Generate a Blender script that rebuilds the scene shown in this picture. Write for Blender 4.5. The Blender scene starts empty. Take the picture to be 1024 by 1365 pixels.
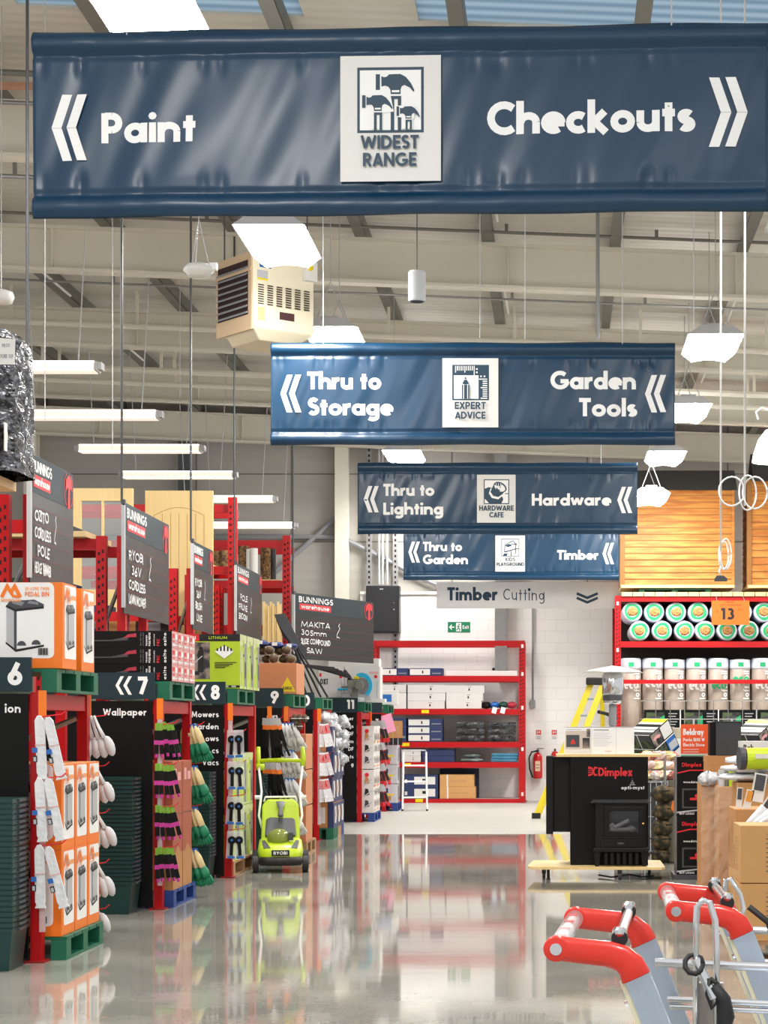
import bpy, math, random
from mathutils import Vector, Matrix
R = math.radians
rnd = random.Random(7)
C = bpy.context.scene.collection
sc = bpy.context.scene

# ------------------------------------------------------------ camera, world, exposure
FOC, CX, CY, EYE = 2600.0, 742.0, 967.0, 1.5
cam_d = bpy.data.cameras.new('camera')
cam = bpy.data.objects.new('camera', cam_d)
C.objects.link(cam)
cam.location = (0, 0, EYE)
cam.rotation_euler = (R(90), 0, 0)
cam_d.sensor_fit = 'VERTICAL'
cam_d.sensor_height = 36.0
cam_d.lens = 36.0 * FOC / 1365.0
cam_d.shift_x = -(CX - 512.0) / 1365.0
cam_d.shift_y = (CY - 682.5) / 1365.0
cam_d.clip_end = 200
sc.camera = cam
w = bpy.data.worlds.new('daylight')
sc.world = w
w.use_nodes = True
w.node_tree.nodes['Background'].inputs[0].default_value = (1.0, 1.0, 1.0, 1)
w.node_tree.nodes['Background'].inputs[1].default_value = .46
LAMP = 44.0
sc.view_settings.view_transform = 'Standard'
sc.view_settings.look = 'None'
sc.view_settings.gamma = 1
sc.view_settings.exposure = 0.85
sc.view_settings.use_curve_mapping = False


def at(px, py, Y):
    return Vector(((px - CX) / FOC * Y, Y, EYE + (CY - py) / FOC * Y))


# ------------------------------------------------------------ materials
def lin(h):
    o = []
    for i in (0, 2, 4):
        c = int(h[i:i + 2], 16) / 255
        o.append(c / 12.92 if c <= .04045 else ((c + .055) / 1.055) ** 2.4)
    return (*o, 1)


def mat(name, hx, rough=.5, metal=0, var=.06, vs=6, bump=0, bs=60, emit=0, coat=0, alpha=1, trans=0, st=(1, 1, 1), hx2=None, spec=.5):
    m = bpy.data.materials.new(name)
    m.use_nodes = True
    N, L = m.node_tree.nodes, m.node_tree.links
    b = N['Principled BSDF']
    b.inputs['Roughness'].default_value = rough
    b.inputs['Metallic'].default_value = metal
    b.inputs['Coat Weight'].default_value = coat
    b.inputs['Alpha'].default_value = alpha
    b.inputs['Transmission Weight'].default_value = trans
    b.inputs['Specular IOR Level'].default_value = spec
    c = lin(hx)
    tc = N.new('ShaderNodeTexCoord')
    mp = N.new('ShaderNodeMapping')
    mp.inputs['Scale'].default_value = st
    L.new(tc.outputs['Object'], mp.inputs['Vector'])
    if emit:
        b.inputs['Emission Color'].default_value = c
        b.inputs['Emission Strength'].default_value = emit
        b.inputs['Base Color'].default_value = c
    else:
        nz = N.new('ShaderNodeTexNoise')
        nz.inputs['Scale'].default_value = vs
        nz.inputs['Detail'].default_value = 4
        L.new(mp.outputs['Vector'], nz.inputs['Vector'])
        cr = N.new('ShaderNodeValToRGB')
        if hx2:
            cr.color_ramp.elements[0].color = c
            cr.color_ramp.elements[1].color = lin(hx2)
            cr.color_ramp.elements[0].position = .42
            cr.color_ramp.elements[1].position = .58
        else:
            cr.color_ramp.elements[0].color = (c[0] * (1 - var), c[1] * (1 - var), c[2] * (1 - var), 1)
            cr.color_ramp.elements[1].color = (min(1, c[0] * (1 + var)), min(1, c[1] * (1 + var)), min(1, c[2] * (1 + var)), 1)
        L.new(nz.outputs['Fac'], cr.inputs['Fac'])
        L.new(cr.outputs['Color'], b.inputs['Base Color'])
    if bump:
        n2 = N.new('ShaderNodeTexNoise')
        n2.inputs['Scale'].default_value = bs
        n2.inputs['Detail'].default_value = 3
        L.new(mp.outputs['Vector'], n2.inputs['Vector'])
        bp = N.new('ShaderNodeBump')
        bp.inputs['Strength'].default_value = bump
        bp.inputs['Distance'].default_value = .02
        L.new(n2.outputs['Fac'], bp.inputs['Height'])
        L.new(bp.outputs['Normal'], b.inputs['Normal'])
    return m


def ribbed(name, hx, axis, freq, strength, rough=.5):
    m = mat(name, hx, rough, vs=.6, var=.05)
    N, L = m.node_tree.nodes, m.node_tree.links
    wv = N.new('ShaderNodeTexWave')
    wv.bands_direction = axis
    wv.inputs['Scale'].default_value = freq
    wv.inputs['Distortion'].default_value = 0
    tc = N.new('ShaderNodeTexCoord')
    L.new(tc.outputs['Object'], wv.inputs['Vector'])
    bp = N.new('ShaderNodeBump')
    bp.inputs['Strength'].default_value = strength
    bp.inputs['Distance'].default_value = .03
    L.new(wv.outputs['Fac'], bp.inputs['Height'])
    L.new(bp.outputs['Normal'], N['Principled BSDF'].inputs['Normal'])
    return m


RED = mat('red_enamel', 'B2060F', .42, vs=3, var=.05, spec=.35)
DRED = mat('dark_red_enamel', '8E0A12', .45)
HOLE = mat('slot_black', '240507', .8)
BLACK = mat('black_board', '0A0A0A', .5, vs=3, spec=.2)
INK = mat('black_ink', '101012', .6)
SLATE = mat('slate_board', '1D3138', .5, vs=2, spec=.3)
SLATE2 = mat('grey_slate_board', '1B1F21', .38, vs=2, spec=.4)
WHITE = mat('white_print', 'F2F2F0', .5, var=.02)
OFFW = mat('off_white', 'DEDDD8', .5, var=.03)
NAVYTX = mat('navy_print', '1D3D52', .5, var=.03)
BANNER = mat('navy_vinyl', '043350', .34, vs=1.5, var=.1, bump=.05, bs=6, st=(1, 1, .5), spec=.55)
GREENP = mat('green_wood', '0B6447', .5, vs=9, var=.3)
BLUEP = mat('blue_wood', '1B3F86', .6, vs=9, var=.2)
WOODP = mat('pallet_wood', 'A9825A', .7, vs=12, var=.25, st=(1, 6, 6))
CRATE = mat('dark_green_plastic', '073633', .35, vs=2)
ORANGE = mat('orange_print', 'F47B16', .45, var=.02)
LORANGE = mat('pale_orange_print', 'F8A468', .45, var=.02)
GREY = mat('mid_grey', '85868A', .45)
LGREY = mat('light_grey', 'B9BABC', .45)
DGREY = mat('dark_grey', '404247', .45)
CHROME = mat('polished_steel', 'D8DADC', .16, 1, var=.03)
STEEL = mat('galvanised_steel', '9A9C9C', .4, .8, vs=12, var=.15)
DSTEEL = mat('dark_purlin_steel', '77766F', .55, .3, vs=4, var=.15)
CREAM = mat('cream_steel', 'E9E3CF', .5, vs=1.2, var=.04)
KRAFT = mat('kraft_card', 'B98450', .75, vs=5, var=.08)
KRAFT2 = mat('pale_kraft_card', 'C9985F', .75, vs=5, var=.08)
KRAFT3 = mat('red_brown_card', 'A8563A', .7, vs=3, var=.1)
NAVYB = mat('navy_card', '24335F', .5, vs=3)
LIME = mat('lime_plastic', 'BBD41D', .35, vs=3, var=.04, coat=.2)
LIMEC = mat('lime_card', 'AFCB24', .5, vs=5, var=.12)
PALEL = mat('pale_lime_card', 'C9D59C', .4, vs=30, var=.25)
PINK = mat('magenta_plastic', 'B8308A', .4)
RUBBER = mat('black_rubber', '17181A', .6)
GLOVEG = mat('green_glove', '08774F', .6, vs=20)
GLOVEC = mat('cream_glove', 'E4CE96', .7, vs=20)
BLUE = mat('blue_plastic', '1F66B5', .4)
CYAN = mat('cyan_plastic', '2EB0D8', .3)
YELLOW = mat('yellow_fibreglass', 'E6CE0C', .4, vs=4)
REDP = mat('red_plastic', 'D32A19', .32, vs=3, var=.03, coat=.3)
WREDP = mat('red_print', 'D8202C', .5, var=.03)
PINKP = mat('pale_red_print', 'E4A3A0', .5, vs=30, var=.2)
WOODO = None
PALEW = mat('pale_pine', 'E6C98C', .55, vs=3, var=.1, st=(6, 6, .6))
TAN = mat('pale_board', 'D9BD8A', .6, vs=3)
WRAP = mat('black_stretch_wrap', '08080B', .14, vs=20, bump=1.0, bs=24, hx2='4A4C52', st=(1, 1, 1.6))
FILM = mat('clear_film', 'F0F1F2', .1, alpha=.3, bump=.8, bs=25)
BAGW = mat('white_bag', 'E3E4E6', .25, vs=14, var=.12, bump=.7, bs=18)
BAGC = mat('crumpled_clear_film', 'A9ACB2', .2, vs=16, hx2='E4E6E9', bump=1.0, bs=20)
BAGK = mat('black_bag', '15161A', .2, vs=9, bump=.9, bs=22, hx2='3A3B40')
SILV = mat('satin_silver_print', 'BFC3C8', .35)
PHOTO = mat('print_photo', '232424', .5, vs=14, hx2='4F5F38')
PHOTO2 = mat('print_photo_warm', '2B2B2E', .5, vs=10, hx2='8C7F72')
CAMO = mat('camouflage_cloth', '2B2A1C', .85, vs=11, hx2='6E5A3A', bump=.3)
BROWN = mat('brown_glove', '5A4630', .8, vs=30, bump=.4)
GLASSD = mat('dark_glass', '0B0C10', .05, coat=.5)
LAMPM = mat('lamp_diffuser', 'FFFCF8', emit=LAMP)
TUBEM = mat('tube_diffuser', 'FFF0E0', emit=.4)
TUBEL = mat('tube_lit_edge', 'FFF2E2', emit=3)
ALU = mat('satin_aluminium', 'B9C6D6', .3, .9, vs=4)
CLEAR = mat('clear_tube', 'F4F6F6', .06, alpha=.38)


# ------------------------------------------------------------ mesh builder
class M:
    def __init__(s, m=None):
        s.v, s.f, s.i, s.m = [], [], [], []
        s.c = 0
        s.T = None
        if m: s.use(m)

    def use(s, m):
        if m not in s.m: s.m.append(m)
        s.c = s.m.index(m)
        return s

    def add(s, vs, fs):
        b = len(s.v)
        s.v += [Vector(p) if s.T is None else s.T @ Vector(p) for p in vs]
        for f in fs:
            s.f.append([b + k for k in f]); s.i.append(s.c)
        return s

    def box(s, x0, y0, z0, x1, y1, z1, m=None):
        if m: s.use(m)
        return s.add([(x0, y0, z0), (x1, y0, z0), (x1, y1, z0), (x0, y1, z0), (x0, y0, z1), (x1, y0, z1), (x1, y1, z1), (x0, y1, z1)],
                     [(3, 2, 1, 0), (4, 5, 6, 7), (0, 1, 5, 4), (1, 2, 6, 5), (2, 3, 7, 6), (3, 0, 4, 7)])

    def poly(s, pts, m=None):
        if m: s.use(m)
        return s.add(pts, [tuple(range(len(pts)))])

    def cyl(s, p, q, r, n=10, r2=None, m=None, cap=True):
        if m: s.use(m)
        p, q = Vector(p), Vector(q)
        r2 = r if r2 is None else r2
        d = (q - p).normalized()
        a = d.orthogonal().normalized(); b = d.cross(a)
        vs = []
        for c, rr in ((p, r), (q, r2)):
            for k in range(n):
                t = 2 * math.pi * k / n
                vs.append(c + a * (rr * math.cos(t)) + b * (rr * math.sin(t)))
        fs = [(k, (k + 1) % n, n + (k + 1) % n, n + k) for k in range(n)]
        if cap: fs += [tuple(range(n - 1, -1, -1)), tuple(range(n, 2 * n))]
        return s.add(vs, fs)

    def tube(s, pts, r, n=8, m=None, sx=1):
        if m: s.use(m)
        pts = [Vector(p) for p in pts]
        vs = []
        a = None
        rr = r if isinstance(r, (list, tuple)) else [r] * len(pts)
        for i, p in enumerate(pts):
            d = (pts[min(i + 1, len(pts) - 1)] - pts[max(i - 1, 0)]).normalized()
            a = (a - d * a.dot(d)).normalized() if a is not None and (a - d * a.dot(d)).length > 1e-4 else d.orthogonal().normalized()
            b = d.cross(a)
            for k in range(n):
                t = 2 * math.pi * k / n
                vs.append(p + a * (rr[i] * math.cos(t)) + b * (rr[i] * sx * math.sin(t)))
        fs = []
        for i in range(len(pts) - 1):
            for k in range(n):
                fs.append((i * n + k, i * n + (k + 1) % n, (i + 1) * n + (k + 1) % n, (i + 1) * n + k))
        e = (len(pts) - 1) * n
        fs += [tuple(range(n - 1, -1, -1)), tuple(range(e, e + n))]
        return s.add(vs, fs)

    def lathe(s, prof, n=16, o=(0, 0, 0), m=None, sx=1, sy=1):
        if m: s.use(m)
        vs, fs = [], []
        for r, z in prof:
            for k in range(n):
                t = 2 * math.pi * k / n
                vs.append((o[0] + r * sx * math.cos(t), o[1] + r * sy * math.sin(t), o[2] + z))
        for i in range(len(prof) - 1):
            for k in range(n):
                fs.append((i * n + k, i * n + (k + 1) % n, (i + 1) * n + (k + 1) % n, (i + 1) * n + k))
        e = (len(prof) - 1) * n
        fs += [tuple(range(n - 1, -1, -1)), tuple(range(e, e + n))]
        return s.add(vs, fs)

    def blob(s, c, rx, ry, rz, n=12, k=7, m=None, jit=0, seed=0):
        if m: s.use(m)
        g = random.Random(seed)
        prof = [(math.sin(math.pi * (i + .15) / (k + .3)), -math.cos(math.pi * (i + .15) / (k + .3))) for i in range(k + 1)]
        vs, fs = [], []
        for r, z in prof:
            for q in range(n):
                t = 2 * math.pi * q / n
                j = 1 + (g.random() - .5) * jit
                vs.append((c[0] + rx * r * j * math.cos(t), c[1] + ry * r * j * math.sin(t), c[2] + rz * z * j))
        for i in range(k):
            for q in range(n):
                fs.append((i * n + q, i * n + (q + 1) % n, (i + 1) * n + (q + 1) % n, (i + 1) * n + q))
        fs += [tuple(range(n - 1, -1, -1)), tuple(range(k * n, k * n + n))]
        return s.add(vs, fs)

    def prism(s, pts, d, m=None):
        """pts: 3D outline; d: extrusion vector"""
        if m: s.use(m)
        n = len(pts)
        d = Vector(d)
        vs = [Vector(p) for p in pts] + [Vector(p) + d for p in pts]
        fs = [tuple(range(n - 1, -1, -1)), tuple(range(n, 2 * n))] + [(k, (k + 1) % n, n + (k + 1) % n, n + k) for k in range(n)]
        return s.add(vs, fs)

    def ribbon(s, pts, wd, fn):
        """flat mitred stroke in 2D; fn maps (x, y) to 3D"""
        if len(pts) == 2:
            (x0, y0), (x1, y1) = pts
            pts = [(x0 + (x1 - x0) * t / 4, y0 + (y1 - y0) * t / 4) for t in range(5)]
        n = len(pts)
        closed = n > 3 and abs(pts[0][0] - pts[-1][0]) + abs(pts[0][1] - pts[-1][1]) < 1e-5
        P = [Vector((p[0], p[1])) for p in pts]
        vs = []
        for i in range(n):
            a = P[i] - P[i - 1] if i > 0 else (P[i] - P[-2] if closed else None)
            b = P[i + 1] - P[i] if i < n - 1 else (P[1] - P[i] if closed else None)
            a = b if a is None else a
            b = a if b is None else b
            a, b = a.normalized(), b.normalized()
            t = (a + b)
            t = t.normalized() if t.length > 1e-3 else a
            nn = Vector((-t.y, t.x))
            k = wd / 2 / max(.35, nn.dot(Vector((-a.y, a.x))))
            for sg in (1, -1):
                q = P[i] + nn * (k * sg)
                vs.append(fn(q.x, q.y))
        return s.add(vs, [(2 * i + 1, 2 * i + 3, 2 * i + 2, 2 * i) for i in range(n - 1)])

    def mesh(s, name, smooth=False):
        me = bpy.data.meshes.new(name)
        me.from_pydata([tuple(p) for p in s.v], [], s.f)
        for m in s.m: me.materials.append(m)
        me.polygons.foreach_set('material_index', s.i)
        if smooth: me.polygons.foreach_set('use_smooth', [True] * len(s.f))
        me.update()
        return me

    def obj(s, name, parent=None, loc=(0, 0, 0), smooth=False, bev=0, rot=None, label=None):
        o = bpy.data.objects.new(name, s.mesh(name, smooth))
        C.objects.link(o)
        o.parent = parent
        o.location = loc
        if rot: o.rotation_euler = rot
        if label: o['label'] = label
        if bev:
            b = o.modifiers.new('bevel', 'BEVEL')
            b.width = bev; b.segments = 2; b.limit_method = 'ANGLE'
        if smooth:
            o.modifiers.new('wn', 'WEIGHTED_NORMAL') if bev else None
        return o


def tag(o, label, cat, group=None, kind=None):
    o['label'] = label; o['category'] = cat
    if group: o['group'] = group
    if kind: o['kind'] = kind
    return o


def thing(name, label, cat, loc=(0, 0, 0), rz=0, group=None):
    o = bpy.data.objects.new(name, None)
    C.objects.link(o)
    o.location = loc
    o.rotation_euler = (0, 0, rz)
    return tag(o, label, cat, group)


def struct(o):
    o['kind'] = 'structure'
    return o


KIDS = {}


def dup(root, loc=None, label=None, group=None, rot=None):
    def cp(o, par):
        c = o.copy()
        C.objects.link(c)
        c.parent = par
        for ch in o.children: cp(ch, c)
        return c
    r = cp(root, None)
    if loc is not None: r.location = loc
    if rot is not None: r.rotation_euler = rot
    if label: r['label'] = label
    if group: r['group'] = group
    return r


ORD = ['first', 'second', 'third', 'fourth', 'fifth', 'sixth', 'seventh', 'eighth', 'ninth', 'tenth', 'eleventh', 'twelfth', 'thirteenth', 'fourteenth',
       'fifteenth', 'sixteenth', 'seventeenth', 'eighteenth', 'nineteenth', 'twentieth'] + ['twenty-' + t for t in ('first', 'second', 'third', 'fourth', 'fifth', 'sixth', 'seventh', 'eighth', 'ninth')] + ['thirtieth']

# ------------------------------------------------------------ stroke lettering (geometric sans, cap height 1)
GL = {}


def _g(ch, w, src):
    GL[ch] = (w, src)


for line in '''a .68 A .32 .33 .22 .23 0 360;L .58 0 .58 .66
b .68 L .1 0 .1 1.03;A .36 .33 .22 .23 0 360
c .56 A .34 .33 .24 .23 50 310
d .68 A .32 .33 .22 .23 0 360;L .58 0 .58 1.03
e .66 A .34 .33 .24 .23 0 312;L .12 .33 .66 .33
f .4 L .17 0 .17 .82;A .37 .8 .2 .15 180 80;L .02 .57 .38 .57
g .68 A .32 .33 .22 .23 0 360;L .58 .66 .58 -.06;A .34 -.06 .24 .16 0 -145
h .66 L .1 0 .1 1.03;A .34 .36 .22 .2 180 0;L .56 .36 .56 0
i .2 L .1 0 .1 .66;D .1 .88 .12
j .2 L .1 -.2 .1 .66;D .1 .88 .12
k .6 L .1 0 .1 1.03;L .16 .32 .48 .66;L .2 .34 .52 0
l .2 L .1 0 .1 1.03
m .98 L .1 0 .1 .66;A .3 .38 .19 .18 180 0;L .49 .38 .49 0;A .68 .38 .19 .18 180 0;L .87 .38 .87 0
n .66 L .1 0 .1 .66;A .33 .36 .22 .2 180 0;L .55 .36 .55 0
o .68 A .34 .33 .24 .23 0 360
p .68 L .1 -.32 .1 .66;A .36 .33 .22 .23 0 360
q .68 A .32 .33 .22 .23 0 360;L .58 -.32 .58 .66
r .42 L .1 0 .1 .66;A .34 .36 .22 .21 180 75
s .48 A .25 .45 .14 .115 35 270;A .25 .22 .15 .12 90 -145
t .4 L .2 0 .2 .88;L .02 .57 .38 .57
u .66 L .11 .66 .11 .3;A .33 .3 .22 .2 180 360;L .55 0 .55 .66
v .6 L .08 .66 .3 .08;L .52 .66 .3 .08
w .88 L .07 .66 .25 .06;L .25 .06 .44 .62;L .44 .62 .62 .06;L .62 .06 .81 .66
x .58 L .08 .66 .5 0;L .5 .66 .08 0
y .6 L .08 .66 .32 .06;L .54 .66 .2 -.3
z .5 L .02 .57 .42 .57;L .4 .55 .1 .1;L .04 .1 .48 .1
A .74 L .08 0 .37 .96;L .66 0 .37 .96;L .2 .26 .54 .26
B .62 L .1 0 .1 1;L .1 .9 .3 .9;A .3 .71 .19 .19 90 -90;L .1 .52 .3 .52;A .32 .31 .21 .21 90 -90;L .1 .1 .32 .1
C .78 A .48 .5 .38 .4 48 312
D .76 L .1 0 .1 1;L .1 .9 .3 .9;A .3 .5 .36 .4 90 -90;L .1 .1 .3 .1
E .54 L .1 0 .1 1;L .1 .9 .54 .9;L .1 .5 .5 .5;L .1 .1 .54 .1
F .52 L .1 0 .1 1;L .1 .9 .52 .9;L .1 .5 .48 .5
G .92 A .48 .5 .38 .4 48 352;L .5 .44 .9 .44
H .7 L .1 0 .1 1;L .6 0 .6 1;L .1 .52 .6 .52
I .2 L .1 0 .1 1
J .4 L .3 1 .3 .26;A .16 .26 .14 .18 0 -110
K .64 L .1 0 .1 1;L .14 .46 .52 1;L .14 .5 .56 0
L .48 L .1 0 .1 1;L .1 .1 .48 .1
M .96 L .1 0 .16 1;L .16 1 .48 .16;L .48 .16 .8 1;L .8 1 .86 0
N .76 L .1 0 .1 1;L .1 .96 .66 .04;L .66 0 .66 1
O .96 A .48 .5 .38 .4 0 360
P .6 L .1 0 .1 1;L .1 .9 .3 .9;A .3 .67 .2 .23 90 -90;L .1 .44 .3 .44
Q .96 A .48 .5 .38 .4 0 360;L .55 .3 .9 -.04
R .64 L .1 0 .1 1;L .1 .9 .3 .9;A .3 .69 .2 .21 90 -90;L .1 .48 .3 .48;L .3 .46 .54 0
S .56 A .28 .71 .18 .19 30 270;A .28 .3 .2 .2 90 -150
T .58 L 0 .9 .58 .9;L .29 0 .29 .9
U .72 L .1 1 .1 .36;A .36 .36 .26 .26 180 360;L .62 .36 .62 1
V .74 L .08 1 .37 .06;L .66 1 .37 .06
W 1.1 L .08 1 .31 .06;L .31 .06 .55 .9;L .55 .9 .79 .06;L .79 .06 1.02 1
X .66 L .08 1 .58 0;L .58 1 .08 0
Y .66 L .08 1 .33 .46;L .58 1 .33 .46;L .33 .5 .33 0
Z .58 L .04 .9 .54 .9;L .5 .86 .1 .14;L .04 .1 .56 .1
0 .68 A .34 .5 .24 .4 0 360
1 .36 L .25 0 .25 1;L .04 .86 .25 .94
2 .6 A .29 .7 .19 .2 165 -35;L .44 .58 .12 .12;L .06 .1 .56 .1
3 .56 A .26 .72 .17 .18 140 -90;A .26 .31 .2 .21 90 -145
4 .66 L .46 0 .46 .96;L .44 .94 .08 .3;L .04 .28 .64 .28
5 .56 L .16 .9 .5 .9;L .18 .9 .15 .55;A .27 .33 .2 .23 120 -150
6 .64 A .32 .32 .22 .22 0 360;L .15 .36 .46 1;L .13 .3 .34 .74
7 .58 L .02 .9 .56 .9;L .5 .88 .2 0
8 .6 A .3 .73 .17 .17 0 360;A .3 .31 .2 .21 0 360
9 .64 A .32 .68 .22 .22 0 360;L .49 .64 .18 0;L .51 .7 .3 .26
. .24 D .12 .1 .12
, .24 L .14 .1 .06 -.16
- .4 L .04 .36 .36 .36
/ .5 L .06 -.05 .44 1.02
! .2 L .1 .34 .1 1;D .1 .1 .12
& .8 A .32 .74 .16 .16 0 360;A .3 .29 .2 .2 60 320;L .24 .62 .72 0;L .46 .16 .68 .46
$ .6 A .46 .74 .17 .18 20 180;L .29 .74 .29 .1;L .1 .1 .6 .1;L .12 .48 .46 .48
* .9 L .48 1.05 .3 .9;L .3 .9 .48 .72;L .48 .72 .3 .5;L .3 .5 .12 .3;L .12 .3 .1 .05;L .1 .05 .28 .1;L .28 .1 .45 .02'''.splitlines():
    ch, ww, src = line.split(' ', 2)
    st = []
    for part in src.split(';'):
        t = part.split()
        v = [float(q) for q in t[1:]]
        if t[0] == 'L': st.append([(v[0], v[1]), (v[2], v[3])])
        elif t[0] == 'D': st.append([(v[0] + v[2] / 2 * math.cos(math.pi * k / 4), v[1] + v[2] / 2 * math.sin(math.pi * k / 4)) for k in range(9)] + ['D'])
        else:
            n = max(4, int(abs(v[5] - v[4]) / 18))
            st.append([(v[0] + v[2] * math.cos(R(v[4] + (v[5] - v[4]) * k / n)), v[1] + v[3] * math.sin(R(v[4] + (v[5] - v[4]) * k / n))) for k in range(n + 1)])
    GL[ch] = (float(ww), st)


def twidth(s, track=.1):
    return sum((GL[c][0] + track) if c in GL else .36 for c in s) - track


def text(mb, s, fn, x, y, h, wt=.19, fit=None, xs=1, align='l', track=.1, jit=0):
    """letters of cap height h with the baseline at (x, y); fn maps plane coordinates to 3D"""
    W = twidth(s, track) * h
    if fit: xs = fit / W
    if align == 'r': x -= W * xs
    if align == 'c': x -= W * xs / 2
    ns = 0
    for c in s:
        if c not in GL:
            x += .36 * h * xs; continue
        wdt, st = GL[c]
        jx, jy, js = (rnd.uniform(-jit, jit) * h, rnd.uniform(-jit, jit) * h, rnd.uniform(-jit, jit)) if jit else (0, 0, 0)
        for pl in st:
            dot = pl[-1] == 'D'
            q = [(x + ((a + js * b) * xs) * h + jx, y + b * h + jy) for a, b in (pl[:-1] if dot else pl)]
            ns = (ns + 1) % 5
            f2 = lambda a, b, e=ns * .00025: fn(a, b, e)
            if dot: mb.ribbon(q, .13 * h, f2)
            else: mb.ribbon(q, wt * h * (.5 + .5 * min(1, xs)), f2)
        x += (wdt + track) * h * xs
    return x


class Fr:
    """a printing frame on a flat face: origin, right, up, outward; later prints lie a hair above earlier ones"""
    def __init__(s, mb, o, u, v, W=1, H=1):
        s.mb, s.o, s.u, s.v = mb, Vector(o), Vector(u), Vector(v)
        s.n = s.u.cross(s.v).normalized()
        s.W, s.H, s.k = W, H, 1

    def fn(s):
        s.k += 1
        k = s.k * .0005
        return lambda x, y, e=0: s.o + s.u * x + s.v * y + s.n * (k + e)

    def rect(s, x0, y0, x1, y1, m):
        s.mb.use(m); f = s.fn()
        s.mb.add([f(x0, y0), f(x1, y0), f(x1, y1), f(x0, y1)], [(0, 1, 2, 3)])
        return s

    def rrect(s, x0, y0, x1, y1, r, m):
        pts = []
        for cx, cy, a in ((x1 - r, y1 - r, 0), (x0 + r, y1 - r, 90), (x0 + r, y0 + r, 180), (x1 - r, y0 + r, 270)):
            pts += [(cx + r * math.cos(R(a + t)), cy + r * math.sin(R(a + t))) for t in (0, 22, 45, 68, 90)]
        return s.poly(pts, m)

    def poly(s, pts, m):
        s.mb.use(m); f = s.fn()
        s.mb.add([f(*p) for p in pts], [tuple(range(len(pts)))])
        return s

    def disc(s, x, y, r, m, ry=None, n=18):
        ry = r if ry is None else ry
        return s.poly([(x + r * math.cos(2 * math.pi * k / n), y + ry * math.sin(2 * math.pi * k / n)) for k in range(n)], m)

    def line(s, pts, wd, m):
        s.mb.use(m)
        s.mb.ribbon(pts, wd, s.fn())
        return s

    def text(s, t, x, y, h, m, **k):
        s.mb.use(m)
        text(s.mb, t, s.fn(), x, y, h, **k)
        return s


def bx(w, d, h, m):
    """carton centred on its base, with printing frames on the front (-y), right (+x), top"""
    b = M(m)
    b.box(-w / 2, -d / 2, 0, w / 2, d / 2, h)
    b.F = Fr(b, (-w / 2, -d / 2, 0), (1, 0, 0), (0, 0, 1), w, h)
    b.R = Fr(b, (w / 2, -d / 2, 0), (0, 1, 0), (0, 0, 1), d, h)
    b.U = Fr(b, (-w / 2, -d / 2, h), (1, 0, 0), (0, 1, 0), w, d)
    return b


def chevron(fr, x, y, w, h, m, left=True, t=.4):
    """two nested arrow strokes like << or >>"""
    for k in (0, 1):
        a = w * .48
        tt = w * t
        x0 = x + k * w * .46
        p = [(x0 + a * .62, y + h), (x0 + a * .62 + tt * .5, y + h), (x0 + tt * .5, y + h / 2), (x0 + a * .62 + tt * .5, y), (x0 + a * .62, y), (x0, y + h / 2)]
        if not left: p = [(2 * x + w - q[0], q[1]) for q in p]
        fr.poly([p[5], p[2], p[1], p[0]], m)
        fr.poly([p[4], p[3], p[2], p[5]], m)


# ============================================================ THE SETTING
def concrete():
    m = mat('polished_concrete', '8C8A80', .16)
    N, L = m.node_tree.nodes, m.node_tree.links
    b = N['Principled BSDF']
    tc = N.new('ShaderNodeTexCoord')
    n1 = N.new('ShaderNodeTexNoise'); n1.inputs['Scale'].default_value = .9; n1.inputs['Detail'].default_value = 9; n1.inputs['Roughness'].default_value = .65
    L.new(tc.outputs['Object'], n1.inputs['Vector'])
    cr = N.new('ShaderNodeValToRGB')
    cr.color_ramp.elements[0].color = lin('807E73'); cr.color_ramp.elements[0].position = .3
    cr.color_ramp.elements[1].color = lin('AEAA9C'); cr.color_ramp.elements[1].position = .7
    L.new(n1.outputs['Fac'], cr.inputs['Fac'])
    n4 = N.new('ShaderNodeTexNoise'); n4.inputs['Scale'].default_value = 35; n4.inputs['Detail'].default_value = 3
    L.new(tc.outputs['Object'], n4.inputs['Vector'])
    mx = N.new('ShaderNodeMix'); mx.data_type = 'RGBA'; mx.blend_type = 'OVERLAY'; mx.inputs['Factor'].default_value = .25
    L.new(cr.outputs['Color'], mx.inputs[6]); L.new(n4.outputs['Color'], mx.inputs[7])
    hs = N.new('ShaderNodeHueSaturation'); hs.inputs['Saturation'].default_value = .8
    L.new(mx.outputs[2], hs.inputs['Color'])
    L.new(hs.outputs['Color'], b.inputs['Base Color'])
    mp = N.new('ShaderNodeMapping'); mp.inputs['Scale'].default_value = (.5, 2.2, 1)
    L.new(tc.outputs['Object'], mp.inputs['Vector'])
    n2 = N.new('ShaderNodeTexNoise'); n2.inputs['Scale'].default_value = 2.2; n2.inputs['Detail'].default_value = 4
    L.new(mp.outputs['Vector'], n2.inputs['Vector'])
    bp = N.new('ShaderNodeBump'); bp.inputs['Strength'].default_value = .05; bp.inputs['Distance'].default_value = .006
    L.new(n2.outputs['Fac'], bp.inputs['Height'])
    L.new(bp.outputs['Normal'], b.inputs['Normal'])
    mr = N.new('ShaderNodeMapRange'); mr.inputs['To Min'].default_value = .015; mr.inputs['To Max'].default_value = .085
    L.new(n1.outputs['Fac'], mr.inputs['Value'])
    L.new(mr.outputs['Result'], b.inputs['Roughness'])
    b.inputs['Specular IOR Level'].default_value = .75
    return m


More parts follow.
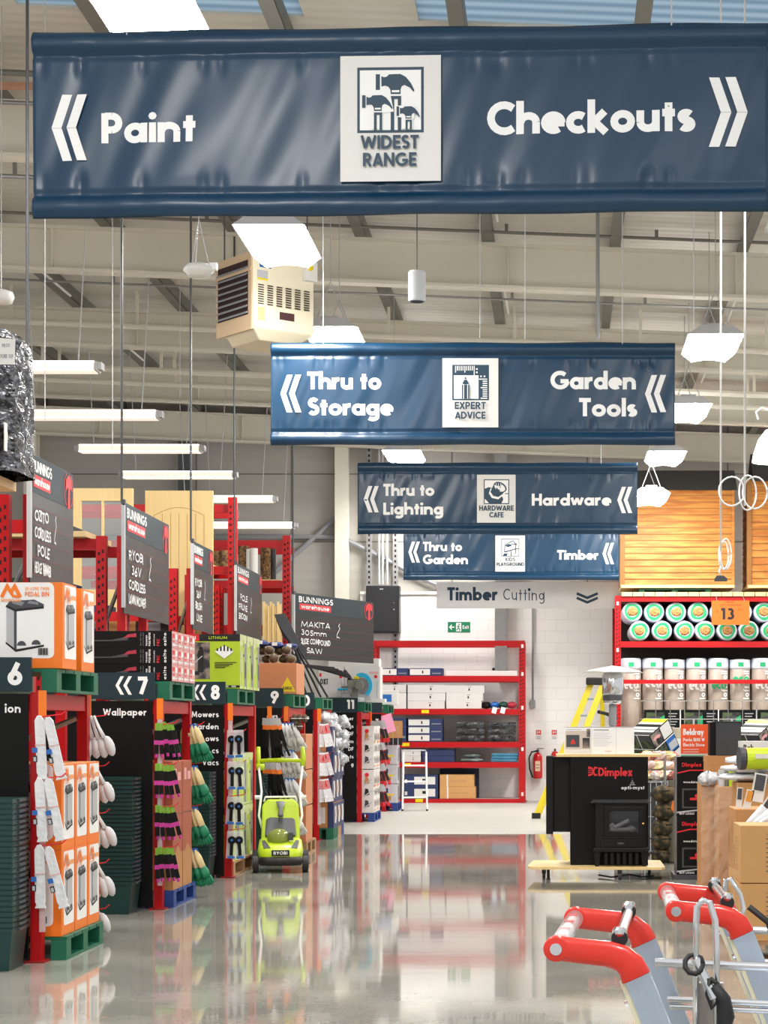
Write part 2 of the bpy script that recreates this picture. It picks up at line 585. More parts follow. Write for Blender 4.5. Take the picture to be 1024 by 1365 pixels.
def blockwork():
    m = mat('white_blockwork', 'E9E8E4', .7)
    N, L = m.node_tree.nodes, m.node_tree.links
    tc = N.new('ShaderNodeTexCoord')
    mp = N.new('ShaderNodeMapping'); mp.inputs['Rotation'].default_value = (R(-90), 0, 0)
    L.new(tc.outputs['Object'], mp.inputs['Vector'])
    br = N.new('ShaderNodeTexBrick')
    br.inputs['Color1'].default_value = lin('EEEDEA'); br.inputs['Color2'].default_value = lin('EBEAE7'); br.inputs['Mortar'].default_value = lin('DFDEDA')
    br.inputs['Scale'].default_value = 1; br.inputs['Mortar Size'].default_value = .006
    br.inputs['Brick Width'].default_value = .45; br.inputs['Row Height'].default_value = .225
    L.new(mp.outputs['Vector'], br.inputs['Vector'])
    L.new(br.outputs['Color'], N['Principled BSDF'].inputs['Base Color'])
    return m


def zc(x): return 7.75 - .04 * (x + 4)


CREAM2 = mat('cream_beam', 'DCD7C8', .5, vs=1.2, var=.05)
YW = 38.9
b = M(concrete()); b.box(-18, -3, -.1, 12, 26.9, 0); struct(b.obj('floor'))
b = M(mat('matt_screed', 'B4B3AC', .42, vs=1.5, var=.08)); b.box(-18, 26.9, -.1, 12, YW + .5, 0); struct(b.obj('floor_rear'))
b = M(ribbed('grey_cladding', 'A8A49D', 'Z', 1.6, .12)); b.box(-18, YW, 0, 12, YW + .15, 8.4)
b.use(mat('cladding_joint', '6F6B66', .6))
for x in (-11.2, -7.2, -5.3, -2.1, .6, 3.4, 6): b.box(x, YW - .006, 3.4, x + .03, YW, 8.2)
for z in (5.15, 6.5): b.box(-18, YW - .006, z, 12, YW, z + .025)
struct(b.obj('wall_back'))
b = M(blockwork()); b.box(-3.9, YW - .16, 0, 12, YW - .005, 4.1); struct(b.obj('wall_lower'))
b = M(OFFW); b.box(-3.9, YW - .19, 4.1, 12, YW - .005, 4.16); struct(b.obj('trim_1'))
# roof: sloping liner, rooflights, rafters, purlins
b = M(ribbed('cream_liner', 'D2CFC6', 'Y', 1.6, .25))
for xa, xb, ya, yb in ((-18, 12, 17.0, YW + .1), (-18, -4.7, 9, 17.0), (-2.2, -1.2, 9, 17), (2.7, 12, 9, 17), (-18, 12, 9, 14.2)):
    b.add([(xa, ya, zc(xa)), (xb, ya, zc(xb)), (xb, yb, zc(xb)), (xa, yb, zc(xa)), (xa, ya, zc(xa) + .08), (xb, ya, zc(xb) + .08), (xb, yb, zc(xb) + .08), (xa, yb, zc(xa) + .08)],
          [(3, 2, 1, 0), (4, 5, 6, 7), (0, 1, 5, 4), (1, 2, 6, 5), (2, 3, 7, 6), (3, 0, 4, 7)])
struct(b.obj('ceiling'))
rm = bpy.data.materials.new('rooflight_sheet'); rm.use_nodes = True
_n = rm.node_tree.nodes; _n.remove(_n['Principled BSDF'])
_t = _n.new('ShaderNodeBsdfTranslucent'); _t.inputs[0].default_value = (.62, .82, 1, 1)
_w = _n.new('ShaderNodeTexWave'); _w.bands_direction = 'Y'; _w.inputs['Scale'].default_value = 1.6
_c = _n.new('ShaderNodeTexCoord'); rm.node_tree.links.new(_c.outputs['Object'], _w.inputs['Vector'])
_r = _n.new('ShaderNodeValToRGB'); _r.color_ramp.elements[0].color = (.22, .34, .46, 1); _r.color_ramp.elements[1].color = (.42, .56, .68, 1)
rm.node_tree.links.new(_w.outputs['Fac'], _r.inputs['Fac']); rm.node_tree.links.new(_r.outputs['Color'], _t.inputs[0])
rm.node_tree.links.new(_t.outputs[0], _n['Material Output'].inputs[0])
for k, (xa, xb) in enumerate(((-4.7, -2.2), (-1.2, 2.7))):
    b = M(rm)
    b.add([(xa, 14.2, zc(xa) + .02), (xb, 14.2, zc(xb) + .02), (xb, 17, zc(xb) + .02), (xa, 17, zc(xa) + .02)], [(0, 1, 2, 3)])
    struct(b.obj('window_%d' % (k + 1)))
for Y in (19.1, 24.0, 28.9, 33.8, 38.5):
    b = M(CREAM2)
    for x0, x1 in ((-18, 12),):
        def sec(z0, z1, y0, y1):
            b.add([(x0, y0, zc(x0) + z0), (x1, y0, zc(x1) + z0), (x1, y1, zc(x1) + z0), (x0, y1, zc(x0) + z0), (x0, y0, zc(x0) + z1), (x1, y0, zc(x1) + z1), (x1, y1, zc(x1) + z1), (x0, y1, zc(x0) + z1)],
                  [(3, 2, 1, 0), (4, 5, 6, 7), (0, 1, 5, 4), (1, 2, 6, 5), (2, 3, 7, 6), (3, 0, 4, 7)])
        sec(-.76, -.72, Y - .1, Y + .1); sec(-.72, -.24, Y - .01, Y + .01); sec(-.24, -.2, Y - .1, Y + .1)
    for x in (-9, -6.2, -3.4, -.6, 2.2): b.box(x, Y - .09, zc(x) - .72, x + .012, Y + .09, zc(x) - .24)
    struct(b.obj('roof_beam'))
for k in range(-4, 8):
    x = -7.05 + 1.56 * k
    b = M(DSTEEL)
    for q in range(5): pass
    b.box(x - .035, 9, zc(x) - .199, x + .035, YW, zc(x) - .002)
    b.box(x - .1, 9, zc(x) - .2, x + .035, YW, zc(x) - .185)
    struct(b.obj('roof_purlin'))
    if k % 2 == 0:
        for Y in (20.5, 25.6, 30.5):
            b = M(OFFW); b.cyl((x + .1, Y, zc(x) - .25), (x + .12, Y + 2.2, zc(x) - .25), .018, 6)
            struct(b.obj('roof_tie'))
for k, (Y, dz, r, mm) in enumerate(((17.9, -.3, .03, DSTEEL), (18.4, -.42, .02, STEEL), (23.4, -.2, .02, DSTEEL), (27.9, -.62, .045, CREAM2), (29.6, -.95, .05, CREAM2), (30.6, -.98, .045, CREAM2), (26.4, -.35, .016, STEEL), (34.6, -.6, .05, GREY), (21.6, -.25, .025, STEEL))):
    b = M(mm)
    b.cyl((-16, Y, zc(-16) + dz), (10, Y, zc(10) + dz), r, 8)
    for q in range(14):
        x = -15 + q * 1.8
        b.box(x - .02, Y - .02, zc(x) + dz, x + .02, Y + .02, zc(x) - .1)
    struct(b.obj('roof_pipe'))
b = M(mat('copper_tray', 'B98A6E', .5)); b.box(-16, 18.1, zc(-5) - .36, -1, 18.2, zc(-5) - .32); struct(b.obj('cable_trunking'))
# columns, braces and service pipes on the back wall
b = M(CREAM2); x = -4.26
b.box(x - .13, YW - .3, 0, x + .13, YW - .02, 7.5); struct(b.obj('column_left'))
b = M(mat('dark_column', '4C4F53', .5)); b.box(-7.5, YW - .25, 0, -7.28, YW - .02, 7.6); struct(b.obj('column_far_left'))
b = M(CREAM2); b.box(-10.55, YW - .3, 0, -10.3, YW - .02, 7.6); struct(b.obj('column_outer_left'))
b = M(STEEL); x = -1.1
b.box(x - .12, YW - .36, 2.55, x + .12, YW - .17, 7.6); struct(b.obj('column_centre'))
for k, (p, q) in enumerate((((-5.6, YW - .12, 4.55), (-4.3, YW - .12, 5.7)), ((-12, YW - .12, 5.25), (-4.3, YW - .12, 5.25)), ((-4.2, YW - .12, 5.2), (-2.0, YW - .12, 4.1)))):
    b = M(GREY); b.cyl(p, q, .05, 8); struct(b.obj('wall_brace'))
for k, x in enumerate((-3.72, -3.2)):
    b = M(STEEL); b.box(x - .05, YW - .2, 1.9, x + .05, YW - .165, 7.3)
    b.use(HOLE)
    for q in range(50): b.box(x - .018, YW - .203, 2.0 + q * .105, x + .018, YW - .2, 2.05 + q * .105)
    struct(b.obj('cable_tray'))
for x in (-3.52, -3.45, -3.36):
    b = M(LGREY); b.cyl((x, YW - .2, 4.3), (x, YW - .2, 7.3), .022, 8); struct(b.obj('conduit'))
b = M(STEEL); b.cyl((-.47, YW - .19, 1.9), (-.47, YW - .19, 4.1), .02, 6); b.box(-.52, YW - .23, 1.85, -.42, YW - .17, 2.0); struct(b.obj('conduit'))

# ============================================================ LAMPS
def high_bay(label, x, Y, z, group, L=1.3, W=.62):
    t = thing('high_bay_light', label, 'ceiling light', (x, Y, z), 0, group)
    h = M(LGREY)
    for s in (1, -1):
        pass
    prof = [(-W / 2 - .02, .05), (-W * .3, .15), (W * .3, .15), (W / 2 + .02, .05)]
    h.prism([(a, -L / 2, c) for a, c in prof], (0, L, 0))
    h.box(-.1, -L * .4, .15, .1, L * .4, .2)
    h.obj('housing', t)
    d = M(LAMPM)
    prof = [(-W / 2, .045), (-W * .33, -.04), (-W * .1, -.015), (W * .1, -.015), (W * .33, -.04), (W / 2, .045)]
    d.prism([(a, -L / 2 + .01, c) for a, c in prof], (0, L - .02, 0))
    d.obj('diffuser', t)
    for s in (-1, 1):
        c = M(LGREY)
        zt = zc(x) - z - .003
        for q in (-1, 1): c.cyl((q * W * .28, s * L * .36, .14), (0, s * L * .36, .6), .006, 5)
        c.cyl((0, s * L * .36, .6), (0, s * L * .36, zt), .006, 5)
        c.obj('suspension_wire', t)
    return t


GA = 'high bay lights in two rows under the roof'
for lb, x, Y in (('very bright high bay light half hidden above the nearest blue banner', -2.6, 12.6),
                 ('bright high bay light beside the louvred heater under the nearest banner', -2.62, 18.36),
                 ('bright high bay light peeping over the left of the second banner', -2.6, 22.9),
                 ('bright high bay light just above the third banner', -2.57, 32.9),
                 ('bright high bay light beyond the right end of the second banner, at its top corner', 1.86, 23.3),
                 ('bright high bay light beside the right edge of the second banner, lower half', 1.88, 28.2),
                 ('bright high bay light above the right end of the third banner', 1.84, 33.0),
                 ('farthest bright high bay light, against the timber shed wall', 1.65, 34.4)):
    high_bay(lb, x, Y, 5.47 if Y == 34.4 else 6.0, GA)
for k, (px, py) in enumerate(((23, 489), (118, 553), (187, 598), (238, 633), (298, 665), (330, 700))):
    Y = (22.3, 25.6, 29.4, 32.2, 35.3, 37.9)[k]
    p = at(px, py, Y)
    t = thing('strip_light', ('nearest long strip light over the left racks, cut by the black wrapped pallet', 'second long strip light from the front over the left racks', 'third long strip light from the front over the left racks',
                              'fourth long strip light from the front over the left racks', 'strip light partly behind the tall red rack post, upper of two', 'strip light low behind the tall red rack post, farthest of the row')[k],
              'ceiling light', p, 0, 'strip lights over the left racks')
    h = M(LGREY)
    h.prism([(-.93, -.12, -.055), (-.93, -.09, .05), (-.93, .09, .05), (-.93, .12, -.055)], (1.86, 0, 0))
    h.box(.93, -.08, -.04, .98, .08, .04); h.box(-.98, -.08, -.04, -.93, .08, .04)
    h.obj('housing', t)
    d = M(TUBEM); d.box(-.9, -.115, -.062, .9, .115, -.057); d.box(-.9, -.128, -.062, .9, -.121, -.054, TUBEL); d.box(-.9, -.1, .036, .9, -.094, .052, TUBEL); d.use(TUBEM); d.prism([(-.9, -.121, -.05), (-.9, -.126, -.05), (-.9, -.1, .034), (-.9, -.095, .034)], (1.8, 0, 0)); d.obj('diffuser', t)
    c = M(LGREY)
    for s in (-1, 1): c.cyl((s * .7, 0, .08), (s * .82, 0, zc(p.x + s * .82) - p.z - .003), .008, 5)
    c.obj('suspension_wire', t)

for k, (x, Y) in enumerate(((-2.6, 6.2), (-2.6, 1.5), (1.86, 1.5), (1.86, 12.9), (6.3, 18.3), (6.3, 23.3), (6.3, 28.2), (6.3, 33.0), (-2.62, 37.4), (6.3, 37.6), (-7.0, 12.5), (-7.0, 17.5))):  # unseen lamps added to brighten the hall; the first also gives the banner sheen
    high_bay(('unseen high bay light of the left row, in front of the nearest banner', 'unseen high bay light added to the left row, farthest forward', 'unseen high bay light added to the right row, farthest forward', 'unseen high bay light added to the right row beside the nearest banner',               'unseen high bay light added over the right hand stock, nearest', 'unseen high bay light added over the right hand stock, second', 'unseen high bay light added over the right hand stock, third', 'unseen high bay light added over the right hand stock, fourth', 'unseen high bay light added to the left row close to the back wall', 'unseen high bay light added over the right hand stock close to the back wall', 'unseen high bay light added over the left racks, nearest', 'unseen high bay light added over the left racks, second')[k], x, Y, 6.0, GA)

# bell lamp cut by the right edge of the frame
p = at(1032, 590, 16)
t = thing('bell_lamp', 'glowing white bell shaped lamp cut off by the right edge', 'hanging lamp', p)
d = M(mat('bell_diffuser', 'FFFDF6', emit=5)); d.lathe([(.02, .12), (.07, .1), (.13, .02), (.17, -.1), (.18, -.16), (.16, -.16)], 24); d.obj('lamp_shade', t, smooth=True)
h = M(STEEL); h.cyl((0, 0, .11), (0, 0, .2), .05, 12); h.obj('lamp_cap', t)
h = M(WHITE); h.tube([(.0, 0, .2), (-.02, 0, .26), (-.1, 0, .29), (-.15, 0, .25), (-.13, 0, .19)], .008, 6); h.cyl((0, 0, .2), (0, 0, zc(1.7) - p.z - .2), .008, 6); h.obj('hanging_cord', t)

# ============================================================ HANGING BANNERS
def hammer(fr, X, m, k=1, base=(0, 0)):
    sx, sy, ox, oy = k
    q = lambda pts: [X(ox + (a - 383) * sx, oy + (b - 220) * sy) for a, b in pts]
    fr.poly(q([(383, 220), (417, 220), (417, 345), (383, 345)]), m)
    fr.poly(q([(428, 235), (450, 245), (472, 240), (490, 222), (580, 220), (590, 320), (582, 345), (582, 380), (503, 380), (500, 345), (485, 322), (460, 312), (428, 318)]), m)
    fr.poly(q([(580, 220), (625, 245), (665, 295), (692, 350), (687, 366), (655, 330), (612, 308), (590, 320)]), m)
    fr.poly(q([(512, 349), (572, 349), (572, 366), (512, 366)]), WHITE)
    b = 667
    for u0, u1 in ((503, 531), (560, 586)): fr.poly([X(ox + (u0 - 383) * sx, oy + 176 * sy), X(ox + (u1 - 383) * sx, oy + 176 * sy), X(ox + (u1 - 383) * sx, b), X(ox + (u0 - 383) * sx, b)], m)
    fr.poly([X(ox + 120 * sx, oy + 176 * sy), X(ox + 203 * sx, oy + 176 * sy), X(ox + 203 * sx, oy + 200 * sy), X(ox + 120 * sx, oy + 200 * sy)], m)


def icon_hammers(fr, X, m):
    fr.poly([X(235, 165), X(767, 165), X(767, 687), X(235, 687)], m)
    fr.poly([X(256, 188), X(745, 188), X(745, 665), X(256, 665)], WHITE)
    hammer(fr, X, m, (1, 1, 383, 220))
    fr.poly([X(340, 380), X(500, 380), X(528, 520), X(440, 530), X(440, 660), X(340, 660)], WHITE)
    hammer(fr, X, m, (.79, .79, 275, 388))
    fr.poly([X(548, 475), X(700, 475), X(690, 580), X(590, 570), X(548, 565)], WHITE)
    fr.poly([X(592, 560), X(680, 560), X(680, 660), X(592, 660)], WHITE)
    hammer(fr, X, m, (.6, .61, 551, 482))


def icon_rulers(fr, X, m):
    q = lambda a, b, c, d: [X(a, b), X(c, b), X(c, d), X(a, d)]
    fr.poly(q(237, 172, 738, 655), m)
    fr.poly(q(258, 315, 595, 635), WHITE)
    for k in range(11): fr.poly(q(276 + k * 25.5, 188, 288 + k * 25.5, 278 if k in (0, 5) else (312 if k == 10 else 250)), WHITE)
    for k in range(10): fr.poly(q(625 if k in (4, 9) else (600 if k == 0 else 652), 362 + k * 29, 716, 376 + k * 29), WHITE)
    for a, b in ((573, 232), (573, 278), (630, 332), (678, 332)): fr.poly(q(a - 11, b - 11, a + 11, b + 11), WHITE)
    fr.poly([X(420, 335), X(438, 368), X(402, 368)], m)
    fr.poly([X(404, 378), X(436, 378), X(466, 432), X(420, 446), X(374, 432)], m)
    fr.poly(q(370, 448, 470, 636), m)
    for a in (388, 442): fr.poly(q(a, 448, a + 11, 636), WHITE)


def icon_cup(fr, X, m):
    q = lambda a, b, c, d: [X(a, b), X(c, b), X(c, d), X(a, d)]
    el = lambda cx, cy, rx, ry, t=0: [X(cx + rx * math.cos(k * .35) * math.cos(t) - ry * math.sin(k * .35) * math.sin(t), cy + rx * math.cos(k * .35) * math.sin(t) + ry * math.sin(k * .35) * math.cos(t)) for k in range(18)]
    fr.poly(q(196, 138, 526, 460), m); fr.poly(q(208, 150, 514, 448), WHITE)
    fr.poly([X(208, 260), X(260, 240), X(300, 250), X(440, 370), X(450, 400), X(425, 448), X(265, 448), X(208, 390)], m)
    fr.poly([X(285, 255), X(262, 320), X(300, 380), X(385, 398), X(440, 350), X(460, 320)], WHITE)
    fr.poly([X(318, 220), X(282, 300), X(320, 355), X(385, 368), X(440, 330), X(470, 290)], m)
    fr.poly(el(408, 240, 92, 62, .5), m); fr.poly(el(404, 244, 76, 48, .5), WHITE)
    fr.poly(el(380, 205, 50, 18, .1), m)
    for k in range(3): fr.poly(q(352 + k * 30, 188, 360 + k * 30, 222), WHITE)
    fr.poly(q(470, 320, 520, 330), m)
    fr.line([X(360, 250), X(375, 275), X(405, 285)], .02, m); fr.line([X(405, 210), X(410, 250)], .01, m)


def icon_hut(fr, X, m):
    q = lambda a, b, c, d: [X(a, b), X(c, b), X(c, d), X(a, d)]
    fr.poly(q(425, 910, 657, 1138), m); fr.poly(q(434, 919, 648, 1129), WHITE)
    for pts in (((465, 995), (575, 935), (625, 995)), ((470, 1000), (465, 1080), (545, 1060), (610, 1040), (605, 970)), ((530, 990), (625, 975)), ((550, 1070), (552, 1135)), ((610, 1040), (605, 1110)), ((470, 1085), (620, 1040), (655, 1035))):
        fr.line([X(*p) for p in pts], .016, m)
    fr.poly([X(470, 1000), X(525, 975), X(560, 1000), X(510, 1020)], m)
    fr.poly([X(440, 1135), X(460, 1100), X(510, 1100), X(490, 1135)], m)


def banner(name, label, Y, xL, xR, yT, yB, words, chev, emb, emtext, icon, IX, seed, Yr=0, cables=2):
    s = FOC / Y
    W, H = (xR - xL) / s, (yB - yT) / s
    p = at(xL, yB, Y)
    t = thing(name, label, 'hanging banner', p, Yr, 'blue direction banners hanging along the main aisle')
    g = random.Random(seed)
    a1, a2 = g.uniform(0, 6), g.uniform(0, 6)
    vs_ = [g.uniform(0, W) for k in range(22)]

    def d(x, z):
        v = z / H
        y = .010 * math.sin(3.4 * x - 2.6 * z + a1 + 1.2 * math.sin(1.7 * x)) + .0045 * math.sin(10 * x - 6 * z + a2 + 1.5 * math.sin(2.3 * x + 2 * z)) * (1 - .5 * v)
        e = min(1, max(0, (v - .02) / .2), max(0, (1 - v) / .2))
        y += .0034 * (1.1 - .7 * x / W) * math.sin(19 * x - 9.5 * z + a1 + 1.8 * math.sin(1.3 * x + 1.1 * z)) + .0014 * math.sin(33 * x - 12 * z + 2 * math.sin(3.1 * x))
        y *= .35 + .65 * e
        for c in (.125, .875):
            y += .016 * math.exp(-((v - c) / .012) ** 2)
            for q in vs_: y += .008 * math.exp(-((x - q) / .022) ** 2 - ((v - c + (.05 if c > .5 else -.05)) / .06) ** 2)
        if v > .88: y -= .03 * math.sin(math.pi * (v - .88) / .12)
        if v < .12: y -= .03 * math.sin(math.pi * v / .12)
        return y
    nx, nz = 220, 60
    b = M(BANNER)
    vs, fs = [], []
    for j in range(nz + 1):
        for i in range(nx + 1):
            x, z = W * i / nx, H * j / nz
            vs.append((x, d(x, z), z + .004 * math.sin(5 * x + a2) * (1 if j in (0, nz) else 0)))
    for j in range(nz):
        for i in range(nx):
            k = j * (nx + 1) + i
            fs.append((k, k + 1, k + nx + 2, k + nx + 1))
    b.add(vs, fs)
    o = b.obj('banner_cloth', t, smooth=True)
    so = o.modifiers.new('thickness', 'SOLIDIFY'); so.thickness = .003; so.offset = 1

    def Fd(z0=.0025):
        f = Fr(M(WHITE), (0, 0, 0), (1, 0, 0), (0, 0, 1))

        def fn():
            f.k += 1
            k = f.k * .0006 + z0
            return lambda x, z, e=0: Vector((x, d(x, z) - k - e, z))
        f.fn = fn
        return f
    X = lambda px: (px - xL) / s
    Z = lambda py: (yB - py) / s
    for wd, x0, x1, base, cap in words:
        f = Fd()
        f.text(wd, X(x0), Z(base), cap / s, WHITE, fit=(x1 - x0) / s, wt=.235, track=.05)
        f.mb.obj('lettering', t)
    for cx0, cx1, cy0, cy1, left in chev:
        f = Fd()
        for k in (0, 1):
            wv = (cx1 - cx0) / s
            for half in (0, 1):
                tw = wv * .27
                x0 = X(cx0) + k * wv * .42
                am = wv - wv * .42 - tw
                n = 6
                for q in range(n):
                    t0, t1 = q / n, (q + 1) / n
                    zz = lambda tt: (Z(cy0) + Z(cy1)) / 2 + (Z(cy0) - Z(cy1)) / 2 * tt * (1 if half else -1)
                    xx = lambda tt: x0 + (am * tt if left else am * (1 - tt))
                    f.poly([(xx(t0), zz(t0)), (xx(t0) + tw, zz(t0)), (xx(t1) + tw, zz(t1)), (xx(t1), zz(t1))], WHITE)
        f.mb.obj('arrow_mark', t)
    ex0, ex1, ey0, ey1 = emb
    f = Fr(M(WHITE), (0, -.018, 0), (1, 0, 0), (0, 0, 1))
    f.rect(X(ex0), Z(ey1), X(ex1), Z(ey0), OFFW)
    f.mb.box(X(ex0), -.018, Z(ey1), X(ex1), -.015, Z(ey0), OFFW)
    ix0, iy0, isc = IX
    XI = lambda a, c: (X(ix0 + a / isc), Z(iy0 + c / isc))
    icon(f, XI, NAVYTX)
    for wd, x0, x1, base, cap in emtext:
        f.text(wd, X(x0), Z(base), cap / s, NAVYTX, fit=(x1 - x0) / s, wt=.2, track=.06)
    f.mb.obj('emblem_panel', t, label='white emblem panel with navy pictogram')
    rb = M(DGREY); rb.cyl((.02, -.012, H * .94), (W - .02, -.012, H * .94), .013, 8); rb.obj('top_rod', t)
    for k in range(cables):
        x = W * ((.13, .87) if cables == 2 else (.06, .35, .8))[k]
        c = M(LGREY)
        px = p.x + x
        c.cyl((x, -.012, H * .95), (x, -.012, zc(px) - p.z - .01), .0045, 5)
        c.obj('suspension_wire', t)
    return t


BN = 'direction_banner'
banner(BN, 'largest and nearest navy banner reading Paint and Checkouts with hammer emblem', 10.65, 44, 1021, 44, 291,
       [('Paint', 136, 264, 192, 40), ('Checkouts', 651, 924, 186, 43)], [(69, 117, 127, 215, True), (943, 994, 116, 206, False)],
       (456.5, 590, 82, 248), [('WIDEST', 484, 561, 206, 18), ('RANGE', 487, 558, 229, 18)], icon_hammers, (440, 70, 6.0235), 3, R(-2.2))
banner(BN, 'second navy banner reading Thru to Storage and Garden Tools with pencil emblem', 19.3, 361, 900, 457, 593,
       [('Thru to', 410, 508, 519, 23), ('Storage', 411, 524, 553.5, 23), ('Garden', 734, 848, 519, 24), ('Tools', 772, 849, 555, 24)], [(374, 402, 500, 550, True), (860, 888, 500, 550, True)],
       (590, 664.5, 478, 570), [('EXPERT', 606.5, 648, 546, 9.5), ('ADVICE', 607, 647.5, 559, 9.5)], icon_rulers, (580, 470, 10.24), 5)
banner(BN, 'third navy banner reading Thru to Lighting and Hardware with coffee cup emblem', 27.8, 477, 850, 617, 712,
       [('Thru to', 511, 579, 661, 16), ('Lighting', 511, 591, 686, 16), ('Hardware', 709, 815, 674, 16)], [(485, 505, 648, 683, True), (823, 843, 649, 684, True)],
       (636, 687.5, 633, 697), [('HARDWARE', 639, 685, 681, 7), ('CAFE', 652.5, 671.5, 690, 7)], icon_cup, (625, 625, 9.75), 8)
banner(BN, 'farthest navy banner reading Thru to Garden and Timber with playground emblem', 36.0, 538, 825, 701, 773,
       [('Thru to', 564, 616, 734.5, 12), ('Garden', 564, 624, 752, 12.5), ('Timber', 743, 798, 746, 12.5)], [(544.5, 560, 722, 750, True), (803.5, 818.5, 724, 752, True)],
       (660.5, 700, 714, 762), [('KIDS', 674, 687, 748, 4.5), ('PLAYGROUND', 662, 699, 754.5, 4.6)], icon_hut, (625, 625, 9.75), 11)

# white Timber Cutting sign
Y = 37.0; s = FOC / Y
p = at(582, 811, Y)
t = thing('timber_cutting_sign', 'white hanging sign reading Timber Cutting below the farthest banner', 'sign', p)
b = M(mat('sign_white', 'F6F4F0', .5)); b.box(0, 0, 0, 243 / s, .03, 35 / s); b.obj('sign_panel', t)
f = Fr(M(NAVYTX), (0, -.001, 0), (1, 0, 0), (0, 0, 1))
f.text('Timber', 14.5 / s, 10.5 / s, 17.5 / s, NAVYTX, fit=67 / s, wt=.22, track=.07)
f.text('Cutting', 88.5 / s, 10.5 / s, 16.5 / s, NAVYTX, fit=56 / s, wt=.09, track=.12)
for dy in (0, 6): f.line([(187 / s, (20 - dy) / s), (201 / s, (14 - dy) / s), (215 / s, (20 - dy) / s)], 3.4 / s, NAVYTX)
f.mb.obj('lettering', t)
for k in (.1, .9):
    c = M(LGREY); c.cyl((k * 243 / s, .015, 34 / s), (k * 243 / s, .015, zc(p.x + 1) - p.z - .05), .004, 5); c.obj('suspension_wire', t)

# ============================================================ THINGS HANGING FROM THE ROOF
t = thing('unit_heater', 'cream louvred unit heater hung from roof beside a bright lamp', 'heater', at(337, 436, 20), R(40))
b = M(mat('heater_cream', 'E8DFC4', .45)); b.box(0, 0, 0, .74, .7, .76); b.prism([(.0, .0, 0), (.74, 0, 0), (.6, .1, -.1), (.14, .1, -.1)], (0, .55, 0)); b.obj('casing', t, bev=.012)
b = M(mat('heater_tan', 'C2A888', .5)); b.box(-.02, 0, -.02, .0, .7, .78)
b.box(-.03, .0, .58, -.02, .7, .62); b.obj('louvre_frame', t)
b = M(HOLE); b.box(-.024, .06, .14, -.02, .66, .7); b.obj('louvre_opening', t)
b = M(GREY)
for k in range(8): b.prism([(-.026, .06, .16 + k * .066), (-.045, .06, .145 + k * .066), (-.045, .06, .153 + k * .066), (-.026, .06, .175 + k * .066)], (0, .6, 0))
b.obj('louvre', t)
f = Fr(M(HOLE), (0, -.001, 0), (1, 0, 0), (0, 0, 1))
for c in range(6):
    for q in range(9): f.rect(.06 + c * .108, .25 + q * .024, .13 + c * .108, .262 + q * .024, HOLE)
f.mb.obj('vent_grille', t); f = Fr(M(OFFW), (0, -.001, 0), (1, 0, 0), (0, 0, 1)); f.rect(.32, .12, .5, .2, mat('heater_plate', '4A2A2A', .5)); f.rect(.06, .08, .14, .22, mat('heater_sticker', 'D9CE86', .5))
f.rect(.05, .5, .18, .56, LGREY); f.rect(.05, .56, .18, .6, LGREY); f.rect(.05, .5, .18, .52, YELLOW); f.rect(.08, .63, .22, .71, BLUE)
f.mb.obj('data_label', t)
b = M(OFFW); b.box(.6, -.07, .56, .74, 0, .76); b.obj('switch_box', t)
b = M(YELLOW); b.cyl((.65, -.07, .69), (.65, -.085, .69), .03, 12); b.obj('isolator_knob', t)
b = M(DGREY)
for x, y in ((.05, .05), (.69, .05), (.05, .65), (.69, .65)): b.cyl((x, y, .76), (x, y, 2.11), .008, 6)
b.obj('hanging_rod', t)

p = at(265, 360, 17)
t = thing('dome_sensor', 'small white round sensor hung on thin wires left of the heater', 'ceiling sensor', p)
b = M(OFFW); b.lathe([(.04, .06), (.1, .045), (.13, .01), (.135, -.01), (.11, -.025), (.1, -.055), (.03, -.062)], 20); b.obj('body', t, smooth=True)
b = M(WHITE); b.box(.1, -.03, 0, .16, .03, .06); b.obj('side_box', t)
b = M(LGREY)
for k in range(3): b.cyl((.09 * math.cos(k * 2.1), .09 * math.sin(k * 2.1), .05), (0, 0, .45), .004, 5)
b.cyl((0, 0, .45), (0, 0, zc(p.x) - p.z - .01), .004, 5); b.obj('suspension_wire', t)
p = at(2, 396, 17)
t = thing('dome_sensor', 'pale sensor half cut off by left edge beside hanging wires', 'ceiling sensor', p)
b = M(OFFW); b.lathe([(.05, .06), (.1, .04), (.11, 0), (.09, -.05), (.03, -.06)], 20); b.obj('body', t, smooth=True)
b = M(LGREY); b.cyl((0, 0, .05), (0, 0, zc(p.x) - p.z - .01), .004, 5); b.obj('suspension_wire', t)

p = at(556, 402, 18)
t = thing('pendant_speaker', 'grey cylinder loudspeaker hanging on a cable under the nearest banner', 'speaker', p)
b = M(mat('speaker_grey', 'C9CCCE', .45)); b.lathe([(.078, 0), (.08, .01), (.08, .265), (.07, .28)], 24); b.obj('body', t, smooth=True, bev=.002)
b = M(DGREY); b.cyl((0, 0, -.004), (0, 0, .003), .06, 20); b.obj('speaker_cone', t)
b = M(DGREY); b.cyl((0, 0, .28), (0, 0, zc(p.x) - p.z - .01), .005, 6); b.obj('hanging_cable', t)

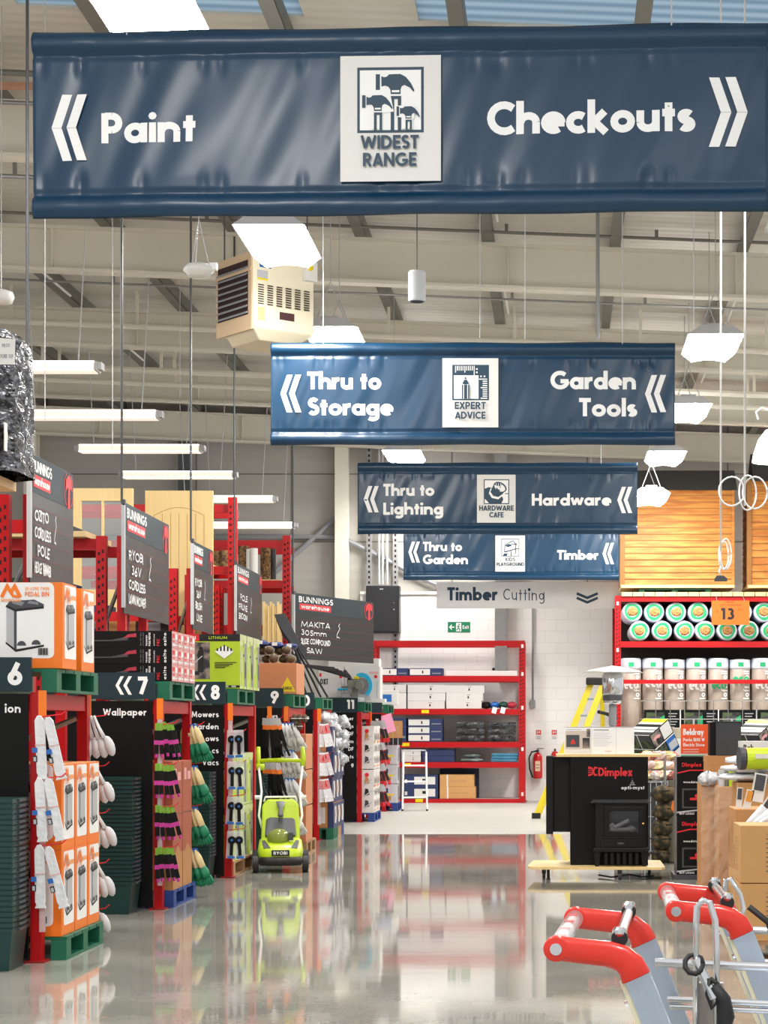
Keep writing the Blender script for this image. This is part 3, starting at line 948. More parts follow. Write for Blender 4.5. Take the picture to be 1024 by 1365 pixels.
for lb, px, py, Y, loops, plug in (('white cable hanging from roof, coiled into wide loops before the right shed', 993, 655, 13.5, ((-.09, 0, .09, .1), (.07, -.01, .085, .11), (.02, -.01, .06, .12)), False),
                                   ('white cable ending in a grey plug before the left shed', 961, 735, 14, ((.02, -.03, .035, .1), (.035, -.02, .04, .11)), True)):
    p = at(px, py, Y)
    t = thing('hanging_cable', lb, 'cable', p)
    b = M(WHITE)
    b.cyl((0, 0, -.1), (0, 0, zc(p.x) - p.z - .01), .0075, 6)
    for cx, cz, rx, rz in loops:
        b.tube([(cx + rx * math.cos(k * math.pi / 10), .01 * math.sin(k), cz + rz * math.sin(k * math.pi / 10)) for k in range(21)], .006, 6)
    if plug: b.tube([(0, 0, -.1), (-.012, 0, -.14), (0, 0, -.18)], .006, 6)
    b.obj('cord', t, smooth=True)
    if plug:
        b = M(DGREY); b.prism([(-.045, -.02, -.215), (.045, -.02, -.215), (.045, -.02, -.195), (.02, -.02, -.175), (-.03, -.02, -.175), (-.045, -.02, -.195)], (0, .04, 0)); b.obj('plug', t)
# bare suspension wires and one grey rod seen against the roof
for k, (px, Y, py, r, mm) in enumerate(((797, 22, 452, .022, STEEL), (150, 19, 600, .004, LGREY), (60, 15, 560, .004, LGREY), (240, 25, 530, .004, LGREY), (640, 20, 450, .004, LGREY), (925, 18, 440, .004, LGREY), (700, 17, 452, .004, LGREY))):
    p = at(px, py, Y)
    b = M(mm); b.cyl((0, 0, 0), (0, 0, zc(p.x) - p.z - .02), r, 6)
    tag(b.obj('drop_wire' if k else 'drop_pipe', loc=p), ('bare steel pipe dropping from the roof behind the nearest banner', 'bare wire hanging right of the nearest left chalkboard rod', 'bare wire hanging near the left edge below the nearest banner', 'bare wire hanging between the strip lights and the heater',
        'bare wire hanging above the emblem of the second banner', 'bare wire hanging just left of the right hand bright lamp', 'bare wire hanging above the word Garden')[k], 'wire' if k else 'pipe')


# ============================================================ LEFT: NUMBERED RACK ENDS
def perf(b, x0, y, z0, z1, w, step=.075):
    b.use(HOLE)
    for k in range(int((z1 - z0) / step)):
        b.box(x0 + w * .2, y - .002, z0 + k * step, x0 + w * .42, y, z0 + k * step + .03)
        b.box(x0 + w * .6, y - .002, z0 + k * step + .02, x0 + w * .8, y, z0 + k * step + .05)


def post(t, x, y, z1, w=.07, d=.08, z0=0, holes=False, plate=True, m=None):
    b = M(m or RED); b.box(x, y, z0, x + w, y + d, z1)
    if holes: perf(b, x, y, max(z0, 1.0), z1 - .05, w)
    o = b.obj('upright', t)
    if plate and z0 == 0:
        c = M(DRED); c.box(x - .03, y - .05, 0, x + w + .03, y + d + .02, .012); c.obj('foot_plate', o)
    return o


XO = {12.34: 0, 15.9: .045, 19.2: .06, 22.5: .17, 25.5: .15, 30.2: .24, 34.0: .28}


def end_rack(Y, L, num):
    t = thing('end_display_rack', 'red steel end display rack behind the black %s sign' % num, 'rack', (-3.33 + XO[Y], Y, 0), 0, 'red end racks along the left side of the aisle')
    for x, y in ((0, 0), (-.9, 0), (0, L), (-.9, L)): post(t, x, y, 1.71)
    for a in ((.01, .08, .06, L), (-.9 + .01, .08, -.84, L), (-.83, .01, 0, .06), (-.83, L + .02, 0, L + .07)):
        b = M(RED); b.box(a[0], a[1], 1.60, a[2], a[3], 1.70); b.obj('beam', t)
    b = M(STEEL); b.cyl((-.84, L - .02, 1.2), (.0, L - .02, 1.55), .02, 6); b.obj('brace', t)
    return t


def sign_board(Y, num, chev, lines, label):
    t = thing('aisle_number_sign', label, 'sign', (-3.335 + XO[Y], Y - .035, 0), 0, 'aisle number signs at the rack ends')
    b = M(BLACK); b.box(-1.0, 0, .03, 0, .02, 1.70); b.obj('black_panel', t)
    b = M(SLATE); b.box(-1.0, -.008, 1.715, .02, .022, 1.93)
    f = Fr(b, (-1, -.0085, 0), (1, 0, 0), (0, 0, 1))
    x = f.text(num if num != '12' else '', .965, 1.755, .14, WHITE, wt=.23, align='r')
    nw = twidth(num) * .14
    if chev: chevron(f, .965 - nw - .18, 1.75, .14, .15, WHITE)
    b.obj('number_plate', t)
    f = Fr(M(WHITE), (-1, -.001, 0), (1, 0, 0), (0, 0, 1))
    z = 1.58
    for q in lines:
        f.text(q, .955, z, .058, WHITE, align='r', wt=.18); z -= .118
    if lines: f.mb.obj('lettering', t)
    return t


def pallet(label, x0, y0, z, w, d, m, name='pallet', h=.14, group=None):
    t = thing(name, label, 'pallet', (x0, y0, z), 0, group)
    b = M(m)
    n = 5
    for k in range(n): b.box(0, d * k / n + .01, h - .022, w, d * (k + 1) / n - .01, h)
    b.obj('top_deck', t)
    b = M(m)
    for k in range(3): b.box(k * (w - .1) / 2, 0, .0, k * (w - .1) / 2 + .1, d, .018)
    b.obj('bottom_deck', t)
    for k in range(3):
        for q in range(3):
            b = M(m); b.box(k * (w - .1) / 2, q * (d - .12) / 2, .018, k * (w - .1) / 2 + .1, q * (d - .12) / 2 + .12, h - .022); b.obj('block', t)
    return t


def chalkboard(x, Y, L, lines, label, rz=0, z0=2.47, z1=3.33):
    """board in the plane x, running back from Y; local u along the board"""
    t = thing('chalkboard_sign', label, 'chalkboard', (x, Y, z0), R(90) + rz, 'hanging chalkboard signs over the left racks')
    H = z1 - z0
    b = M(SLATE2); b.box(0, 0, 0, L, .012, H); b.obj('board', t)
    b = M(SLATE); b.box(.005, -.002, H * .71, L - .005, 0, H - .005); b.obj('header_panel', t)
    f = Fr(M(WHITE), (0, -.003, 0), (1, 0, 0), (0, 0, 1))
    f.text('BUNNINGS', L * .05, H * .87, H * .09, WHITE, fit=L * .42, wt=.22, track=.03)
    f.rect(L * .06, H * .755, L * .44, H * .85, WREDP)
    f.text('warehouse', L * .08, H * .775, H * .07, WHITE, fit=L * .34, wt=.22, track=.04)
    # red claw hammer in a ring
    r = min(H * .15, L * .18); cx, cz = L - r * 1.15, H * .85
    ring = [(cx + r * math.cos(k * math.pi / 12) * .95, cz + r * math.sin(k * math.pi / 12)) for k in range(-4, 5)]
    f.line(ring, H * .014, WREDP); f.line([(2 * cx - a, c) for a, c in ring], H * .014, WREDP)
    f.poly([(cx - r * .25, cz - r), (cx + r * .3, cz - r), (cx + r * .2, cz + r * .1), (cx - r * .15, cz + r * .1)], WREDP)
    f.poly([(cx - r * .75, cz - r * .2), (cx - r * .6, cz + r * .55), (cx, cz + r * .85), (cx + r * .6, cz + r * .6), (cx + r * .75, cz - .0), (cx + r * .3, cz + r * .1), (cx - r * .35, cz + r * .1)], WREDP)
    for k in range(5): f.rect(.02, H * (.60 - .13 * k), L - .02, H * (.603 - .13 * k), DRED)
    z = H * .50
    for q in lines:
        f.text(q, L * (.07 if len(q) > 4 else .13), z, H * .088, WHITE, fit=L * min(.36, .055 * len(q) + .04), wt=.17, jit=.08, track=.0); z -= H * .135
    f.text('*', L * .5, H * .36, H * .22, WHITE, fit=L * .09, wt=.06)
    f.mb.obj('lettering', t)
    b = M(LGREY); b.box(-.02, -.01, H * .05, .012, .02, H * .97); b.obj('edge_rail', t)
    b = M(DGREY)
    b.cyl((.0, .02, H), (.0, .02, zc(x) - z1 + H - .02), .011, 6); b.box(-.03, -.012, H * .98, .03, .02, H + .02)
    b.obj('hanging_rod', t)
    return t


BAYS = [(12.34, '6', False, ['ion'], 1.2), (15.9, '7', True, ['Wallpaper'], 1.2), (19.2, '8', True, ['Mowers', 'Garden', 'ows', 'cs', 'Vacs'], 1.48), (22.5, '9', False, ['ews'], 1.4),
        (25.5, '10', False, ['ors'], 1.4), (30.2, '11', False, ['Timber', 'ngs', 'DF', 'im', 'DF', 'ts', 'g'], 1.4), (34.0, '12', False, ['w', 'd'], 1.3)]
RK = []
for k, (Y, num, ch, ln, L) in enumerate(BAYS):
    RK.append(end_rack(Y, L, 'aisle ' + num))
    sign_board(Y, num, ch, ln, ('black panel and slate plate numbered 6, cut by left edge', 'black panel with slate plate numbered 7 and word Wallpaper', 'black panel with plate numbered 8 listing Mowers and Garden', 'narrow sign plate numbered 9 behind the lime cartons',
                                'sign plate showing 0 of aisle ten behind the lime mower', 'black panel with plate numbered 11 headed Timber', 'farthest black panel, mostly hidden behind hanging tools')[k])
    W = (1.0, 1.0, 1.0, .95, 1.0, 1.1, 1.1)[k]
    pallet('green pallet laid on top of the aisle %s end rack' % num, -3.19 + max(0, XO[Y] - .03) - W, Y + .11, 1.712, W, 1.12, GREENP, 'pallet', .15, 'green pallets on top of the end racks')

# main racking behind the end racks
def side_rack(x, Y, zt, label, L=1.5, beams=(), depth=3.2, single=False):
    t = thing('pallet_rack', label, 'rack', (x, Y, 0), 0, 'tall red racks running off to the left')
    if single:
        post(t, -.03, 0, zt, .11, .08, holes=True, plate=False)
        post(t, -depth, L, min(zt, 3.2), .09, .08, holes=True, plate=False)
    else:
        post(t, 0, 0, zt, .075, .07, plate=False)
        post(t, -.19, 0, zt, .09, .08, holes=True, plate=False)
        post(t, 0, L, zt, .075, .07, plate=False)
        post(t, -.19, L, zt, .09, .08, holes=True, plate=False)
    post(t, -depth, .0, min(zt, 3.2), .09, .08, holes=True, plate=False)
    for z in beams:
        for y in (.08, L - .02):
            b = M(RED); b.box(-depth + .09, y, z, -.03 if single else -.2, y + .05, z + .1); b.obj('beam', t)
    if not single: b = M(STEEL); b.cyl((-.15, .08, 2.35), (-.15, L - .0, 2.9), .02, 6); b.obj('brace', t)
    return t


side_rack(-3.81, 13.92, 3.15, 'tall red rack behind the bin cartons, holding the first chalkboard', .9, (1.98, 2.96), 3.0)
side_rack(-3.94, 17.48, 3.2, 'tall red rack behind the black tool cartons, holding the second chalkboard', .9, (2.0, 3.08), 3.4)
side_rack(-3.96, 20.86, 3.18, 'tall red rack behind the lime cartons, holding the third chalkboard', .9, (2.1, 2.62), 3.4)
side_rack(-4.05, 24.0, 3.23, 'red rack post holding the fourth chalkboard before the tallest rack', .25, (2.0,), 1.2)
side_rack(-4.09, 24.45, 4.36, 'tallest red rack post rising above the fourth chalkboard', .8, (2.2, 3.4, 4.18), 2.6, True)
side_rack(-3.78, 27.1, 4.14, 'far tall red timber rack with an open top frame', 1.2, (2.8, 3.42, 3.98), 2.8, True)

CB = chalkboard
CB(-3.725, 13.8, 1.23, ['OZITO', 'CORDLESS', 'POLE', 'HEDGE TRIMMER'], 'nearest chalkboard with four handwritten lines above the orange bin cartons', z1=3.43, z0=2.5)
CB(-3.85, 17.36, 2.0, ['RYOBI', '36V', 'CORDLESS', 'LAWN MOWER'], 'second chalkboard, above the black and red tool cartons', z1=3.49, z0=2.5)
CB(-3.88, 20.8, 1.24, ['RYOBI', '36V', 'BRUSH', 'LINE'], 'third and narrow chalkboard, above the lime mower carton', z1=3.47, z0=2.53)
CB(-3.94, 23.97, 2.1, ['POLE', 'PRUNE', 'BROOM'], 'fourth chalkboard, in front of the upright timber strips', z1=3.5, z0=2.62)
CB(-3.62, 26.9, 2.3, ['MAKITA', '305mm', 'SLIDE COMPOUND', 'SAW'], 'farthest, black chalkboard turned to face the camera above the mitre saw', rz=R(-23), z0=2.42, z1=3.33)

# ---- stacks of nested dark green crates
def crate_proto():
    t = thing('basket_crate', 'x', 'crate')
    w, d, h = .40, .36, .26
    b = M(CRATE)
    def ring(s, z, k=0): return [(-w * s, -d * s, z), (w * s, -d * s, z), (w * s, d * s, z), (-w * s, d * s, z)]
    s0, s1 = .42, .485
    b.add(ring(s0, 0) + ring(s1, h) + ring(s1 - .005, h) + ring(s0 - .005, .012),
          [(3, 2, 1, 0), (0, 1, 5, 4), (1, 2, 6, 5), (2, 3, 7, 6), (3, 0, 4, 7), (4, 5, 9, 8), (5, 6, 10, 9), (6, 7, 11, 10), (7, 4, 8, 11), (8, 9, 13, 12), (9, 10, 14, 13), (10, 11, 15, 14), (11, 8, 12, 15), (12, 13, 14, 15)])
    b.obj('tub', t)
    b = M(CRATE)
    for a in ((-.5, -.5, .5, -.482), (-.5, .482, .5, .5), (-.5, -.482, -.482, .482), (.482, -.482, .5, .482)):
        b.box(w * a[0], d * a[1], h - .022, w * a[2], d * a[3], h)
    b.obj('rim', t)
    b = M(DGREY); b.box(w * .5, -.07, h - .02, w * .5 + .012, .07, h - .004); b.obj('handle', t)
    return t


CR = None
for nm, x, Y, n, grp in (('below the 6 sign', -3.51, 12.05, 25, 'nested crates under the aisle 6 sign'), ('below Wallpaper sign', -3.56, 15.62, 26, 'nested crates under the aisle 7 sign'),
                         ('below Mowers sign', -3.52, 18.85, 25, 'nested crates under the aisle 8 sign'), ('behind the lime mower', -3.5, 22.15, 22, 'nested crates behind the mower')):
    for k in range(n):
        lb = ('lowest' if k == 0 else 'topmost' if k == n - 1 else ORD[k] + ' from floor') + ' green crate in stack ' + nm
        if CR is None:
            CR = crate_proto(); o = CR; o.location = (x, Y, 0); o['label'] = lb; o['group'] = grp
        else: o = dup(CR, (x, Y, .033 * k), lb, grp)

# ---- pedal bin cartons
def bin_picture(f, x, y, w, h, side=False):
    """printed picture of a twin pedal bin"""
    P = lambda a, c: (x + a * w, y + c * h)
    f.poly([P(.0, .16), P(.26, .0), P(1, .1), P(1, .14), P(.27, .05), P(0, .2)], INK)
    f.poly([P(.02, .2), P(.24, .07), P(.24, .8), P(.02, .86)], LGREY)
    f.poly([P(.24, .06), P(.97, .14), P(.97, .84), P(.24, .78)], WHITE if not side else LGREY)
    f.poly([P(.22, .06), P(.29, .05), P(.29, .8), P(.22, .8)], DGREY)
    f.poly([P(0, .86), P(.25, .78), P(1, .85), P(1, .91), P(.75, 1.0), P(.1, .97)], DGREY)
    f.poly([P(.0, .86), P(.25, .77), P(1, .83), P(1, .87), P(.25, .82), P(.02, .9)], INK)
    f.poly([P(.16, .93), P(.42, .88), P(.5, .95), P(.24, .985)], GREY); f.poly([P(.56, .93), P(.86, .9), P(.86, .95), P(.62, .98)], GREY)
    for a in (.42, .8): f.poly([P(a + .12 * math.cos(R(q)), .1 + a * .05 + .09 * math.sin(R(q))) for q in range(0, 181, 20)], DGREY)


def em_logo(f, x, y, w, h, m):
    f.line([(x, y), (x + w * .3, y + h), (x + w * .5, y + h * .45), (x + w * .7, y + h), (x + w, y)], w * .19, m)
    f.line([(x + w * .5, y + h * .5), (x + w * .62, y + h * .1), (x + w * .95, y + h * .05)], w * .14, m)


def pedal_carton(label, w, d, h, loc, group):
    b = bx(w, d, h, ORANGE)
    f = b.F
    f.rrect(.0, .065, w - .055, h - .001, .035, WHITE); f.rect(.0, .065, .03, h - .001, WHITE)
    u = w - .055
    bin_picture(f, u - .31, .105, .245, .335)
    em_logo(f, u - .335, .455, .12, .07, ORANGE)
    f.text('MORGAN', u - .34, .425, .02, LORANGE, fit=.13, wt=.22)
    f.text('20 LITRE TWIN', u - .185, .5, .02, LORANGE, fit=.155)
    f.text('PEDAL BIN', u - .185, .46, .03, ORANGE, fit=.155, wt=.16)
    for k in range(9): f.rect(u - .1 + k * .007, .085, u - .096 + k * .007 + (k % 3) * .001, .13, INK)
    f = b.R
    f.rrect(.045, .065, d - .02, h * .98, .02, WHITE)
    bin_picture(f, .07, .12, d - .13, .3, True)
    em_logo(f, .05, h * .8, d * .34, h * .13, ORANGE)
    f.text('MORGAN', .05, h * .765, .014, LORANGE, fit=d * .34); f.rect(d * .56, h * .82, d - .05, h * .87, LORANGE)
    b.use(LORANGE); b.U.rect(.004, .004, w - .004, d - .004, LORANGE)
    o = b.obj('pedal_bin_carton', loc=loc, bev=.003)
    return tag(o, label, 'carton', group)


zt = 1.865
pedal_carton('big orange and white bin carton, front left on the aisle 6 pallet', .5, .36, .55, (-3.41, 12.66, zt), 'bin cartons on top of the aisle 6 rack')
pedal_carton('orange bin carton standing behind the front left one on the aisle 6 pallet', .5, .36, .56, (-3.46, 13.36, zt), 'bin cartons on top of the aisle 6 rack')
pallet('green pallet on floor under the orange bin cartons', -4.15, 12.455, 0, 1.02, 1.02, GREENP, h=.15)
for lay in (0, 1):
    for r in range(3):
        pedal_carton('orange bin carton, %s layer, %s from camera, on the floor pallet' % (('lower', 'upper')[lay], ('nearest', 'middle', 'farthest')[r]), .5, .33, .55, (-3.41, 12.62 + r * .345, .151 + lay * .551), 'bin cartons stacked inside the aisle 6 end rack')

# ---- clip strips and what hangs on them
def clip_strip(label, x, Y, zt, zs, zb=.2, header=True):
    t = thing('clip_strip', label, 'clip strip', (x, Y, 0), 0, 'merchandise clip strips on the end racks')
    b = M(FILM); b.box(-.02, 0, zb, .02, .003, zt - .15); b.obj('strip', t)
    b = M(ORANGE if header else LGREY); b.box(-.025, -.002, zt - .17, .025, .004, zt); b.obj('header', t)
    for z in zs:
        b = M(WREDP); b.tube([(-.01, 0, z), (.02, -.02, z + .008), (.13, -.03, z + .02), (.16, -.03, z + .045)], .004, 5); b.obj('hook', t)
    return t


def hang(proto, n, x, Y, z, group, lab, dx=.03, a0=3, a1=22, dy=0.0, reuse=[]):
    """a bunch of N copies fanned along a hook; lab has a slot for which one"""
    for k in range(n):
        a = a0 + (a1 - a0) * k / max(1, n - 1) + rnd.uniform(-2, 2)
        which = ('left' if k == 0 else 'right' if k == 1 else '') if n == 2 else ('leftmost' if k == 0 else 'rightmost' if k == n - 1 else ORD[k] + ' from left')
        loc = (x + dx * k, Y - .03 - dy * k - .004 * (k % 2), z + rnd.uniform(-.004, .008))
        l = lab.replace('#', which)
        if proto.get('fresh'):
            del proto['fresh']; proto.location = loc; proto.rotation_euler = (rnd.uniform(-.05, .05), -R(a), R(8)); proto['label'] = l; proto['group'] = group
        else: dup(proto, loc, l, group, (rnd.uniform(-.05, .05), -R(a), R(8)))


def fresh(name, cat):
    t = thing(name, 'x', cat); t['fresh'] = 1
    return t


LEV = ('topmost', 'second', 'third', 'fourth', 'lowest', 'sixth')
# long white packets
t = fresh('sealant_packet', 'packet')
b = M(BAGW); b.prism([(-.012, -.009, 0), (-.03, -.009, -.03), (-.031, -.009, -.2), (-.033, -.009, -.36), (-.026, -.009, -.375), (-.036, -.009, -.4), (.036, -.009, -.4), (.026, -.009, -.375), (.033, -.009, -.36), (.031, -.009, -.2), (.03, -.009, -.03), (.012, -.009, 0)], (0, .018, 0)); b.obj('sleeve', t, bev=.004)
b = M(BLUE); b.box(-.052, -.02, -.23, -.02, -.004, -.2); b.box(-.05, -.018, -.29, -.024, -.006, -.25, INK); b.box(-.046, -.0185, -.285, -.03, -.0183, -.258, LGREY); b.box(-.033, -.0185, -.185, .033, -.0175, -.18, PINKP); b.obj('side_label', t)
PK = t
clip_strip('clip strip of long white packets hung inside the aisle 6 rack', -3.235, 12.27, 1.72, (1.55, 1.16, .74))
for k, z in enumerate((1.555, 1.165, .745)):
    hang(PK, 2, -3.245, 12.26, z, 'white packets, %s bunch at aisle 6' % LEV[k], '# long white packet in %s bunch beside orange bin cartons' % ('topmost', 'middle', 'lowest')[k], .055, 3, 13)
# white scoops
t = fresh('plastic_scoop', 'scoop')
b = M(mat('scoop_white', 'D6D6D4', .35)); b.tube([(0, 0, 0), (.005, 0, -.09), (.015, 0, -.17)], [.012, .014, .02], 8, sx=.6)
b.obj('handle', t, smooth=True)
b = M(mat('scoop_grey', 'C6C7C7', .3)); b.blob((.03, 0, -.235), .036, .03, .075, 10, 6); b.obj('bowl', t, smooth=True)
SCP = t
clip_strip('clip strip of white scoops at the far edge of the aisle 6 rack', -3.29, 13.68, 1.72, (1.55, 1.2, .87, .52, .2))
for k, z in enumerate((1.57, 1.25, .93, .59, .32)):
    hang(SCP, 4 if k != 4 else 2, -3.3, 13.66, z, 'white scoops, %s bunch' % LEV[k], '# white plastic scoop in the %s bunch beside the orange bin cartons' % LEV[k], .022, 0, 21)

# ---- aisle 7
def tool_carton(label, loc, group, w=1.15):
    d, h = .245, .136
    b = bx(w, d, h, BLACK)
    f = b.F
    f.text('ozito', w - .045, .012, .028, WHITE, wt=.2) if False else None
    fn = lambda: (lambda q: (lambda a, c, e=0: q(w - .03 - c, a, e)))(f.fn())
    for tx, off, hh, mm, ln in (('ozito', .045, .036, WHITE, .11), ('PXC', .1, .034, WREDP, .06), ('CORDLESS', .14, .012, WHITE, .1), ('POLE HEDGE', .175, .022, WHITE, .11), ('TRIMMER', .2, .018, WHITE, .09), ('LITHIUM ION', .23, .012, GREY, .11), ('18V 18V 18V', .25, .012, GREY, .11)):
        b.use(mm); text(b, tx, fn(), .012, off - .03, hh * .7, fit=ln)
    f.poly([(w - .75, .062), (w - .5, .062), (w - .42, .078), (w - .34, .1), (w - .31, .112), (w - .3, .098), (w - .36, .078), (w - .36, .06), (w - .5, .052), (w - .75, .05)], DGREY)
    f.poly([(w - .4, .075), (w - .36, .108), (w - .29, .118), (w - .29, .085), (w - .34, .085)], mat('tool_crimson', 'A32A3A', .5) if 'tool_crimson' not in bpy.data.materials else bpy.data.materials['tool_crimson'])
    f = b.R
    f.rect(0, 0, d, h, PINKP); f.rect(.015, .05, d * .5, h - .02, WREDP); f.text('ozito', .03, .06, .03, WHITE, fit=.08); f.rect(d * .55, .02, d - .02, h - .02, WHITE); f.rect(.02, .015, d * .5, .035, WHITE); f.rect(d * .6, .03, d * .9, .07, PINKP)
    return tag(b.obj('tool_carton', loc=loc, bev=.002), label, 'carton', group)


for r in range(4):
    for l in range(3):
        tool_carton('long black tool carton with red print, %s layer, %s row from camera' % (('bottom', 'middle', 'top')[l], ('front', 'second', 'third', 'back')[r]), (-3.735, 16.14 + r * .255, 1.865 + l * .1375), 'black tool cartons on top of the aisle 7 rack')
# under: red brown upright cartons
for r in range(2):
    for c in range(3):
        b = bx(.135, .4, 1.06, KRAFT3)
        for f, W in ((b.F, .135), (b.R, .4)):
            f.rect(0, .0, W, .3, KRAFT); f.rect(W * .15, .9, W * .4, 1.0, PINKP); f.rect(W * .5, .9, W * .85, .97, PINKP); f.rect(0, .62, W, .625, DGREY)
            f.poly([(W * .2, .3), (W * .5, .36), (W * .8, .3)], KRAFT)
        tag(b.obj('upright_carton', loc=(-3.23 - c * .142, 16.27 + r * .43, .141), bev=.002), 'tall red brown upright carton, %s row, %s from aisle, on blue pallet' % (('front', 'back')[r], ('nearest', 'second', 'third')[c]), 'carton', 'tall red brown cartons in the aisle 7 rack')
pallet('blue pallet on floor under the tall red brown cartons', -3.95, 16.04, 0, .8, 1.0, BLUEP, h=.14)
t = fresh('paint_brush_pack', 'tool')
b = M(BLACK); b.box(-.02, -.008, -.13, .02, .008, -.05); b.prism([(-.018, -.012, -.24), (.018, -.012, -.24), (.016, -.012, -.16), (-.016, -.012, -.16)], (0, .024, 0)); b.obj('black_handle', t)
b = M(PINK); b.box(-.021, -.014, -.165, .021, .014, -.13); b.cyl((0, 0, -.24), (0, 0, -.27), .012, 8); b.obj('magenta_grip', t)
b = M(mat('leaf_green_card', '6FA32A', .5)); b.box(-.014, -.002, -.05, .014, .002, .01); b.obj('lime_card', t)
BR = t
clip_strip('clip strip of black and magenta hand tools beside the aisle 7 post', -3.22, 15.83, 1.72, (1.5, 1.17, .83, .5))
for k, z in enumerate((1.51, 1.18, .84, .5)):
    hang(BR, 5, -3.24, 15.84, z, 'black and magenta tools, %s bunch' % LEV[k], '# black and magenta hand tool with lime card in %s bunch' % LEV[k], .03, 0, 14)

def glove_proto(name, cuffm, handm, cat='glove', s=1.0):
    t = fresh(name, cat)
    b = M(cuffm); b.tube([(0, 0, 0), (0, 0, -.05 * s), (.004, 0, -.13 * s)], [.012 * s, .03 * s, .03 * s], 8, sx=.5); b.obj('cuff', t, smooth=True)
    b = M(handm); b.tube([(.004, 0, -.125 * s), (.006, 0, -.16 * s), (.008, 0, -.2 * s)], [.03 * s, .04 * s, .036 * s], 8, sx=.5)
    for q in range(4): b.tube([(-.024 + q * .019, 0, -.195 * s), (-.026 + q * .022, .004, -.235 * s), (-.024 + q * .023, .012, -.262 * s + abs(q - 1.5) * .012)], [.012 * s, .0115 * s, .008 * s], 6)
    b.tube([(-.03 * s, 0, -.15 * s), (-.05 * s, 0, -.18 * s), (-.05 * s, .005, -.215 * s)], [.014 * s, .012 * s, .009 * s], 6)
    b.obj('hand', t, smooth=True)
    b = M(BLUE); b.box(-.022, -.003, -.02, .022, .003, .012); b.obj('header_card', t)
    return t


GL1 = glove_proto('work_glove', GLOVEC, GLOVEG, s=1.3)
clip_strip('clip strip of green and cream gloves at the far edge of the aisle 7 rack', -3.26, 17.2, 1.72, (1.49, 1.15, .78, .44))
for k, z in enumerate((1.5, 1.13, .77, .41)):
    hang(GL1, 5, -3.275, 17.18, z, 'green and cream gloves, %s bunch' % LEV[k], '# green and cream glove in %s bunch under the Mowers sign' % LEV[k], .027, -1, 19, .012)

# ---- aisle 8
def mower_carton(label, loc, group, w=.62, d=.4, h=.54, front=True):
    b = bx(w, d, h, LIMEC)
    f = b.F
    f.rect(0, h * .87, w, h, INK); f.rect(0, h * .87, w * .35, h, WREDP); f.text('BAI', w * .1, h * .9, h * .065, WHITE, fit=w * .2)
    f.rect(w * .02, h * .18, w * .52, h * .85, PHOTO2); f.disc(w * .15, h * .33, h * .09, LIME, n=12); f.rect(w * .1, h * .25, w * .35, h * .32, INK)
    f.rect(w * .33, h * .3, w * .42, h * .7, INK); f.disc(w * .38, h * .73, .022, INK, n=10); f.line([(w * .15, h * .35), (w * .4, h * .6)], .01, LGREY)
    f.text('LITHIUM', w * .5, h * .91, h * .05, LIME, fit=w * .3)
    f.poly([(w * .75, h * .55), (w * .9, h * .68), (w * .75, h * .8), (w * .6, h * .68)], WHITE)
    for k in range(5): f.rect(w * (.63 + .055 * k), h * .69, w * (.655 + .055 * k), h * (.74 + .03 * (2 - abs(k - 2))), INK)
    for k in range(4): f.rect(w * .6, h * (.47 - .03 * k), w * (.95 - .06 * k), h * (.485 - .03 * k), INK)
    f.rect(0, h * .02, w, h * .06, INK)
    for k in range(8): f.rect(w * (.03 + .12 * k), h * .025, w * (.1 + .12 * k), h * .055, LGREY)
    f = b.R
    f.rect(0, 0, d, h, PALEL); f.rect(d * .42, 0, d * .62, h, LIMEC); f.rect(d * .08, h * .05, d * .38, h * .8, LIMEC); f.rect(d * .66, h * .05, d * .98, h * .85, GREY)
    f.rect(0, h * .9, d, h, PALEL); f.rect(d * .44, h * .6, d * .6, h * .64, INK); f.rect(d * .14, h * .3, d * .32, h * .7, PALEL); f.disc(d * .52, h * .8, .014, INK, n=8)
    f.rect(d * .7, h * .2, d * .9, h * .5, DGREY)
    b.U.rect(.01, .01, w - .01, d - .01, LGREY)
    return tag(b.obj('mower_carton', loc=loc, bev=.002), label, 'carton', group)


mower_carton('black topped lime mower carton with photo, front of the aisle 8 pallet', (-3.45, 19.54, 1.865), 'lime mower cartons on top of the aisle 8 rack')
mower_carton('lime mower carton behind the front one on the aisle 8 pallet', (-3.45, 19.97, 1.865), 'lime mower cartons on top of the aisle 8 rack')
mower_carton('rearmost pale lime mower carton on the aisle 8 pallet', (-3.45, 20.4, 1.865), 'lime mower cartons on top of the aisle 8 rack')
pallet('bare wooden pallet on floor under the lime cartons', -4.1, 19.32, 0, .9, 1.3, WOODP, h=.15)
for lay in (0, 1):
    for r in range(3):
        mower_carton('lime mower carton, %s layer, %s from camera, on the wooden pallet' % (('lower', 'upper')[lay], ('nearest', 'middle', 'farthest')[r]), (-3.53, 19.57 + r * .438, .151 + lay * .535), 'lime mower cartons inside the aisle 8 rack', .62, .43, .53)
t = fresh('tool_blister_pack', 'tool')
b = M(FILM); b.box(-.05, .004, -.27, .05, .008, 0); b.obj('blister', t)
b = M(BLACK); b.cyl((0, -.02, -.09), (0, .0, -.09), .04, 14); b.box(-.016, -.015, -.24, .016, 0, -.12); b.obj('black_tool', t)
b = M(BLUE); b.box(-.035, -.012, -.27, .035, .004, -.245); b.cyl((0, -.022, -.09), (0, -.019, -.09), .012, 8); b.obj('blue_end', t)
TB = t
clip_strip('clip strip of black and blue tools beside the aisle 8 post', -3.2, 19.13, 1.72, (1.42, 1.12, .8, .47))
for k, z in enumerate((1.45, 1.14, .8, .46)):
    hang(TB, 2, -3.175, 19.13, z, 'black and blue tools, %s bunch' % LEV[k], '# round headed black and blue tool in %s bunch on lime cartons' % LEV[k], .062, -2, 3, .012)

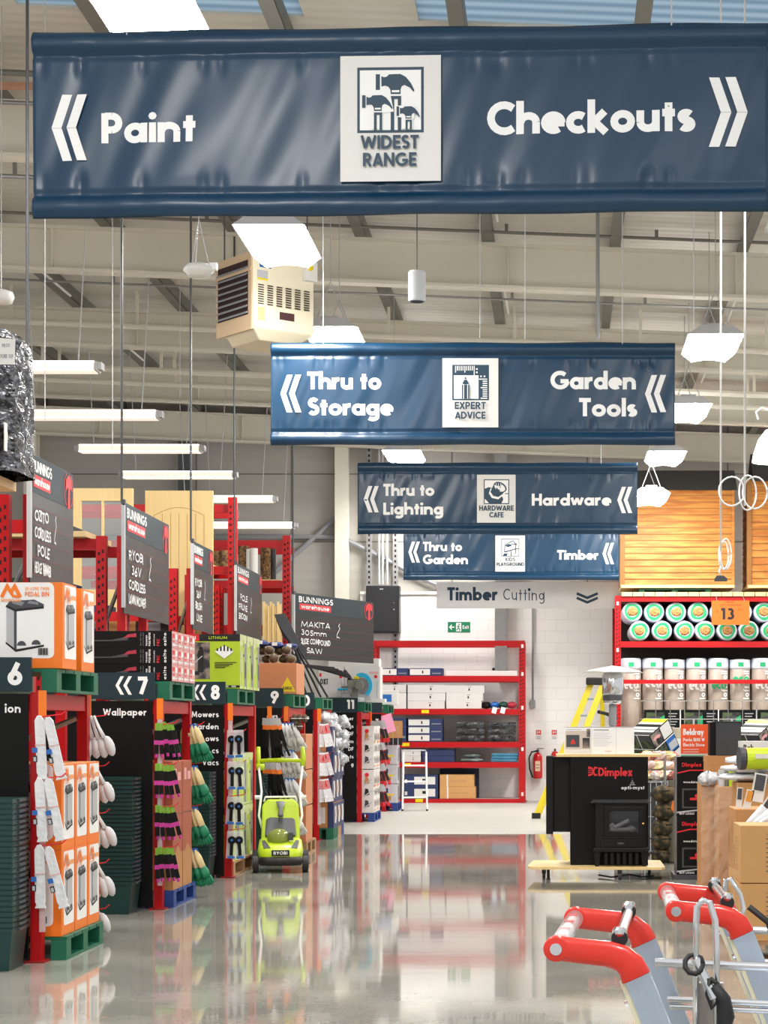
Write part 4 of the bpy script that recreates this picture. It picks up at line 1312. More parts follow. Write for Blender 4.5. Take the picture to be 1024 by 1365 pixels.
# ---- aisle 9
t = fresh('pruning_tool', 'tool')
b = M(BLACK); b.box(-.02, -.01, -.3, .02, .01, -.06); b.cyl((0, 0, -.3), (.02, 0, -.42), .014, 6); b.obj('black_blade', t)
b = M(ORANGE); b.box(-.022, -.012, -.1, .022, .012, -.05); b.obj('orange_collar', t)
b = M(LGREY); b.box(-.03, -.003, -.05, .03, .003, .03); b.obj('header_card', t)
PT = t
clip_strip('clip strip of black and orange tools under the aisle 9 sign', -3.3, 22.42, 1.72, (1.56, 1.05))
for k, z in enumerate((1.55, 1.04)):
    hang(PT, 6, -3.345, 22.4, z, 'black and orange tools, %s bunch' % ('upper', 'lower')[k], '# black and orange pruning tool in %s bunch behind the mower handle' % ('upper', 'lower')[k], .032, -4, 14, .01)


def plain_carton(label, loc, dims, m, group=None, deco=None, name='carton', rz=0):
    b = bx(*dims, m)
    if deco: deco(b)
    return tag(b.obj(name, loc=loc, bev=.004, rot=(0, 0, rz)), label, 'carton', group)


def triangle(b):
    f = b.F; w, h = f.W, f.H
    f.poly([(w * .68, h * .08), (w * .98, h * .08), (w * .83, h * .55)], YELLOW); f.text('RANGE', w * .745, h * .14, h * .1, INK, fit=w * .17)


plain_carton('big kraft carton with yellow triangle on top of the aisle 9 rack', (-3.33, 23.0, 1.865), (.62, .7, .36), mat('kraft_orange', 'C9845A', .7), None, triangle)
BG = None
for k in range(9):
    lb = 'brown glove bundle in open kraft carton, %s along heap behind the lime mower carton' % ORD[k]
    t = thing('glove_bundle', lb, 'glove', (-3.5 + (k % 5) * .1 + (.05 if k > 4 else 0), 22.78 + (k % 2) * .12, 2.275 + (.1 if k > 4 else 0)), 0, 'brown glove bundles on the aisle 9 carton')
    b = M(BROWN); b.blob((0, 0, 0), .06, .1, .05, 9, 6, jit=.25, seed=k); b.obj('knit', t, smooth=True)
    b = M(LGREY); b.tube([(.055 * math.cos(q * .63), -.03, .05 * math.sin(q * .63)) for q in range(11)], .006, 4); b.obj('band', t)
for k in range(3):
    b = M(mat('blue_pack', '26356F', .4, bump=.4)) if k == 0 else M(bpy.data.materials['blue_pack'])
    b.blob((0, 0, 0), .1, .1, .04, 10, 5, jit=.2, seed=k); b.box(-.03, -.1, -.01, .03, -.09, .03, WHITE)
    tag(b.obj('blue_packet', loc=(-3.46 + k * .17, 22.85, 2.46 - .02 * k)), '%s of three dark blue packets on top of the brown gloves' % ('leftmost', 'middle', 'rightmost')[k], 'packet', 'dark blue packets above brown gloves')
for lay in range(3):
    for c in range(2):
        plain_carton('kraft carton, %s layer, %s column, behind the mower handle' % (('lowest', 'middle', 'top')[lay], ('left', 'right')[c]), (-3.42 + c * .345, 22.95, .151 + lay * .42), (.33, .6, .41), (KRAFT3, mat('kraft_mid', 'BE7D55', .7))[0] if False else bpy.data.materials['kraft_orange'], 'kraft cartons inside the aisle 9 rack')
pallet('wooden pallet on floor under kraft cartons behind the mower', -3.76, 22.62, 0, .86, .9, WOODP, h=.15)
WG = glove_proto('work_glove', BAGW, mat('grey_glove', 'C9C8C2', .6), s=1.3)
clip_strip('clip strip of white gloves on kraft cartons behind the mower', -3.12, 22.5, 1.72, (1.5, 1.2, .9, .55))
for k, z in enumerate((1.52, 1.2, .88, .55)):
    hang(WG, 4, -3.15, 22.5, z, 'white gloves, %s bunch' % LEV[k], '# white glove in %s bunch on kraft cartons behind the mower' % LEV[k], .04, 4, 22, .012)
t = BROWN
for k in range(5):
    t = thing('glove_bundle', 'brown glove bundle hanging under the 0 plate, %s from left' % ORD[k], 'glove', (-3.02 + (k % 3) * .06, 22.45, 1.58 - (k // 3) * .09), 0, 'brown glove bundles hung under plate 0')
    b = M(BROWN); b.blob((0, 0, 0), .036, .04, .05, 9, 6, jit=.3, seed=20 + k); b.obj('knit', t, smooth=True)
    b = M(LGREY); b.tube([(0.036 * math.cos(q * .63), .04 * math.sin(q * .63), 0) for q in range(11)], .006, 4); b.obj('band', t)

# ---- aisle 10: leaning black snow shovels, mitre saw, white cartons
SH = None
for k in range(5):
    p0, p1 = at(437 - k * 9 + (0 if k < 4 else -25), 937, 25.9 + k * .05), at(397 - k * 4.5 + (0 if k < 4 else 12), (862, 858, 854, 851, 892)[k], 25.9 + k * .05)
    p0.z = 1.875
    lb = '%s of five black long handled scoops leaning over aisle 10' % ('rightmost', 'second from right', 'third from right', 'fourth from right', 'leftmost and shortest')[k]
    t = thing('long_handled_scoop', lb, 'tool', p0, 0, 'black long handled scoops leaning above the aisle 10 rack')
    d = p1 - p0
    b = M(RUBBER); b.cyl((0, 0, 0), d, .014, 8); b.obj('handle', t)
    u = d.normalized(); r_ = Vector((u.z, 0, -u.x))
    b = M(DGREY); q = d
    b.prism([q + r_ * -.05, q + r_ * .05, q + u * .33 + r_ * .07, q + u * .36 - r_ * .07], (0, .015, 0)); b.obj('blade', t)
t = thing('scoop_bundle', 'flat bundle of black scoop blades lying across the leaning handles', 'tool', at(415, 890, 25.8))
b = M(RUBBER)
for k in range(5): b.T = Matrix.Translation((k * .05, .01 * k, -.012 * k)) @ Matrix.Rotation(R(4 + 2 * k), 4, 'Y'); b.prism([(-.1, 0, 0), (.28, 0, -.03), (.34, 0, -.01), (.3, 0, .03), (-.08, 0, .04)], (0, .03, 0))
b.T = None
b.obj('blade', t)
W_ = mat('white_card', 'D9D7D4', .5)


def saw_deco(b):
    f = b.F; w, h = f.W, f.H
    f.rect(w * .03, h * .72, w * .12, h * .82, WREDP); f.text('DXT', w * .08, h * .5, h * .16, INK, fit=w * .3, wt=.22); f.rect(w * .7, h * .8, w * .95, h * .86, PINKP); f.disc(w * .88, h * .72, h * .05, WREDP); f.rect(w * .9, h * .1, w * .93, h * .6, LGREY)


plain_carton('white power tool carton lettered DXT behind the mitre saw', (-3.06, 30.95, 1.865), (.56, .45, .56), W_, 'white power tool cartons over aisle 10', saw_deco)
plain_carton('white carton left of the DXT one, behind the leaning scoops', (-3.55, 30.95, 1.865), (.4, .45, .56), W_, 'white power tool cartons over aisle 10', saw_deco)
plain_carton('white carton set on top of the DXT carton under the black chalkboard', (-3.2, 30.95, 2.426), (.8, .4, .13), W_, 'white power tool cartons over aisle 10')
p = at(474, 938, 30.5); p.z = 1.866
t = thing('mitre_saw', 'mitre saw with cyan blade guard standing above the number 11 plate', 'saw', p)
b = M(LGREY); b.lathe([(.16, 0), (.16, .05), (.12, .07)], 18); b.box(-.24, -.06, .03, .24, .06, .06); b.box(-.22, .06, .06, .22, .08, .13); b.obj('base', t, bev=.003)
b = M(mat('saw_grey', '878A80', .4, .3)); b.box(-.06, .02, .06, .04, .12, .26); b.box(-.12, -.04, .22, .1, .06, .34); b.cyl((-.22, 0, .24), (.1, 0, .24), .018, 8); b.cyl((.06, -.07, .26), (.06, .04, .26), .07, 14); b.obj('saw_head', t, bev=.004)
b = M(CYAN)
pts = [(.09 + .17 * math.cos(R(a)), .05, .26 + .2 * math.sin(R(a))) for a in range(-60, 125, 15)] + [(.09 + .11 * math.cos(R(a)), .05, .26 + .13 * math.sin(R(a))) for a in range(120, -61, -15)]
b.prism(pts, (0, .05, 0)); b.obj('blade_guard', t)
b = M(STEEL); b.cyl((.09, .06, .25), (.09, .065, .25), .13, 24); b.obj('blade', t)
b = M(RUBBER); b.tube([(-.04, 0, .3), (-.11, 0, .4), (-.16, 0, .48), (-.18, 0, .5)], [.025, .03, .028, .02], 8); b.obj('handle', t, smooth=True)
b = M(CYAN); b.cyl((-.28, 0, .2), (-.12, 0, .2), .018, 8); b.obj('clamp_bar', t)
b = M(YELLOW); b.box(-.02, -.045, .36, .06, -.04, .4); b.obj('yellow_label', t)
# under aisle 10
def blue_kraft(b):
    f = b.F; w, h = f.W, f.H
    f.rect(w * .1, h * .18, w * .72, h * .82, OFFW); f.rect(w * .8, 0, w, h, NAVYB)
    f = b.R; f.rect(0, 0, f.W, f.H, NAVYB); f.poly([(f.W * .3, f.H * .2), (f.W * .7, f.H * .15), (f.W * .85, f.H * .5), (f.W * .7, f.H * .85), (f.W * .3, f.H * .85), (f.W * .45, f.H * .5)], OFFW)
    f.rect(f.W * .05, f.H * .3, f.W * .16, f.H * .8, KRAFT)


for lay in range(4):
    for r in range(3):
        if lay == 3 and r == 2: continue
        plain_carton('kraft and navy carton with white label, %s layer, %s row, aisle 10 rack' % (('lowest', 'second', 'third', 'top')[lay], ('front', 'middle', 'back')[r]), (-3.13 - .02 * (lay % 2), 25.85 + r * .41, .151 + lay * .335), (.4, .4, .33), KRAFT, 'kraft and navy cartons inside the aisle 10 rack', blue_kraft)
pallet('green pallet on floor under the kraft and navy cartons', -3.36, 25.64, 0, .43, .5, GREENP, h=.15)
pallet('pale wooden pallet behind the green one at aisle 10', -3.36, 26.18, 0, .43, .36, WOODP, h=.15)
pallet('blue pallet farthest back under the kraft and navy cartons', -3.36, 26.56, 0, .43, .32, BLUEP, h=.15)
for k in range(16):
    b = M(BAGC); b.blob((0, 0, 0), .085, .085, .085, 13, 8, jit=.65, seed=k)
    tag(b.obj('clear_bag', loc=(-3.09 + (k % 4) * .055 + rnd.uniform(-.03, .03), 25.72 + (k % 2) * .1 + (k % 4) * .22, 1.55 - (k // 4) * .16 + rnd.uniform(-.06, .06)), rot=(k * 1.3, k * .7, k * 2.1), smooth=True), 'crumpled clear bag, %s row down, %s from left, over navy cartons' % (ORD[k // 4], ORD[k % 4]), 'bag', 'crumpled clear bags hung at aisle 10')
t = fresh('brush_pack', 'brush')
b = M(BAGW); b.box(-.03, -.01, -.3, .03, .01, 0); b.obj('sleeve', t)
b = M(WREDP)
for q in range(4): b.box(-.026 + q * .015, -.014, -.13, -.018 + q * .015, -.008, -.02)
b.obj('red_bristle', t)
BP = t
clip_strip('clip strip of red and white brushes beside the aisle 10 post', -3.1, 25.47, 1.72, (1.5, 1.1, .8))
for k, z in enumerate((1.52, 1.14, .8)):
    hang(BP, 3, -3.06, 25.42, z, 'red and white brushes, %s bunch' % LEV[k], '# red and white brush pack in %s bunch beside the aisle 10 post' % LEV[k], .03, 2, 14)

# ---- aisle 11
def drill_card(b):
    g = random.Random(3)
    for f in (b.F, b.R):
        w, h = f.W, f.H
        f.disc(w * .8, h * .88, h * .05, WREDP)
        for k in range(3):
            for q in range(3):
                x, z = w * (.14 + .3 * k), h * (.12 + .27 * q)
                f.poly([(x, z), (x + w * .14, z + h * .03), (x + w * .1, z + h * .16), (x + w * .02, z + h * .18)], (INK, KRAFT, DGREY)[(k + q) % 3]); f.line([(x, z), (x + w * .2, z + h * .12)], w * .03, LGREY)
        f.rect(w * .02, h * .6, w * .4, h * .66, LORANGE); f.rect(w * .02, h * .05, w * .3, h * .09, ORANGE)


for lay in range(2):
    for c in range(2):
        plain_carton('white carton printed with hand tools, %s layer, %s, aisle 11 rack' % (('lower', 'upper')[lay], ('front', 'behind')[c]), (-3.12, 30.58 + c * .53, .141 + lay * .68), (.56, .5, .67), W_, 'white tool cartons inside the aisle 11 rack', drill_card)
pallet('blue pallet on floor under the white tool cartons', -3.45, 30.32, 0, .62, 1.1, BLUEP, h=.14)
t = fresh('tool_card', 'tool')
b = M(LGREY); b.box(-.03, -.003, -.1, .03, .003, .02); b.obj('header_card', t)
b = M(INK); b.box(-.022, -.014, -.27, .022, .002, -.12); b.obj('black_grip', t)
b = M(WREDP); b.box(-.024, -.015, -.34, .024, .003, -.27); b.obj('red_tip', t)
TC = t
clip_strip('clip strip of red and black tools at the far edge of the aisle 11 rack', -3.02, 31.62, 1.72, (1.55, 1.2, .9, .6))
for k, z in enumerate((1.55, 1.2, .86, .52)):
    hang(TC, 5, -2.97, 31.62, z, 'red and black tool cards, %s bunch' % LEV[k], '# red and black carded tool in %s bunch near the step stool' % LEV[k], .04, -4, 18, .012)
plain_carton('white carton with blue picture at the left of the farthest green pallet', (-3.42, 34.9, 1.865), (.3, .4, .4), W_, None, lambda b: (b.F.rect(.03, .2, .25, .3, BLUE), b.F.rect(.05, .05, .25, .1, KRAFT), b.R.rect(.05, .2, .4, .3, BLUE)))
plain_carton('low white tray beside the mitre saw', (-2.78, 30.5, 1.865), (.22, .3, .05), W_)
# ---- aisle 12
for lay in range(4):
    plain_carton('clear and blue carton, %s from floor, in the farthest end rack' % ORD[lay], (-3.02, 34.4, .141 + lay * .34), (.46, .5, .33), mat('clear_box_print', 'C8CAD2', .3, vs=20, var=.2) if lay == 0 else bpy.data.materials['clear_box_print'], 'clear and blue cartons in the farthest end rack',
                 lambda b: (b.F.rect(.05, .18, .3, .26, NAVYB), b.F.rect(.05, .05, .35, .12, KRAFT), b.F.rect(.1, .13, .4, .16, YELLOW), b.R.rect(.1, .05, .2, .28, GREY), b.R.rect(.3, .05, .4, .28, NAVYB)))
pallet('blue pallet on floor in the farthest end rack', -3.3, 34.12, 0, .52, .9, BLUEP, h=.14)
b = M(mat('pink_card', 'EE9FC0', .6)); b.T = Matrix.Rotation(R(-16), 4, 'Y'); b.box(-.1, 0, -.32, .12, .012, 0); tag(b.obj('pink_card', loc=(-3.0, 33.985, 1.68)), 'pink card hanging under the farthest green pallet', 'card')
for k in range(4):
    t = thing('hand_saw_card', 'carded tan tool hanging under the pink card, %s from left' % ORD[k], 'tool', (-2.98 + k * .085, 33.99, 1.58), 0, 'carded tools under the pink card')
    b = M(KRAFT); b.box(-.04, 0, -.32, .04, .01, 0); b.obj('card', t)
    b = M(INK); b.box(-.03, -.01, -.42, .04, .015, -.3); b.obj('black_handle', t)
plain_carton('white and blue carton on the farthest green pallet', (-3.0, 34.5, 1.865), (.4, .4, .25), W_, None, lambda b: b.F.rect(.05, .05, .3, .18, BLUE))

# ============================================================ LEFT: UP ON THE RACKS
t = thing('wrapped_pallet_load', 'tall load in shiny black stretch wrap at the upper left edge', 'wrapped load', (-3.88, 12.75, 3.09))
b = M(WRAP)
n = 40
vs, fs = [], []
for j in range(15):
    z = j / 14 * .92
    for i in range(n):
        a = 2 * math.pi * i / n
        c, s_ = math.cos(a), math.sin(a)
        q = 1 / max(abs(c), abs(s_))
        r = .42 * (min(q, 1.18)) * (1 - .05 * (j / 14) ** 3 - (.12 if j == 14 else 0)) + rnd.uniform(-.012, .012)
        vs.append((r * c, r * s_ * .8, z))
for j in range(14):
    for i in range(n): fs.append((j * n + i, j * n + (i + 1) % n, (j + 1) * n + (i + 1) % n, (j + 1) * n + i))
fs.append(tuple(range(14 * n, 15 * n)))
b.add(vs, fs); b.obj('stretch_wrap', t)
f = Fr(M(OFFW), (.33, -.37, .66), (1, 0, 0), (0, 0, 1))
f.poly([(0, 0), (.11, 0), (.115, .16), (0, .17)], OFFW); f.text('PILOT', .03, .11, .022, GREY, fit=.05); f.text('STORE 559', .01, .04, .025, GREY, fit=.09); f.mb.obj('paper_label', t)
b = M(OFFW); b.box(.36, -.33, .12, .365, -.2, .3); b.obj('side_label', t)
plain_carton('tan carton standing before the black wrapped load at the left edge', (-3.68, 12.28, 3.175), (.3, .14, .25), KRAFT2)
b = M(TAN); b.box(-.9, .02, 0, .3, .9, .06); tag(b.obj('shelf_board', loc=(-3.9, 12.25, 3.075)) if False else b.obj('shelf_board', loc=(-3.93, 12.2, 3.03 + .04)), 'pale shelf board under the black wrapped load', 'board')
bpy.data.objects[[o.name for o in C.objects if o.name.startswith('wrapped_pallet_load')][0]].location.z = 3.131


def door_leaf(label, x, Y, z, w, h, glazed):
    t = thing('door_leaf', label, 'door', (x, Y, z), 0, 'unpainted doors displayed on top of the left racks')
    b = M(PALEW)
    if glazed:
        for a in ((0, 0, .1, h), (w - .1, 0, w, h), (.1, h - .14, w - .1, h), (.1, 0, w - .1, .9), (.1, h * .66, w - .1, h * .66 + .03), (w * .5 - .012, .9, w * .5 + .012, h - .14)): b.box(a[0], 0, a[1], a[2], .04, a[3])
        b.obj('frame', t)
        g = M(mat('pane_glass', 'E8EEF0', .05, alpha=.14)); g.box(.1, .016, .9, w - .1, .022, h - .14); g.obj('glass', t)
    else:
        b.box(0, 0, 0, w, .04, h); b.obj('slab', t)
        f = Fr(M(mat('pale_groove', 'B98F50', .6)), (0, -.001, 0), (1, 0, 0), (0, 0, 1))
        arc = [(.1, .1), (.1, h - .28)] + [(.1 + (w - .2) * k / 10, h - .28 + .09 * math.sin(math.pi * k / 10)) for k in range(1, 10)] + [(w - .1, h - .28), (w - .1, .1)]
        f.line(arc, .008, f.mb.m[0])
        for k in range(1, 6): f.line([(.1 + (w - .2) * k / 6, .1), (.1 + (w - .2) * k / 6, h - .26)], .007, f.mb.m[0])
        f.mb.obj('moulding', t)
    return t


p = at(193, 889, 22); door_leaf('pale unpainted door with arched tongue and groove panel above the racks', p.x, 22.02, 2.121, .765, 2.03, False)
p = at(96, 889, 21.8); door_leaf('pale unpainted door with glazed upper panes above the racks', p.x, 21.8, 2.121, .68, 2.03, True)
b = M(TAN); b.box(-1.9, 0, 0, .75, .9, .02); tag(b.obj('shelf_board', loc=(-4.6, 21.5, 2.1)), 'pale board carrying the two unpainted doors', 'board')
b = M(DSTEEL)
# contents of the racks seen between the chalkboards
def fill(x0, x1, Y, z, items, where, d=.5):
    x = x0
    k = 0
    while x < x1 - .1:
        w, h, m = items[k % len(items)]
        plain_carton('%s carton in the rack %s, %s from left' % (m.name.replace('_', ' '), where, ORD[k]), (x + w / 2, Y, z), (w - .01, d, h), m, 'cartons in the rack ' + where, lambda b: (b.F.rect(.05, .03, b.F.W - .05, b.F.H * .35, LGREY), b.F.rect(.08, b.F.H * .5, b.F.W - .08, b.F.H * .7, GREY)))
        x += w; k += 1


DG = mat('dark_green_card', '20371C', .6); NB = mat('navy_blue_card', '1C2A55', .6); BK = mat('black_card', '1A1A1C', .6)
fill(-5.5, -4.3, 17.75, 2.33, ((.3, .5, DG), (.28, .48, BK), (.3, .5, DG), (.26, .45, NB)), 'behind the second chalkboard', .4)
b = M(TAN); b.box(-1.6, 0, 0, .35, 1.0, .03); tag(b.obj('shelf_board', loc=(-4.5, 17.43, 2.3)), 'board in the rack behind the second chalkboard', 'board')
b = M(TAN); b.box(-1.6, 0, 0, .35, 1.0, .05); tag(b.obj('shelf_board', loc=(-4.55, 17.4, 3.185)), 'tan board on top of the rack behind the second chalkboard', 'board')
plain_carton('dark flat carton on the tan board under the glazed door', (-4.7, 17.7, 3.236), (.7, .4, .06), BK)
fill(-5.5, -4.2, 21.3, 2.3, ((.3, .4, DG), (.35, .5, NB), (.3, .35, KRAFT), (.35, .45, BK)), 'behind the third chalkboard', .4)
b = M(TAN); b.box(-1.6, 0, 0, .3, .75, .02); tag(b.obj('shelf_board', loc=(-4.5, 20.96, 2.28)), 'board in the rack behind the third chalkboard', 'board')
fill(-5.5, -4.3, 24.9, 2.33, ((.4, .5, KRAFT), (.35, .45, BK), (.4, .55, KRAFT2)), 'behind the fourth chalkboard', .4)
b = M(TAN); b.box(-1.6, 0, 0, .35, .8, .02); tag(b.obj('shelf_board', loc=(-4.5, 24.5, 2.3)), 'board in the rack behind the fourth chalkboard', 'board')
CP = mat('patterned_carpet', '4A3622', .9, vs=25, hx2='8A6A44')
for k, (px, Y, r, y0, y1, m, nm) in enumerate(((287, 24.9, .07, 760, 735, CP, 'brown patterned roll'), (299, 24.9, .07, 760, 734, CP, 'brown patterned roll'), (325, 26.9, .075, 840, 728, CP, 'brown patterned roll'), (333, 26.8, .05, 840, 732, OFFW, 'white tube'), (339, 26.7, .05, 840, 731, OFFW, 'white tube'), (354, 27.7, .075, 785, 727, CP, 'brown patterned roll'), (363, 27.8, .055, 785, 732, BK, 'black roll'))):
    p = at(px, y1, Y)
    zb = 3.4 if k > 4 else 2.31 if k > 1 else 3.51
    if k > 4: zb = 3.53
    b = M(m); b.cyl((0, 0, 0), (0, 0, p.z - zb), r, 14)
    tag(b.obj('carpet_roll' if m is not OFFW else 'cardboard_tube', loc=(p.x, Y, zb)), 'upright %s on the tall rack, %s from left of seven' % (nm, ORD[k]), 'roll', 'upright rolls on the tall red racks')
for x, y, z, w_, wh in ((-4.98, 24.35, 3.505, .66, 'left pair'), (-4.7, 26.55, 2.29, .8, 'middle three'), (-4.4, 27.25, 3.52, .55, 'right pair')):
    b = M(TAN); b.box(0, 0, 0, w_, .9, .02); tag(b.obj('shelf_board', loc=(x, y, z)), 'board carrying the %s of upright rolls' % wh, 'board')
for k in range(8):
    p = at(352 + k * 3.1, 786, 26.6 + (k % 2) * .05)
    b = M(PALEW); b.box(-.014, -.02, 0, .014, .02, 3.2 - 1.88 - .03 * (k % 3)); tag(b.obj('timber_strip', loc=(p.x, p.y, 1.868)), 'upright pale timber strip, %s from left, right of fourth chalkboard' % ORD[k], 'timber', 'upright timber strips by the fourth chalkboard')
plain_carton('kraft carton on the tall rack left of the tallest post', (-4.62, 24.7, 2.8), (.5, .4, .55), KRAFT2)
b = M(TAN); b.box(0, 0, 0, .6, .8, .02); tag(b.obj('shelf_board', loc=(-4.95, 24.3, 2.775)), 'board under the kraft carton on the tall rack', 'board')


# ============================================================ MOWER IN THE AISLE
p = at(374, 1160, 20.1); p.z = 0
t = thing('lawn_mower', 'lime green push mower with white handle standing in the aisle', 'lawn mower', p, R(8))
W = .23
b = M(LIME)
# deck: loft of rounded sections from nose to tail
secs = [(-.30, .13, .10, .20), (-.27, .19, .085, .25), (-.15, .225, .08, .29), (.05, .235, .08, .33), (.25, .23, .09, .36), (.38, .2, .12, .34)]
vs, fs = [], []
n = 14
for y, hw, zb, ztp in secs:
    for k in range(n):
        a = math.pi * 2 * k / n
        c, s_ = math.cos(a), math.sin(a)
        vs.append((hw * math.copysign(abs(c) ** .55, c), y, (zb + ztp) / 2 + (ztp - zb) / 2 * math.copysign(abs(s_) ** .6, s_)))
for i in range(len(secs) - 1):
    for k in range(n): fs.append((i * n + k, i * n + (k + 1) % n, (i + 1) * n + (k + 1) % n, (i + 1) * n + k))
fs += [tuple(range(n - 1, -1, -1)), tuple(range((len(secs) - 1) * n, len(secs) * n))]
b.add(vs, fs); o = b.obj('deck', t, smooth=True)
b = M(LIME); b.prism([(-.2, .2, .3), (.2, .2, .3), (.19, .36, .66), (.14, .4, .72), (-.14, .4, .72), (-.19, .36, .66)], (0, .2, .0)); b.obj('rear_hood', t, bev=.02)
b = M(DGREY); b.prism([(-.16, .12, .36), (.16, .12, .36), (.15, .3, .52), (.1, .33, .56), (-.1, .33, .56), (-.15, .3, .52)], (0, .06, -.02)); b.obj('grey_shroud', t, bev=.012)
f = Fr(M(LIME), (-.12, .1905, .42), (1, 0, 0), (0, .745, .667)); f.text('36V', .0, .0, .035, LIME); f.text('LITHIUM', .09, .002, .028, WHITE, fit=.14)
f.mb.obj('lettering', t)
b = M(mat('smoked_cover', '8A9448', .12, alpha=.8)); b.blob((-.02, .0, .34), .12, .14, .1, 14, 7); b.obj('battery_cover', t, smooth=True)
b = M(GREY); b.tube([(0, .24, .56), (0, .3, .62), (0, .32, .7)], [.03, .02, .05], 10); b.obj('lift_handle', t, smooth=True)
b = M(RUBBER); b.tube([(-.2, -.27, .12), (-.12, -.31, .12), (.12, -.31, .12), (.2, -.27, .12)], .045, 8); b.obj('front_bumper', t, smooth=True)
f = Fr(M(INK), (-.09, -.3135, .175), (1, 0, 0), (0, 0, 1)); f.rect(0, 0, .18, .06, INK); f.text('RYOBI', .02, .014, .032, WHITE, fit=.14, wt=.22); f.mb.obj('name_plate', t)
b = M(DGREY)
for s in (-1, 1): b.prism([(s * .1, -.26, .245), (s * .17, -.24, .245), (s * .19, -.05, .31), (s * .16, -.05, .318)], (0, 0, .006))
b.box(.08, -.1, .32, .13, -.04, .4); b.obj('trim_insert', t)
for x, y, r in ((-.25, -.2, .085), (.25, -.2, .085), (-.26, .34, .1), (.26, .34, .1)):
    s = 1 if x > 0 else -1
    b = M(RUBBER); b.cyl((x - .03, y, r), (x + .03, y, r), r, 22); o = b.obj('wheel', t, bev=.008)
    c = M(DGREY); c.cyl((x + s * .03, y, r), (x + s * .036, y, r), r * .6, 16); c.obj('hub_cap', o)
b = M(WHITE)
for s in (-1, 1): b.tube([(s * .19, .36, .42), (s * .225, .42, .55), (s * .2, .6, .8), (s * .235, .78, 1.1)], .013, 8)
b.tube([(-.17, .46, .7), (-.16, .5, .745), (.16, .5, .745), (.17, .46, .7)], .011, 8)
b.obj('handle_tube', t, smooth=True)
b = M(LIME)
for s in (-1, 1): b.tube([(s * .233, .77, 1.06), (s * .24, .8, 1.16), (s * .235, .82, 1.27)], [.026, .03, .02], 8)
b.tube([(-.23, .79, 1.12), (0, .78, 1.13), (.23, .79, 1.12)], .022, 8); b.box(-.07, .76, 1.105, .07, .8, 1.15); b.box(-.27, .74, 1.02, -.17, .8, 1.09)
b.obj('handle_grip', t, smooth=True)
b = M(RUBBER); b.tube([(-.22, .74, 1.0), (-.16, .62, .8), (-.08, .55, .68), (-.17, .46, .6)], .006, 6); b.obj('power_lead', t)
b = M(WHITE)
for s in (-1, 1): b.cyl((s * .21, .56, .74), (s * .27, .56, .74), .022, 10)
b.obj('clamp_knob', t)

# ============================================================ BACK WALL RACK AND WHAT IT CARRIES
Y0 = 37.75; sB = FOC / Y0
XB = lambda px: (px - CX) / sB
ZB = lambda py: EYE + (CY - py) / sB
t = thing('stock_rack', 'wide red stock rack standing against the white back wall', 'rack', (0, Y0, 0))
for x in (XB(493), XB(692)):
    for y in (0, .78): post(t, x, y, ZB(854), .115, .09, holes=(y == 0))
for py0, py1, deck in ((854, 861, 0), (901, 908.5, 1), (945, 952.5, 1), (989, 996.5, 1), (1016, 1023.5, 1), (1065, 1070.5, 1)):
    for y in (-.01, .82):
        b = M(RED); b.box(XB(493) + .1, y, ZB(py1), XB(692) + .02, y + .05, ZB(py0)); b.obj('beam', t)
    if deck:
        b = M(LGREY); b.box(XB(493) + .1, .03, ZB(py0) - .03, XB(692), .8, ZB(py0) - .005); b.obj('shelf_deck', t)
b = M(OFFW)
for py in (863, 900, 945, 1000, 1060): b.box(XB(695), -.013, ZB(py + 1), XB(698), -.002, ZB(py - 4))
b.obj('beam_lock', t)
b = M(YELLOW)
for px, py in ((567, 948.5), (541, 992.5), (543, 1019.5), (559, 1067)): b.box(XB(px - 5), -.018, ZB(py + 2.2), XB(px + 5), -.011, ZB(py - 2.2))
b.obj('price_ticket', t)


def lab(m):
    def f_(b):
        f = b.F; w, h = f.W, f.H
        if m == 'n':
            f.rect(.01, h * .12, w * .62, h * .88, OFFW); f.rect(w * .38, h * .3, w * .42, h * .7, INK); f.rect(w * .68, h * .25, w * .95, h * .4, GREY)
        if m == 'w':
            f.rect(w * .58, h * .3, w * .62, h * .6, INK); f.rect(w * .56, h * .72, w * .66, h * .8, GREY)
        if m == 'b':
            f.rect(w * .32, h * .18, w * .92, h * .82, OFFW); f.rect(w * .55, h * .4, w * .68, h * .65, INK); f.rect(w * .05, h * .3, w * .12, h * .6, OFFW)
        if m == 'k':
            f.rect(w * .2, 0, w * .24, h, OFFW); f.rect(w * .3, h * .45, w * .8, h * .5, WOODP)
    return f_


def bb(label, px0, px1, py0, py1, m, deco=None, group=None, dep=.5, dy=.05):
    w, h = (px1 - px0) / sB, (py1 - py0) / sB
    plain_carton(label, (XB((px0 + px1) / 2), Y0 + dy + dep / 2, ZB(py1)), (w - .006, dep, h), m, group, lab(deco) if deco else None)


